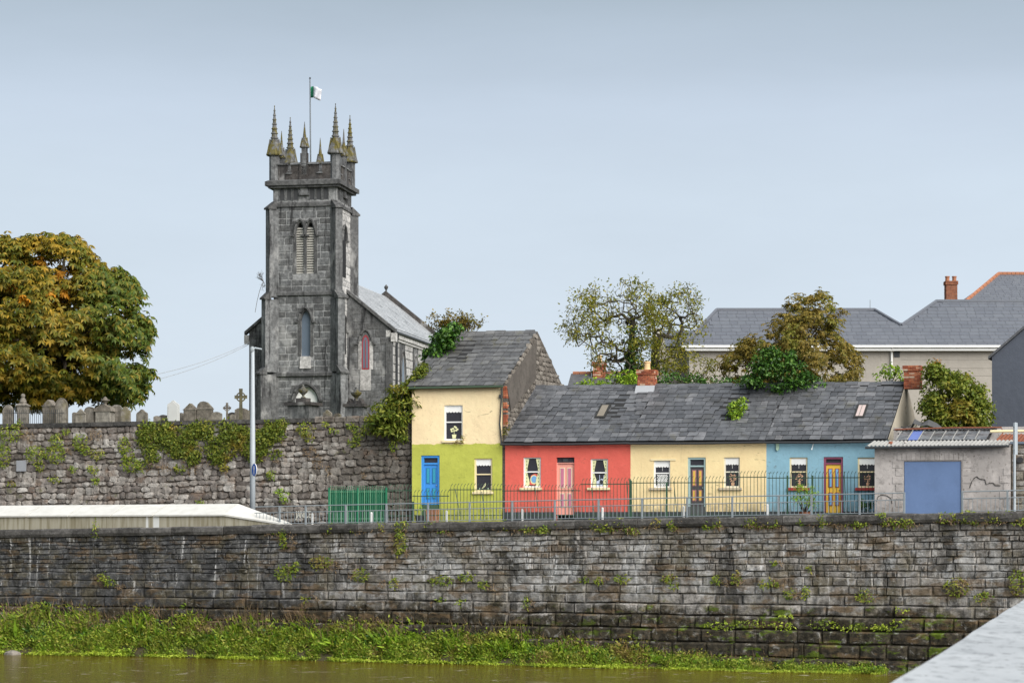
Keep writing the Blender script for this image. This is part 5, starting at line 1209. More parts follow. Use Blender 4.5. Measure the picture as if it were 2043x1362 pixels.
# ------------------------------------------------------------------ graves
def ground_at(px, Y): return yard_z(Y) - .1
GG = 'gravestones behind the churchyard wall'
def grave(px, w, top, shape, label, Y=112.0, mat=None, th=.16, yaw=None):
    X = (px - CX) * Y / F; s = F / Y; hw = w / 2 / s; zb = ground_at(px, Y); zt = ZP(top, Y); fr = Fr((X, Y), RND.uniform(-6, 22) if yaw is None else yaw)
    o = thing('gravestone', (X, Y, zb), label, 'gravestone', GG); mt = mat or M_grave
    sh = zt - (.42 if shape != 'low' else .2) * hw * 2
    if shape == 'gable': pf = [(-hw, zb), (hw, zb), (hw, zt - hw * .95), (0, zt), (-hw, zt - hw * .95)]
    elif shape == 'round': pf = [(-hw, zb), (hw, zb)] + [(hw * cos(a), zt - hw * .75 + hw * .75 * sin(a)) for a in [pi * k / 12 for k in range(13)]]
    elif shape == 'gothic': pf = [(-hw, zb), (hw, zb)] + [(x, z) for x, z in arch_pts(-hw, hw, zt - hw * 1.2, zt, 6)[::-1]]
    elif shape == 'ogee':
        pf = [(-hw, zb), (hw, zb), (hw, zt - hw * .95)] + [(hw * x, zt - hw * y) for x, y in ((.95, .70), (.72, .52), (.45, .38), (.25, .16), (0, 0))] + [(-hw * x, zt - hw * y) for x, y in ((.25, .16), (.45, .38), (.72, .52), (.95, .70))] + [(-hw, zt - hw * .95)]
    elif shape == 'shoulder': pf = [(-hw, zb), (hw, zb), (hw, zt - hw * .75), (hw * .7, zt - hw * .62), (hw * .55, zt - hw * .8)] + [(hw * .55 * cos(a), zt - hw * .55 + hw * .55 * sin(a)) for a in [pi * k / 10 for k in range(11)]] + [(-hw * .55, zt - hw * .8), (-hw * .7, zt - hw * .62), (-hw, zt - hw * .75)]
    elif shape == 'roundgable': pf = [(-hw, zb), (hw, zb), (hw, zt - hw * .85), (hw * .25, zt - hw * .08), (-hw * .1, zt), (-hw * .55, zt - hw * .1), (-hw * .9, zt - hw * .45), (-hw, zt - hw * .85)]
    elif shape == 'low': pf = [(-hw, zb), (hw, zb), (hw, zt - hw * .35), (hw * .4, zt - hw * .05), (0, zt), (-hw * .5, zt - hw * .08), (-hw, zt - hw * .35)]
    MB(fr).prism(pf, 0, th).build('slab', mt, o)
    c = (sum(p[0] for p in pf[2:]) / (len(pf) - 2)); k = .86
    zmid = zt - hw * .9
    if shape in ('gable', 'roundgable'): MB(fr).box(-hw - .03, hw + .03, -.03, th + .03, zt - hw * 1.08, zt - hw * .96).build('moulding', mt, o)
    if shape in ('gothic', 'ogee', 'round', 'shoulder'):
        pp = [(x * .8, zb + (z - zb) * .95) for x, z in pf]; MB(fr).prism(pp, -.02, -.002).build('face_panel', mt, o)
    MB(fr).box(-hw - .08, hw + .08, -.08, th + .08, zb - .1, zb + .22).build('base', mt, o)
    return o, fr, hw, zb, zt
grave(15, 23, 807, 'gothic', 'pale pointed gravestone with knobbed shoulders at far left', 111)
grave(95, 24, 797, 'gable', 'dark gravestone with triangular top under the chestnut', 111, th=.5)
grave(122, 24, 793, 'gothic', 'tall broad pointed gravestone, lichen streaked, under the chestnut', 110.5, th=.22)
grave(160, 20, 815, 'gable', 'small gabled gravestone right of the tall pointed one', 111)
grave(148, 10, 822, 'round', 'tiny round topped gravestone beside the small gabled one', 112)
grave(178, 23, 811, 'round', 'round topped dark gravestone left of the urn pediment', 112)
grave(232, 21, 807, 'round', 'arched gravestone right of the urn pediment', 114)
grave(249, 20, 811, 'shoulder', 'shouldered gravestone at the right edge of the chestnut', 112)
grave(282, 23, 816, 'ogee', 'lone low gravestone with curved peak against the sky', 111)
grave(345, 24, 798, 'ogee', 'bright whitewashed gravestone with curved peak', 111, paint('grave_white', (.52, .52, .51)))
grave(378, 25, 804, 'gable', 'brown gabled gravestone right of the white one', 112, th=.4)
grave(407, 29, 800, 'roundgable', 'large brown gravestone with rounded gable top', 112, th=.5)
grave(361, 10, 823, 'round', 'low round gravestone between white and brown gabled stones', 113)
grave(431, 22, 821, 'low', 'low wide gravestone left of the small celtic cross', 112)
grave(313, 14, 829, 'low', 'barely visible low gravestone left of the white one', 113)
grave(464, 12, 826, 'low', 'low mound shaped gravestone between the two celtic crosses', 112)
grave(652, 18, 817, 'ogee', 'small pointed gravestone between the two urn tombs', 111)
grave(672, 14, 824, 'low', 'low rounded gravestone beside the right urn tomb', 111)
grave(198, 8, 818, 'round', 'narrow sliver of gravestone left of the urn pediment', 112)
def celtic(px, top, wpx, label, Y, mat):
    X = (px - CX) * Y / F; s = F / Y; k = wpx / 24 / s; zb = ground_at(px, Y); zt = ZP(top, Y); fr = Fr((X, Y), 8); o = thing('celtic_cross', (X, Y, zb), label, 'gravestone', GG)
    zc_ = zt - 16 * k; t = 4.2 * k
    MB(fr).prism([(-3.6 * k, zb), (3.6 * k, zb), (2.6 * k, zc_ - 3 * k), (2.8 * k, zc_), (3.2 * k, zt), (-3.2 * k, zt), (-2.8 * k, zc_), (-2.6 * k, zc_ - 3 * k)], -t / 2, t / 2).build('shaft', mat, o)
    MB(fr).prism([(-12 * k, zc_ - 3.4 * k), (-2.7 * k, zc_ - 2.4 * k), (-2.7 * k, zc_ + 2.4 * k), (-12 * k, zc_ + 3.4 * k)], -t * .45, t * .45).prism([(2.7 * k, zc_ - 2.4 * k), (12 * k, zc_ - 3.4 * k), (12 * k, zc_ + 3.4 * k), (2.7 * k, zc_ + 2.4 * k)], -t * .45, t * .45).build('arm', mat, o)
    mb = MB(fr); n = 24; r0, r1 = 7.2 * k, 9.4 * k; g = []
    for i in range(n):
        a = 2 * pi * i / n; g.append([mb.V(r * cos(a), v, zc_ + r * sin(a)) for r, v in ((r0, -t * .3), (r1, -t * .3), (r1, t * .3), (r0, t * .3))])
    for i in range(n):
        for j in range(4): l = (j + 1) % 4; mb.fs.append([g[i][j], g[(i + 1) % n][j], g[(i + 1) % n][l], g[i][l]])
    mb.build('ring', mat, o); MB(fr).box(-5 * k, 5 * k, -5 * k, 5 * k, zb, zb + 6 * k).build('base', mat, o)
M_gravelich = stone('lichen_cross', [(0, (.14, .125, .08)), (1, (.20, .18, .11))], 'grave', .35)
celtic(480.5, 775, 25, 'tall ringed celtic cross left of the church', 112, M_gravelich); celtic(453, 803, 16, 'small pale ringed celtic cross', 113, M_grave)
grave(480, 24, 813, 'low', 'squat tomb stone behind the tall celtic cross', 114, th=.8)
grave(463, 20, 822, 'low', 'dark flat tomb slab between the celtic crosses', 115, M_parapet, th=.9)
grave(325, 18, 827, 'low', 'dark flat slab beside the white gravestone', 114, M_parapet, th=.6)
# pedestals with urns
def urn_profile(z0, s, drape=False): return [(.12 * s, z0), (.16 * s, z0 + .04 * s), (.06 * s, z0 + .12 * s), (.09 * s, z0 + .2 * s), (.26 * s, z0 + .36 * s), (.30 * s, z0 + .46 * s), (.30 * s, z0 + .50 * s), (.14 * s, z0 + .54 * s), (.12 * s, z0 + .62 * s), (.06 * s, z0 + .68 * s), (.07 * s, z0 + .74 * s), (.01, z0 + .80 * s)]
Y = 111; X = (46 - CX) * Y / F; zb = ground_at(46, Y); o = thing('urn_monument', (X, Y, zb), 'pedestal monument topped by a draped urn at far left', 'monument'); fr = Fr((X, Y), 10); zt = ZP(810, Y)
MB(fr).box(-.22, .22, -.22, .22, zb, zt).build('pedestal', M_grave, o); MB(fr).box(-.27, .27, -.27, .27, zt, zt + .05).prismw([(-.25, -.25), (.25, -.25), (.25, .25), (-.25, .25)], zt + .05, zt + .14, .5).build('cap', M_grave, o); MB(fr).lathe(0, 0, [(.15, zt + .14), (.17, zt + .2), (.13, zt + .32), (.07, zt + .38), (.10, zt + .45), (.09, zt + .55), (.02, zt + .58)], 10).build('urn', M_grave, o)
Y = 112; X = (210 - CX) * Y / F; zb = ground_at(210, Y); o = thing('urn_monument', (X, Y, zb), 'wide pediment tomb topped by a lidded urn under the chestnut', 'monument'); fr = Fr((X, Y), 14); zt = ZP(810, Y)
MB(fr).box(-.36, .36, -.3, .3, zb, zt - .26).build('pedestal', M_grave, o); MB(fr).prism([(-.46, zt - .26), (.46, zt - .26), (.36, zt - .1), (.1, zt + .05), (-.1, zt + .05), (-.36, zt - .1)], -.33, .33).build('pediment', M_grave, o); MB(fr).lathe(0, 0, [(.09, zt + .05), (.06, zt + .12), (.12, zt + .2), (.22, zt + .26), (.22, zt + .30), (.10, zt + .33), (.09, zt + .39), (.02, zt + .44)], 10).build('urn', M_grave, o)
def chest_tomb(p0, p1, top, base_u, label, Y, yaw, zig, urn0, urns):
    pc = (p0 + p1) / 2; X = (pc - CX) * Y / F; zb = ground_at(pc, Y); o = thing('chest_tomb', (X, Y, zb), label, 'tomb'); fr = Fr((X, Y), yaw); hw = (p1 - p0) / 2 * Y / F * .82; zt = ZP(top, Y); mt = M_parapet; d = hw * .8
    MB(fr).box(-hw * .8, hw * .8, -d * .8, d * .8, zb - .2, zt - .14).build('chest', M_church, o)
    for a in (-.72, 0, .72): MB(fr).box(hw * a - .06, hw * a + .06, -d * .84, -d * .8, zb, zt - .14).build('pilaster', M_church, o)
    MB(fr).box(-hw, hw, -d, d, zt - .14, zt).build('slab', mt, o)
    if zig:
        for k in range(3): a = -hw * .75 + k * hw * .5; MB(fr).prism([(a, zt), (a + hw * .5, zt), (a + hw * .25, zt + .26)], -d * .7, d * .7).build('crest', mt, o)
        zt2 = zt + .12
    else:
        MB(fr).box(-hw * .38, hw * .38, -d * .4, d * .4, zt, zt + .2).build('plinth', mt, o); zt2 = zt + .2
    MB(fr).lathe(0, 0, urn_profile(zt2, urns), 12).build('urn', M_pinnacle, o)
chest_tomb(568, 642, 803, 0, 'large chest tomb with mossy urn before the church door', 109, 24, False, 0, .78); chest_tomb(683, 738, 806, 0, 'chest tomb with zigzag crest and mossy urn', 109.5, 14, True, 0, .85)
# low iron railing under the chestnut
ir = thing('grave_railing', P(60, 830, 110), 'low dark iron grave railing at far left', 'railing')
for k in range(28): X = (10 + k * 4.2 - CX) * 110 / F; MB().lathe(X, 110, [(.012, 9.4), (.012, ZP(820, 110)), (.022, ZP(819.5, 110)), (.0, ZP(816, 110))], 5).build('spike', M_gutter, ir)
MB().tube([P(8, 824, 110), P(128, 824, 110)], .014, 5).build('rail', M_gutter, ir)
# overhead cables from the church to the left
for k, (a, b, l) in enumerate((((300, 742), (498, 683), 'upper thin overhead cable between chestnut and church'), ((296, 755), (498, 686), 'lower thin overhead cable between chestnut and church'))):
    p, q = P(a[0] - 60, a[1] + (16 if k == 0 else 18), 128), P(b[0], b[1], 152); pts = [p.lerp(q, t) - Vector((0, 0, .35 * 4 * t * (1 - t))) for t in [i / 14 for i in range(15)]]
    o = MB().tube(pts, .02, 5).build('overhead_cable', paint('cable_grey', (.35, .37, .40)), org=p); prop(o, l, 'cable', 'overhead cables')
# ------------------------------------------------------------------ large building behind the terrace
BF = Fr(P(1365, 0, 135)[:2], 0); YB = 135.0
bb = thing('institution_building', BF(10, 0, 6), 'large beige rendered building with blue grey slate roofs behind the terrace', 'building')
be = ZP(691, YB); b0, b1 = -.0, BF.u(2130); pitch = 1 / math.tan(radians(33))
def on(px, py, base=None):
    """point of the front roof slope seen at (px, py)"""
    lo, hi = 0.0, 30.0
    for _ in range(40):
        v = (lo + hi) / 2; z = be + v / pitch; 
        if ZP(py, YB + v) > z: lo = v
        else: hi = v
    return (BF.u(px, v), v, be + v / pitch)
prof = [on(1362, 690), on(1430, 619), on(1745, 619), on(1798, 650), on(1868, 602), on(2040, 602), on(2140, 602), on(2140, 690)]
wz = ZP(900, YB)
mb = MB(BF); mb.poly([(b0 + .3, .3, 5), (b1, .3, 5), (b1, .3, be - .2), (b0 + .3, .3, be - .2)]); mb.poly([(b0 + .3, .3, 5), (b0 + .3, .3, be - .2), (b0 + .3, 14, be - .2), (b0 + .3, 14, 5)]); mb.poly([(b0 + .3, 14, 5), (b1, 14, 5), (b1, 14, be), (b0 + .3, 14, be)]); mb.build('wall', M_beige, bb)
mb = MB(BF); mb.poly(prof)
r1, r2, r3, r4, r5 = prof[1], prof[2], prof[3], prof[4], prof[6]
mb.poly([prof[0], (prof[0][0], 2 * r1[1], be), r1]); mb.poly([r1, (prof[0][0], 2 * r1[1], be), (r3[0], 2 * r1[1], be), r2]); mb.poly([r2, (r3[0], 2 * r1[1], be + .2), (r3[0], r3[1] + 8, r3[2]), r3]); mb.poly([r3, (r3[0], r3[1] + 8, r3[2]), r4]); mb.poly([r4, (r4[0] - 3, 2 * r4[1], be), (r5[0], 2 * r4[1], be), r5])
rf = mb.build('roof', M_slate_new, bb)
# courses of slate laid on the front slope, clipped to its outline
def top_at(u):
    pts = [(p[0], p[1]) for p in prof[:7]]
    for (a, va), (b, vb) in zip(pts, pts[1:]):
        if a <= u <= b: return va + (vb - va) * (u - a) / (b - a + 1e-9)
    return 0
mb = MB(BF); rn = random.Random(77); dv = .36; v = .0; k = 0
while v < prof[4][1]:
    u = prof[0][0] + rn.uniform(0, .3)
    while u < prof[6][0]:
        ww = rn.uniform(.45, .62); b = u + ww - .012
        if min(top_at(u), top_at(b)) > v + .05:
            t = min(v + dv * 1.15, top_at(u) + .02, top_at(b) + .02); z = lambda q: be + q / pitch
            mb.hexa([(u, v - .02, z(v) + .012), (b, v - .02, z(v) + .012), (b, t, z(t)), (u, t, z(t)), (u, v - .02, z(v) + .045), (b, v - .02, z(v) + .045), (b, t, z(t) + .014), (u, t, z(t) + .014)])
        u += ww
    v += dv; k += 1
mb.build('slate_covering', M_slate_new, rf, kind='stuff')
for a, b in ((prof[0], r1), (r1, r2), (r2, r3), (r3, r4), (r4, r5)): MB(BF).tube([(a[0], a[1], a[2] + .04), (b[0], b[1], b[2] + .04)], .10, 6).build('ridge_cap', M_slate_new, rf)
MB(BF).box(b0 - .2, b1, -.22, -.10, be - .06, be + .06).build('gutter', M_white, bb); MB(BF).box(b0 + .05, b1, -.08, .28, be - .24, be - .08).build('fascia', M_white, bb)
du = BF.u(1780); MB(BF).tube([(du, -.12, be - .08), (du, .2, be - .3), (du, .2, 6)], .06, 8).build('downpipe', M_white, bb)
a, z = BF.uz(1791, 705); MB(BF).box(a - .16, a + .16, .26, .31, z - .18, z + .18).build('vent', M_plinth, bb)
MB(BF).tube([(BF.u(1736, 4), 4, ZP(622, 139)), (BF.u(1736, 4), 4, ZP(598, 139))], .02, 5).build('mast', M_galv, bb)
for y in (716, 733, 748): MB(BF).box(BF.u(1800), b1, .285, .299, ZP(y, YB) - .012, ZP(y, YB) + .012).build('block_joint', paint('joint_grey', (.33, .30, .26)), bb)
# lower wing at its left
wl0, wl1 = BF.u(1311, 3), BF.u(1420, 3); wz1, wz2 = ZP(690, 138), ZP(656, 140)
lw_ = thing('low_wing', BF(wl0, 3, 6), 'low slate roofed wing left of the beige building', 'building')
MB(BF).box(wl0, wl1, 3, 9, 5, wz1).build('wall', M_beige, lw_); MB(BF).prismu([(2.8, wz1 - .02), (6, wz2), (9.2, wz1)], wl0 + .45, wl1).build('roof', M_slate_new, lw_); MB(BF).prismu([(2.75, 5), (9.3, 5), (9.3, wz1 + .1), (6, wz2 + .15), (2.75, wz1 + .1)], wl0, wl0 + .44).build('gable_parapet', M_beige, lw_)
# higher roof behind with terracotta hips
UF = Fr(P(1925, 0, 155)[:2], 0); ub = thing('rear_house', UF(5, 0, 6), 'tall house roof with terracotta hip tiles behind the slate roofs', 'house')
e0 = ZP(612, 155); rz = ZP(546, 159); ul, ur_ = UF.u(1915), UF.u(2160); rl = UF.u(1992, 4.5)
MB(UF).box(ul + .2, ur_, .2, 9, 5, e0).build('wall', M_brick2, ub); mb = MB(UF); mb.poly([(ul, 0, e0), (ur_, 0, e0), (ur_, 4.5, rz), (rl, 4.5, rz)]); mb.poly([(ul, 9, e0), (ul, 0, e0), (rl, 4.5, rz)]); mb.poly([(ur_, 9, e0), (ul, 9, e0), (rl, 4.5, rz), (ur_, 4.5, rz)])
rf = mb.build('roof', M_slate_new, ub)
mb = MB(UF); rr = random.Random(5); n = 14
for k in range(n):
    f = k / n; v = f * 4.5; z = e0 + f * (rz - e0); u = ul + (rl - ul) * f + .1; f1 = min(1, f + 1.15 / n)
    while u < ur_:
        ww = rr.uniform(.4, .6); mb.hexa([(u, v - .02, z + .01), (u + ww - .015, v - .02, z + .01), (u + ww - .015, f1 * 4.5, e0 + f1 * (rz - e0)), (u, f1 * 4.5, e0 + f1 * (rz - e0)), (u, v - .02, z + .05), (u + ww - .015, v - .02, z + .05), (u + ww - .015, f1 * 4.5, e0 + f1 * (rz - e0) + .015), (u, f1 * 4.5, e0 + f1 * (rz - e0) + .015)]) if rr.random() > .03 else 0; u += ww
mb.build('slate_covering', M_slate_new, rf, kind='stuff')
def tiles(a, b, n):
    for k in range(n): p = [a[i] + (b[i] - a[i]) * k / n for i in range(3)]; q = [a[i] + (b[i] - a[i]) * (k + .93) / n for i in range(3)]; MB(UF).tube([p, q], .13, 6).build('hip_tile', M_terra, rf)
tiles((ul, 0, e0 + .05), (rl, 4.5, rz + .05), 12); tiles((rl, 4.5, rz + .05), (ur_, 4.5, rz + .05), 16)
# tall chimney on the main building
kz0, kz1 = ZP(604, 146), ZP(563, 146); ku = BF.u(1897, 11)
st = chimney(bb, BF, ku, 11, .34, .34, kz0 - 2, kz1, M_brick2, 2, potmat=M_terra)
# small cottage roof with chimney and aerial beyond the terrace ridge
SF = Fr(P(1128, 0, 128)[:2], 8); sc = thing('rear_cottage', SF(3, 0, 6), 'small slate roofed cottage glimpsed behind the terrace ridge', 'house')
sz0, sz1 = ZP(800, 128), ZP(744, 131); s1 = SF.u(1300)
MB(SF).box(0, s1, .2, 7, 5, sz0).build('wall', M_beige, sc); MB(SF).prismu([(-.1, sz0), (3.5, sz1), (7.2, sz0)], -.1, s1).build('roof', M_slate_old, sc)
for k in range(12): a = s1 * k / 12; MB(SF).tube([(a, 3.5, sz1 + .02), (a + s1 / 12 - .02, 3.5, sz1 + .02)], .10, 6).build('ridge_tile', M_terra, sc)
chimney(sc, SF, SF.u(1196, 3.2), 3.2, .33, .3, sz1 - .6, ZP(722, 131), M_brick, 1)
av = SF.u(1180, 3); az = ZP(686, 131); ae = thing('tv_aerial', SF(av, 3, sz1), 'thin television aerial beside the rear cottage chimney', 'aerial')
MB(SF).tube([(av, 3, sz1 - .3), (av, 3, az)], .025, 5).build('mast', M_galv, ae); MB(SF).tube([(av - .5, 3, az - .05), (av + .12, 3, az - .12)], .014, 4).build('boom', M_galv, ae)
for k in range(5): x = av - .45 + k * .12; MB(SF).tube([(x, 2.75, az - .06), (x, 3.25, az - .06)], .009, 4).build('element', M_galv, ae)
# ------------------------------------------------------------------ foliage
def unit(a): return a / np.maximum(np.linalg.norm(a, axis=1, keepdims=True), 1e-9)
def leaf_mesh(name, c, d, nrm, L, W, mat, parent, kind=None, fold=.25):
    """c base points, d long axis, nrm leaf normal; L, W arrays"""
    d = unit(d); s = unit(np.cross(d, nrm)); n = unit(np.cross(s, d)); L = L[:, None]; W = W[:, None]
    v = np.stack([c, c + d * L * .45 + s * W * .5 + n * W * fold, c + d * L - n * L * .10, c + d * L * .45 - s * W * .5 + n * W * fold], 1).reshape(-1, 3)
    q = np.arange(len(v)).reshape(-1, 4)
    return np_mesh(name, v, q, mat, parent, kind)
def in_poly(x, y, poly):
    r = False; n = len(poly)
    for i in range(n):
        (x0, y0), (x1, y1) = poly[i], poly[(i + 1) % n]
        if (y0 > y) != (y1 > y) and x < (x1 - x0) * (y - y0) / (y1 - y0) + x0: r = not r
    return r
def edge_dist(x, y, poly):
    best = 1e9
    for i in range(len(poly)):
        (x0, y0), (x1, y1) = poly[i], poly[(i + 1) % len(poly)]; dx, dy = x1 - x0, y1 - y0
        t = max(0, min(1, ((x - x0) * dx + (y - y0) * dy) / (dx * dx + dy * dy + 1e-9))); best = min(best, math.hypot(x - x0 - t * dx, y - y0 - t * dy))
    return best
def lobes(poly, Y, n, rpx, depth, rnd, inset=.55):
    """rounded clumps filling an outline, given real depth"""
    xs = [p[0] for p in poly]; ys = [p[1] for p in poly]; out = []; tries = 0
    big = max(edge_dist(x, y, poly) for x in np.linspace(min(xs), max(xs), 14) for y in np.linspace(min(ys), max(ys), 14) if in_poly(x, y, poly))
    while len(out) < n and tries < n * 60:
        tries += 1; x, y = rnd.uniform(min(xs), max(xs)), rnd.uniform(min(ys), max(ys))
        if not in_poly(x, y, poly): continue
        r = rpx * rnd.uniform(.65, 1.25); e = edge_dist(x, y, poly)
        if e < r * inset: continue
        k = min(1, e / big); dep = depth * math.sqrt(max(.05, 1 - (1 - k) ** 2)); yy = Y + rnd.uniform(-1, 1) * dep
        out.append((P(x, y, yy), r * Y / F))
    return out
def shell_points(lb, per_m2, rng, up=.25, flat=.75):
    C, Nn = [], []
    for c, r in lb:
        n = max(6, int(per_m2 * 4 * pi * r * r)); d = unit(rng.normal(size=(n, 3))); d[:, 2] = np.where(d[:, 2] < -.35, -d[:, 2] * rng.random(n), d[:, 2])
        rr = r * (1 - .6 * rng.random(n) ** 1.5) * (1 + .2 * rng.normal(size=n)); p = d * rr[:, None] + rng.normal(size=(n, 3)) * r * .22; p[:, 2] *= flat
        C.append(p + np.array(c)); d = d.copy(); d[:, 2] += up; Nn.append(unit(d))
    return np.concatenate(C), np.concatenate(Nn)
def fill_points(poly, Y, depth, n, rd, fq=1.9):
    """points all through a crown outline, thinned by a slow wavy field so gaps and clumps appear"""
    xs = [p[0] for p in poly]; ys = [p[1] for p in poly]; out = []; big = max(edge_dist(x, y, poly) for x in np.linspace(min(xs), max(xs), 12) for y in np.linspace(min(ys), max(ys), 12) if in_poly(x, y, poly))
    while len(out) < n:
        x, y = rd.uniform(min(xs), max(xs)), rd.uniform(min(ys), max(ys))
        if not in_poly(x, y, poly): continue
        k = min(1, edge_dist(x, y, poly) / big); dep = depth * math.sqrt(max(.02, 1 - (1 - k) ** 2)); s = rd.uniform(-1, 1); s = math.copysign(abs(s) ** .6, s); p = P(x, y, Y + s * dep)
        w = sin(p.x * fq + 1.7 * sin(p.z * fq * .8)) + sin(p.z * fq * 1.5 + 1.3 * sin(p.y * fq * .7)) + sin(p.y * fq + p.x * fq * .5)
        if w < rd.uniform(-.3, .7): continue
        p = p + Vector((rd.gauss(0, 1), rd.gauss(0, 1), rd.gauss(0, .7))) * .16
        out.append(p)
    return np.array(out)
def hands(name, c, ctr, L, W, mat, parent, rng, nl=6):
    k = len(c); n = unit(unit(c - np.array(ctr)) * .7 + np.array([0, -.15, .75]) + .3 * rng.normal(size=(k, 3))); t1 = unit(np.cross(n, rng.normal(size=(k, 3)))); t2 = np.cross(n, t1); Cs, Ds, Ns = [], [], []
    for i in range(nl):
        a = 2 * pi * i / nl + rng.normal(size=k) * .2; d = t1 * np.cos(a)[:, None] + t2 * np.sin(a)[:, None]; d[:, 2] -= .5; Cs.append(c); Ds.append(d); Ns.append(n + .25 * rng.normal(size=(k, 3)))
    m = k * nl; return leaf_mesh(name, np.concatenate(Cs), np.concatenate(Ds), np.concatenate(Ns), L * rng.uniform(.7, 1.2, m), W * rng.uniform(.8, 1.2, m), mat, parent, None, .2)
def simple_foliage(name, lb, per, L, W, mat, parent, rng, up=.3, droop=.35, kind=None, flat=.8):
    c, n = shell_points(lb, per, rng, up, flat); k = len(c)
    d = unit(np.cross(n, rng.normal(size=(k, 3)))) + n * .35; d[:, 2] -= droop
    nn = unit(n + .45 * rng.normal(size=(k, 3)))
    return leaf_mesh(name, c, d, nn, L * rng.uniform(.6, 1.3, k), W * rng.uniform(.6, 1.3, k), mat, parent, kind)
def palmate(name, lb, per, L, W, mat, parent, rng, nl=6):
    c, n = shell_points(lb, per, rng, .55, .8); k = len(c); t1 = unit(np.cross(n, rng.normal(size=(k, 3)))); t2 = np.cross(n, t1); Cs, Ds, Ns = [], [], []
    for i in range(nl):
        a = 2 * pi * i / nl + rng.normal(size=k) * .15; d = t1 * np.cos(a)[:, None] + t2 * np.sin(a)[:, None] - n * .10; d[:, 2] -= .45; Cs.append(c); Ds.append(d); Ns.append(n + .25 * rng.normal(size=(k, 3)))
    # leaves of one hand share a neighbourhood so the noise tints them alike
    C_, D_, N_ = np.concatenate(Cs), np.concatenate(Ds), np.concatenate(Ns); m = len(C_)
    return leaf_mesh(name, C_, D_, N_, L * rng.uniform(.7, 1.2, m), W * rng.uniform(.8, 1.2, m), mat, parent, None, .2)
M_bark = stone('bark', [(0, (.07, .055, .04)), (1, (.12, .10, .075))], 'plain', .8); M_bark2 = stone('grey_bark', [(0, (.08, .07, .05)), (1, (.12, .105, .075))], 'plain', .6)
def limbs(mb, base, targets, r, rnd, bend=.25):
    for t in targets:
        t = Vector(t); mid = base.lerp(t, .5) + Vector((rnd.uniform(-1, 1), rnd.uniform(-1, 1), rnd.uniform(.2, 1))) * bend * (t - base).length * .4; pts = [(1 - s) ** 2 * base + 2 * s * (1 - s) * mid + s * s * t for s in [k / 6 for k in range(7)]]; mb.tube(pts, r, 6, r * .15)

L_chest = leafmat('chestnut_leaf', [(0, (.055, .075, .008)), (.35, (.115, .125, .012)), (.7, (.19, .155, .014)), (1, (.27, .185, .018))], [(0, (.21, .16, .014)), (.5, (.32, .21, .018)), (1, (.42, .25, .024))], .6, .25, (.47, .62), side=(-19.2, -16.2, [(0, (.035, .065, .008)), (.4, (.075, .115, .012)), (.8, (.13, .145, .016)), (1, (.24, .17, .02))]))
L_gold = leafmat('chestnut_gold_leaf', [(0, (.36, .15, .012)), (.5, (.52, .22, .015)), (1, (.60, .32, .03))], trans=.25)
L_olive = leafmat('olive_leaf', [(0, (.09, .08, .013)), (.4, (.17, .13, .02)), (.75, (.24, .165, .026)), (1, (.30, .23, .05))], [(0, (.10, .115, .015)), (1, (.23, .22, .03))], .8)
L_ever = leafmat('evergreen_leaf', [(0, (.018, .05, .009)), (.5, (.04, .11, .014)), (.9, (.09, .19, .025)), (1, (.15, .25, .05))], trans=.15, rough=.4)
L_ivy = leafmat('ivy_leaf', [(0, (.07, .11, .014)), (.5, (.14, .185, .022)), (1, (.25, .26, .035))], [(0, (.22, .18, .025)), (1, (.32, .24, .035))], .9, .25, (.55, .68))
L_spring = leafmat('ash_leaf', [(0, (.12, .145, .016)), (.6, (.23, .23, .026)), (1, (.34, .27, .035))], trans=.3)
L_bright = leafmat('bright_leaf', [(0, (.10, .20, .014)), (.5, (.22, .36, .026)), (1, (.35, .47, .04))], [(0, (.09, .16, .025)), (1, (.24, .26, .05))], .5, .25, (.52, .66))
L_weed = leafmat('weed_leaf', [(0, (.09, .16, .014)), (.4, (.19, .26, .024)), (.8, (.29, .34, .035)), (1, (.38, .32, .08))], [(0, (.20, .15, .045)), (.6, (.30, .215, .07)), (1, (.24, .28, .03))], .7, .25, (.52, .66))
L_dry = leafmat('dry_stem', [(0, (.13, .085, .045)), (.5, (.23, .155, .085)), (1, (.36, .26, .15))], trans=.15)
L_moss = leafmat('waterside_leaf', [(0, (.20, .28, .018)), (.5, (.31, .40, .03)), (1, (.42, .48, .06))], [(0, (.08, .13, .014)), (1, (.17, .21, .025))], .8, .2)

def tree(name, label, cat, base, lb, leaf_fn, trunk_r, rnd, bark, nlimb=18, group=None):
    o = thing(name, base, label, cat, group); mb = MB(); top = Vector(base) + Vector((0, 0, max(c.z for c, r in lb) - base[2])) * .45
    mb.tube([Vector(base), Vector(base).lerp(top, .5) + Vector((.15, .1, 0)), top], trunk_r, 9, trunk_r * .6); limbs(mb, top - Vector((0, 0, .8)), [c for c, r in rnd.sample(lb, min(nlimb, len(lb)))], trunk_r * .4, rnd); mb.build('trunk', bark, o); leaf_fn(o); return o
rng = np.random.default_rng(17)
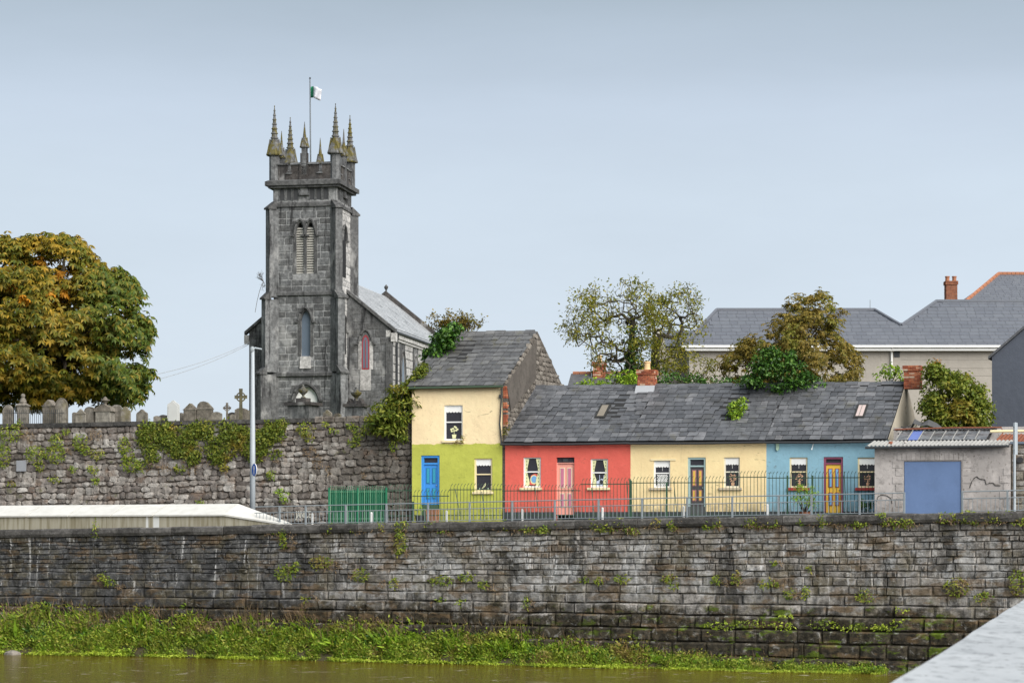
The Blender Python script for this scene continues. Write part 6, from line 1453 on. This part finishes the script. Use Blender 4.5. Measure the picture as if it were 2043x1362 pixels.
# horse chestnut at left
poly = [(-170, 560), (-120, 490), (-60, 475), (0, 473), (50, 474), (95, 466), (135, 465), (165, 478), (188, 512), (217, 540), (246, 536), (272, 562), (292, 600), (300, 640), (305, 660), (292, 700), (302, 745), (302, 780), (286, 815), (240, 806), (200, 800), (160, 812), (60, 815), (-60, 815), (-170, 800)]
rd = random.Random(5); lb = lobes(poly, 127, 120, 20, 4.5, rd, .7) + lobes(poly, 124.5, 90, 13, 5.5, rd, .15); ctr = P(100, 680, 127); fill = fill_points(poly, 125.5, 5.8, 11500, rd, 1.7)
def chest(o):
    gold = [q for q in lb if (lambda x, y: (10 < x < 130 and 515 < y < 605))(CX + F * q[0].x / q[0].y, HY - F * (q[0].z - CZ) / q[0].y) and q[0].y < 124.5 and rd.random() < .55]
    rest = [q for q in lb if q not in gold]
    palmate('crown', rest, 11, .29, .11, L_chest, o, rng, 6); palmate('golden_spray', gold, 9, .29, .11, L_gold, o, rng, 6); hands('outer_foliage', fill, ctr, .33, .12, L_chest, o, rng, 6)
    inner = [(c + Vector((0, 1.0, -.3)), r * .8) for c, r in lb]
tree('chestnut_tree', 'large horse chestnut turning gold and green behind the graves', 'tree', P(112, 838, 126), lb, chest, .55, rd, M_bark, 30)
# bare branched ash with ivy on its trunk
def grow(mb, p, d, L, r, lv, rnd, tips, spread=.55):
    pts = [p]; n = 4; q = p.copy(); dd = d.copy()
    for k in range(n): dd = (dd + Vector((rnd.gauss(0, .12), rnd.gauss(0, .12), rnd.gauss(.05, .08)))).normalized(); q = q + dd * L / n; pts.append(q.copy())
    mb.tube(pts, r, 6 if lv > 2 else 4, r * .62)
    if lv <= 1: tips.append((pts[-1], dd)); tips.append((pts[2], dd))
    if lv == 0: return
    for k in range(rnd.choice((2, 3)) if lv > 1 else 3):
        i = rnd.choice((2, 3, 4)) if k else 4; a = Vector((rnd.gauss(0, 1), rnd.gauss(0, .8), rnd.gauss(.1, .6))); a = (a - dd * a.dot(dd)).normalized(); nd = (dd * (1 - spread * .45) + a * spread * rnd.uniform(.6, 1.2) + Vector((0, 0, .12))).normalized(); grow(mb, pts[i], nd, L * rnd.uniform(.62, .86), r * .6, lv - 1, rnd, tips, spread)
def branch_tree(mb, trunk, targets, rd, rmax, rmin=.008):
    """join scattered points to the nearest branch already grown; limbs thicken with what they carry"""
    nodes = list(trunk); par = [i - 1 for i in range(len(trunk))]; base = trunk[0]
    for t in sorted(targets, key=lambda q: min((q - n).length for n in trunk)):
        best = min(range(len(nodes)), key=lambda i: (nodes[i] - t).length + .35 * max(0, nodes[i].z - t.z) + .5 * max(0, (nodes[i] - base).length - (t - base).length))
        a = nodes[best]; L = (t - a).length; k = max(2, int(L / .3)); prev = best
        sag = Vector((rd.gauss(0, .05), rd.gauss(0, .05), -.05)) * L
        for s_ in range(1, k + 1):
            f = s_ / k; q = a.lerp(t, f) + sag * 4 * f * (1 - f) + Vector((rd.gauss(0, .03), rd.gauss(0, .03), rd.gauss(0, .03)))
            nodes.append(q); par.append(prev); prev = len(nodes) - 1
    w = [1.0] * len(nodes)
    for i in range(len(nodes) - 1, 0, -1): w[par[i]] += w[i]
    rad = [max(rmin, rmax * (x / w[0]) ** .62) for x in w]
    for i in range(1, len(nodes)): mb.tube([nodes[par[i]], nodes[i]], min(rad[par[i]], rad[i] * 1.25), 5, rad[i])
    return nodes, rad
ash = thing('ash_tree', P(1262, 790, 116), 'sparse half bare ash tree with ivy clad trunk behind the terrace', 'tree'); rd = random.Random(23); mb = MB()
pa = [(1112, 668), (1122, 625), (1140, 590), (1175, 570), (1215, 572), (1240, 552), (1290, 565), (1318, 600), (1335, 572), (1375, 570), (1402, 605), (1412, 640), (1400, 670), (1370, 695), (1335, 740), (1290, 760), (1225, 758), (1195, 735), (1160, 725), (1175, 700), (1130, 690)]
def scatter(poly, n, Y, dep, rd):
    out = []
    while len(out) < n:
        x, y = rd.uniform(1100, 1420), rd.uniform(545, 770)
        if in_poly(x, y, poly): out.append(P(x, y, Y + rd.uniform(-dep, dep)))
    return out
tg = scatter(pa, 850, 116, 2.8, rd); left = [q for q in tg if CX + F * q.x / q.y < 1300]; rgt = [q for q in tg if q not in left]
nA, rA = branch_tree(mb, [P(1262, 800, 116), P(1259, 745, 116), P(1258, 705, 116), P(1261, 665, 116), P(1262, 635, 116)], left, rd, .26)
nB, rB = branch_tree(mb, [P(1308, 800, 116.5), P(1306, 750, 116.5), P(1307, 715, 116.4), P(1312, 690, 116.3)], rgt, rd, .20)
mb.build('trunk', M_bark2, ash)
tp = [n for n, r in list(zip(nA, rA)) + list(zip(nB, rB)) if r < .03 and rd.random() < (.75 if CX + F * n.x / n.y > 1300 else .60 if CX + F * n.x / n.y > 1215 else .36) and sin(n.x * 2.1) + sin(n.z * 2.7 + n.y) > -.4]
c = np.concatenate([np.array(t) + rng.normal(size=(13, 3)) * .17 for t in tp]); k = len(c); d = rng.normal(size=(k, 3)); d[:, 2] -= .3
leaf_mesh('crown', c, d, rng.normal(size=(k, 3)) + np.array([0, 0, .8]), .19 * rng.uniform(.6, 1.3, k), .07 * rng.uniform(.7, 1.3, k), L_spring, ash)
simple_foliage('trunk_ivy', [(P(x, y, 115.7), r) for x, y, r in ((1262, 660, .26), (1263, 680, .34), (1262, 700, .38), (1264, 720, .42), (1262, 738, .5), (1262, 756, .6), (1275, 760, .55), (1300, 735, .3), (1245, 762, .5))], 55, .16, .12, L_ever, ash, rng)
# olive brown tree
poly = [(1436, 712), (1470, 690), (1500, 668), (1535, 645), (1555, 620), (1562, 595), (1600, 590), (1625, 595), (1637, 578), (1655, 588), (1668, 605), (1690, 620), (1672, 645), (1668, 665), (1700, 690), (1714, 715), (1722, 745), (1700, 770), (1460, 768), (1440, 745)]; poly_m = poly
rd = random.Random(9); lb = lobes(poly, 113, 110, 11, 2.2, rd, .25)
tree('maple_tree', 'bushy olive brown tree rising behind the terrace roof', 'tree', P(1590, 800, 113), lb, lambda o: (palmate('crown', lb, 18, .18, .07, L_olive, o, rng, 5), hands('outer_foliage', fill_points(poly_m, 113, 2.6, 3300, random.Random(4), 2.9), P(1590, 700, 113.4), .18, .07, L_olive, o, rng, 5)), .18, rd, M_bark, 26)
poly = [(1325, 700), (1350, 688), (1385, 690), (1420, 710), (1440, 740), (1430, 768), (1330, 768), (1318, 735)]
rd = random.Random(3); lb = lobes(poly, 114.5, 60, 11, 1.6, rd, .3); tree('young_ash', 'low feathery yellow green tree right of the brick chimney', 'tree', P(1375, 795, 114.5), lb, lambda o: simple_foliage('crown', lb, 26, .18, .055, L_spring, o, rng), .08, rd, M_bark2, 16)
def shrub(label, poly, Y, n, rpx, dep, mat, per, L, W, seed, cat='shrub', name='shrub', base=None, pal=False, inset=.4, stem=True):
    rd = random.Random(seed); lb = lobes(poly, Y, n, rpx, dep, rd, inset); xs = [p[0] for p in poly]; ys = [p[1] for p in poly]; b = P(sum(xs) / len(xs), max(ys) + 4, Y) if base is None else base
    o = thing(name, b, label, cat); mb = MB(); limbs(mb, Vector(b), [c for c, r in rd.sample(lb, min(9, len(lb)))], .035, rd)
    if stem: mb.build('stem', M_bark, o)
    (palmate if pal else simple_foliage)('foliage', lb, per, L, W, mat, o, rng); return o
shrub('dense dark green evergreen bush overhanging the terrace ridge', [(1462, 774), (1485, 756), (1496, 728), (1512, 702), (1540, 693), (1568, 699), (1590, 702), (1604, 724), (1618, 748), (1640, 762), (1652, 776), (1606, 778), (1582, 784), (1556, 790), (1522, 780), (1490, 774)], 101.2, 120, 10, .7, L_ever, 60, .17, .085, 5, 'bush', 'evergreen_bush', P(1550, 776, 102.2))
shrub('trailing green bush along the ridge right of the evergreen', [(1600, 772), (1605, 740), (1640, 745), (1700, 752), (1725, 766), (1640, 772)], 105.5, 24, 8, .5, L_olive, 50, .14, .07, 6, 'bush')
shrub('low green hedge behind the ridge left of the chimney', [(1140, 772), (1170, 758), (1220, 745), (1260, 735), (1278, 745), (1278, 775), (1140, 775)], 108, 34, 9, .8, L_bright, 40, .15, .09, 7, 'hedge', 'hedge')
shrub('low green hedge behind the ridge right of the chimney', [(1308, 775), (1310, 745), (1350, 738), (1400, 750), (1470, 752), (1490, 775)], 108, 36, 9, .8, L_ever, 40, .15, .08, 8, 'hedge', 'hedge')
shrub('big rounded green bush between the terrace end and dark house', [(1842, 885), (1838, 800), (1843, 748), (1862, 726), (1900, 733), (1940, 752), (1970, 782), (1980, 815), (1980, 885)], 99.6, 240, 15, 1.3, L_ivy, 42, .17, .1, 9, 'bush', 'large_bush')
shrub('tall straggly autumn sprig above the big rounded bush', [(1852, 740), (1860, 718), (1872, 716), (1878, 735), (1868, 750)], 102, 8, 7, .3, L_gold, 30, .16, .07, 10, 'shrub')
shrub('leafy shrub behind the right end of the terrace ridge', [(1730, 768), (1745, 740), (1765, 725), (1790, 728), (1806, 745), (1806, 768)], 106, 20, 9, .6, L_bright, 40, .16, .08, 11, 'shrub')
shrub('fern like plant growing on the terrace slates', [(1450, 835), (1450, 815), (1462, 798), (1486, 796), (1490, 812), (1484, 834), (1468, 840)], 99.7, 34, 7, .25, L_bright, 90, .15, .06, 12, 'plant', 'roof_plant', stem=False)
shrub('bushy ivy mass covering the left end of the tall roof', [(846, 725), (848, 690), (862, 672), (885, 655), (905, 645), (925, 655), (920, 680), (905, 700), (880, 715), (862, 728)], 103.3, 60, 12, .8, L_ever, 50, .17, .12, 13, 'ivy', 'roof_ivy')
shrub('yellow green creeper trailing down the left verge of the tall house', [(796, 790), (816, 756), (845, 722), (856, 733), (838, 764), (815, 800)], 101.2, 46, 9, .4, L_ivy, 60, .15, .07, 14, 'creeper', 'creeper')
shrub('large leafy shrub spilling over the churchyard wall beside the tall house', [(734, 850), (736, 818), (756, 796), (780, 775), (805, 762), (826, 770), (832, 815), (826, 856), (800, 872), (758, 866)], 101.0, 90, 13, .7, L_ivy, 45, .24, .085, 15, 'shrub', 'shrub')
tw = thing('bare_shrub', P(905, 668, 104.6), 'leafless twiggy shrub above the tall house roof', 'shrub'); mb = MB(); tips = []; rd = random.Random(12)
for k in range(34): d = Vector((rd.uniform(-1.1, 1.2), rd.uniform(-.5, .5), rd.uniform(.35, 1))).normalized(); grow(mb, P(905 + rd.uniform(-25, 25), 672, 104.6), d, rd.uniform(.28, .55), .014, 3, rd, tips, .7)
mb.build('branch', M_bark, tw, kind='stuff'); c = np.array([t[0] for t in tips if rd.random() < .75]); k = len(c); leaf_mesh('leaf', c, rng.normal(size=(k, 3)), rng.normal(size=(k, 3)), np.full(k, .12), np.full(k, .07), L_olive, tw, 'stuff')
# hanging dead plant on the tower
dp = thing('tower_weed', P(524, 560, 150), 'dead weed hanging from the left tower buttress', 'weed'); mb = MB(); tips = []; rd = random.Random(2)
for k in range(9): grow(mb, P(526, 562, 149.6), Vector((rd.uniform(-1, .1), rd.uniform(-.3, .3), rd.uniform(-.4, .8))).normalized(), .32, .018, 2, rd, tips, .8)
mb.tube([P(524, 563, 149.6), P(518, 580, 149.6), P(513, 600, 149.6), P(509, 623, 149.6)], .018, 4); mb.build('twig', M_bark, dp, kind='stuff')
# ------------------------------------------------------------------ growth on the churchyard wall
def wall_growth(fr, spots, mat, parent, nm, per=60, L=.16, W=.08, kind='stuff'):
    C_, N_ = [], []
    for px, py, wpx, hpx in spots:
        u, z = fr.uz(px, py, -.1); s = fr.Y(u) / F; n = int(per * wpx * s * hpx * s * 2.2) + 10; r = np.sqrt(rng.random(n)); a = rng.random(n) * 2 * pi
        uu = u + r * np.cos(a) * wpx * s * .55; zz = z + r * np.sin(a) * hpx * s * .55 - .05 * rng.random(n); vv = -.06 - (1 - r ** 2) * min(.45, .35 * min(wpx, hpx) * s) * rng.random(n) - .05 * rng.random(n)
        C_.append(np.array(fr.O)[None] + np.outer(uu, np.array(fr.A)) + np.outer(vv, np.array(fr.B)) + np.outer(zz, [0, 0, 1])); k = rng.normal(size=(n, 3)) * .5 - np.array(fr.B)[None]; k[:, 2] += .5; N_.append(k)
    c, nn = np.concatenate(C_), np.concatenate(N_); k = len(c); d = unit(np.cross(nn, rng.normal(size=(k, 3)))) - .5 * np.array([0, 0, 1]) - .25 * np.array(fr.B)
    return leaf_mesh(nm, c, d, nn, L * rng.uniform(.5, 1.4, k), W * rng.uniform(.6, 1.4, k), mat, parent, kind)
iv = thing('wall_ivy', YF(-9, -.1, 8), 'broad curtain of ivy hanging from the churchyard wall behind the lamp post', 'ivy'); rd = random.Random(31); sp_ = []
for k in range(150):
    x = rd.uniform(282, 562); dmax = 912 - (18 if 395 < x < 425 else 0) - max(0, (x - 490) * .35) - max(0, (305 - x) * .9) + 16 * sin(x * .09) + 9 * sin(x * .23) + rd.uniform(-34, 16); y = 843 + (dmax - 843) * rd.random() ** .8; sp_.append((x, y, rd.uniform(18, 34), rd.uniform(14, 30)))
wall_growth(YF, sp_, L_ivy, iv, 'foliage', 70, .13, .08, None); wall_growth(YF, [(x + rd.uniform(-12, 12), y + 10, 16, 12) for x, y, a_, b_ in sp_[::4]], L_dry, iv, 'dead_stem', 40, .16, .02, None)
sp2 = [(20, 862, 40, 26), (8, 905, 22, 40), (70, 905, 34, 28), (112, 880, 22, 26), (110, 905, 36, 26), (160, 880, 26, 26), (172, 897, 18, 14), (195, 905, 22, 16), (248, 885, 18, 22), (255, 905, 22, 26), (262, 925, 34, 22), (280, 928, 20, 20), (185, 935, 20, 12), (190, 958, 16, 12), (108, 955, 26, 8), (145, 934, 14, 10), (26, 963, 14, 8), (38, 842, 10, 9), (80, 930, 14, 14), (610, 855, 30, 26), (618, 872, 14, 14), (665, 858, 14, 8), (650, 843, 12, 8), (700, 850, 12, 12), (715, 862, 18, 20), (705, 880, 20, 14), (735, 855, 22, 18), (785, 885, 14, 20), (540, 945, 14, 16), (400, 1000, 14, 9), (560, 850, 22, 14), (805, 870, 20, 18), (130, 860, 16, 8)]
wall_growth(YF, [(x, y, w_ * 1.25, h_ * 1.25) for x, y, w_, h_ in sp2], L_weed, None, 'wall_weeds', 120, .11, .055)
sp3 = [(60, 870, 16, 20), (45, 860, 18, 18), (190, 865, 26, 18), (140, 890, 14, 20), (330, 930, 30, 14), (380, 935, 24, 12), (620, 900, 24, 18), (633, 920, 16, 20), (655, 935, 10, 14), (295, 925, 10, 20), (528, 910, 8, 10), (550, 920, 8, 8), (725, 945, 6, 14)]
wall_growth(YF, [(x, y, w_ * 1.3, h_ * 1.3) for x, y, w_, h_ in sp3], L_dry, None, 'dry_wall_weeds', 90, .13, .025)
shrub('small round bright green bush at the foot of the churchyard wall', [(549, 990), (551, 978), (562, 974), (575, 980), (580, 995), (574, 1006), (556, 1006)], 102.6, 12, 6, .2, L_bright, 90, .11, .06, 16, 'bush', 'wall_bush', stem=False)
# growth on the quay wall and its coping
rd = random.Random(41); sp4 = []
for x, w_ in ((550, 18), (566, 10), (660, 12), (700, 14), (760, 16), (800, 26), (860, 22), (880, 20), (966, 14), (1008, 12), (1060, 30), (1085, 18), (1110, 18), (1180, 10), (1195, 14), (1215, 22), (1240, 16), (1258, 12), (1310, 18), (1340, 12), (1370, 14), (1410, 16), (1430, 12), (1500, 30), (1520, 40), (1545, 20), (1600, 12), (1640, 18), (1670, 40), (1700, 28), (1716, 22), (1760, 14), (1790, 40), (1810, 20), (1880, 20), (1905, 34), (1930, 20), (1945, 22), (1975, 20), (1990, 34), (2010, 18), (2035, 24)):
    t = QF.u(x, -.12); sp4.append((x, HY - F * (zc(t) - .16 + rd.uniform(-.12, .10) - CZ) / QF.Y(t), w_ * 1.6, rd.uniform(9, 22)))
wall_growth(QF, sp4, L_weed, None, 'coping_weeds', 170, .10, .05)
wall_growth(QF, [(x + rd.uniform(-20, 20), y + 5, w_ * 1.2, 12) for x, y, w_, h_ in sp4], L_dry, None, 'dry_coping_weeds', 110, .13, .022)
sp5 = [(565, 1075, 12, 26), (800, 1078, 22, 34), (795, 1092, 12, 20), (1260, 1058, 26, 12), (568, 1140, 34, 26), (590, 1130, 16, 18), (720, 1145, 28, 20), (786, 1160, 16, 16), (880, 1155, 40, 14), (930, 1150, 28, 14), (965, 1165, 18, 14), (1165, 1155, 18, 8), (1195, 1155, 16, 12), (1240, 1153, 30, 10), (1335, 1150, 24, 14), (1345, 1165, 14, 10), (1430, 1155, 16, 14), (1470, 1150, 16, 20), (1535, 1162, 36, 14), (1575, 1182, 22, 14), (1608, 1178, 14, 18), (1725, 1187, 28, 18), (1908, 1168, 36, 28), (1960, 1188, 28, 14), (2032, 1160, 30, 38), (1617, 1132, 8, 8), (1545, 1122, 10, 8), (880, 1195, 14, 10), (920, 1200, 20, 12), (1050, 1200, 14, 18), (1765, 1260, 10, 24), (1735, 1268, 8, 18), (1720, 1265, 12, 14), (1905, 1252, 16, 8), (1440, 1258, 10, 20), (610, 1195, 14, 12), (190, 1055, 10, 30), (220, 1160, 26, 10), (205, 1150, 18, 16), (640, 1120, 40, 20)]
wall_growth(QF, [(x, y, w_ * 1.25, h_ * 1.25) for x, y, w_, h_ in sp5], L_weed, None, 'quay_wall_weeds', 130, .12, .045)
wall_growth(QF, [(x + rd.uniform(-25, 25), y + rd.uniform(-4, 8), w_ * 1.1, h_) for x, y, w_, h_ in sp5 if rd.random() < .7], L_dry, None, 'dry_quay_weeds', 130, .15, .022)
sp6 = [(1440, 1246, 70, 16), (1500, 1242, 60, 14), (1560, 1246, 50, 14), (1640, 1243, 60, 16), (1700, 1250, 60, 14), (1760, 1250, 50, 14), (1420, 1262, 40, 10), (1790, 1238, 30, 8), (1570, 1225, 30, 6), (1800, 1215, 30, 6)]
wall_growth(Fr(QF(0, -.26, 0)[:2], 25), sp6, L_moss, None, 'ledge_moss', 90, .09, .05)
# shrub in a planter before the blue house
o = shrub('airy green shrub growing behind the railing before the blue house', [(1580, 1014), (1580, 985), (1588, 962), (1606, 955), (1626, 968), (1637, 985), (1630, 1014)], 95.0, 60, 8, .35, L_bright, 34, .15, .03, 18, 'shrub', 'planted_shrub', P(1606, 1026, 95.5))
o = MB().lathe(P(1606, 1026, 95.5).x, 95.5, [(.2, 5.4), (.26, 5.72), (.29, 5.74), (.25, 5.74), (.22, 5.6)], 12).build('plant_pot', M_terra, org=P(1606, 1026, 95.5)); prop(o, 'terracotta pot holding the shrub before the blue house', 'pot')
shrub('low green plants beside the garage in front of the blue house', [(1718, 1018), (1724, 1002), (1742, 1000), (1745, 1018)], 94.5, 8, 5, .2, L_ever, 60, .14, .08, 19, 'plant', 'garden_plant', stem=False)
shrub('thin leafy stem plant left of the garage corner', [(1713, 1012), (1716, 995), (1724, 996), (1724, 1012)], 94.8, 6, 4, .12, L_bright, 60, .09, .06, 20, 'plant', 'garden_plant')
shrub('small plant in the dark pot by the blue door', [(828, 1022), (832, 1012), (846, 1010), (850, 1022)], 100, 6, 4, .12, L_bright, 60, .10, .05, 21, 'plant', 'pot_plant', stem=False)
shrub('little weed sprouting under the upper window', [(902, 884), (908, 878), (925, 868), (924, 884), (912, 890)], 100.2, 8, 4, .08, L_olive, 70, .09, .05, 22, 'weed', 'window_weed', stem=False)
shrub('weeds in the corner between tall house and red roof', [(1000, 872), (1003, 852), (1012, 838), (1016, 860), (1008, 876)], 99.9, 8, 5, .12, L_olive, 60, .11, .05, 23, 'weed', 'wall_weed', stem=False)
# ------------------------------------------------------------------ river bank
bt = lambda px: np.interp(px, [-200, 0, 250, 500, 700, 900, 1100, 1300, 1500, 1700, 1900], [1210, 1212, 1220, 1230, 1234, 1242, 1254, 1272, 1292, 1308, 1326])
bw = lambda px: np.interp(px, [-200, 0, 500, 900, 1100, 1400, 1700, 1800, 1900], [1300, 1303, 1311, 1322, 1326, 1334, 1341, 1343, 1346])
cols = [(-160 + k * 20) for k in range(98)]; mb = MB(QF); g = {}; NR = 7; rd = random.Random(51)
prof_b = {}
for i, px in enumerate(cols):
    t = QF.u(px); Y = QF.Y(t); zt_ = max(.05, ZP(float(bt(px)) + 14, Y)); Yw = CZ * F / (float(bw(px)) - HY); vw = -max(1.15, (Y - Yw) / cos(radians(25)) * .95)
    prof_b[i] = (t, vw, zt_)
    for j in range(NR):
        f = j / (NR - 1); v = -.0 + (vw - .25) * f; z = zt_ * (1 - f) ** .8 - .30 * f; z += (rd.uniform(-.1, .1) if 0 < j < NR - 1 else 0); g[i, j] = mb.V(t, v, z)
for i in range(len(cols) - 1):
    for j in range(NR - 1): mb.fs.append([g[i, j + 1], g[i + 1, j + 1], g[i + 1, j], g[i, j]])
prop(mb.build('river_bank', M_soil), kind='structure')
ta = np.array([prof_b[i][0] for i in range(len(cols))]); va = np.array([prof_b[i][1] for i in range(len(cols))]); za = np.array([prof_b[i][2] for i in range(len(cols))])
def bank_pts(n, f0, f1, tmax=1e9):
    t = rng.uniform(ta[0], min(ta[-1], tmax), n); f = rng.uniform(f0, f1, n); v = np.interp(t, ta, va) * f + (f > .85) * (.12 * np.sin(t * 2.3) + .10 * np.sin(t * 5.1 + 1) + .14 * np.sin(t * .9 + 2)) ; z = np.maximum(.0, np.interp(t, ta, za) * np.clip(1 - f, 0, 1) ** .8)
    A, B = np.array(QF.A), np.array(QF.B)
    ph = rng.random() * 6; fld = np.sin(t * 2.3 + 1.6 * np.sin(f * 5 + ph) + ph) + np.sin(t * .9 + f * 6 + 2 * ph) * .8 + .6 * np.sin(t * 5.3 + f * 9 + ph); keep = fld > rng.uniform(-1.5, .9, n); t, f, v, z = t[keep], f[keep], v[keep], z[keep]
    return np.array(QF.O)[None] + np.outer(t, A) + np.outer(v, B) + np.outer(z, [0, 0, 1]), t, f
def tufts(nm, n, f0, f1, per, L, W, mat, up=1.0, spread=.6, hgt=0.0, tmax=1e9):
    c, t, f = bank_pts(int(n * 1.45), f0, f1, tmax); n = len(t); hs = np.clip(np.interp(t, ta, za) / 1.5, .35, 1.1) * rng.uniform(.55, 1.3, n) * (1 + .35 * np.sin(t * 1.9 + f * 3) * np.sin(t * .7 + 1)); k = n * per; cc = np.repeat(c, per, 0) + rng.normal(size=(k, 3)) * np.array([.07, .07, .02]); hh = np.repeat(hs, per); cc[:, 2] += hgt * rng.random(k) * hh
    d = rng.normal(size=(k, 3)) * spread; d[:, 2] = np.abs(d[:, 2]) * .5 + up * rng.uniform(.3, 1, k); nn = rng.normal(size=(k, 3)) + np.array([0, -.8, .6])
    leaf_mesh(nm, cc, d, nn, L * hh * rng.uniform(.6, 1.3, k), W * rng.uniform(.6, 1.3, k), mat, None, 'stuff')
tufts('bank_grass', 3800, .05, 1.0, 10, .46, .022, L_weed, 1.0, .45)
tufts('bank_weeds', 5200, .02, .97, 10, .15, .06, L_weed, .35, .8, .55)
tufts('bank_docks', 560, .02, .75, 9, .50, .13, L_bright, .9, .75, .05)
tufts('bank_bright_weeds', 7500, .30, 1.05, 9, .12, .05, L_bright, .35, .8, .30)
tufts('bank_edge_weeds', 3600, .74, 1.08, 9, .13, .05, L_weed, .4, .8, .22)
tufts('bank_dark_weeds', 1300, .05, .9, 9, .16, .07, L_ever, .4, .8, .4)
tufts('bank_dead_stems', 1300, .0, .6, 6, .80, .018, L_dry, 1.3, .35)
tufts('waterside_weed', 9000, .93, 1.30, 8, .11, .05, L_moss, .22, .9, .06)
tufts('wall_foot_weeds', 900, -.05, .15, 8, .42, .035, L_dry, 1.0, .4, .2, 8)
# boulder in the shallows
bo = MB().lathe(P(25, 1303, 96.9).x, 96.9, [(.1, -.2), (.36, -.05), (.33, .08), (.2, .16), (.05, .19)], 9).build('boulder', M_grave, org=P(25, 1303, 96.9)); prop(bo, 'smooth grey boulder at the water edge on the left', 'rock')
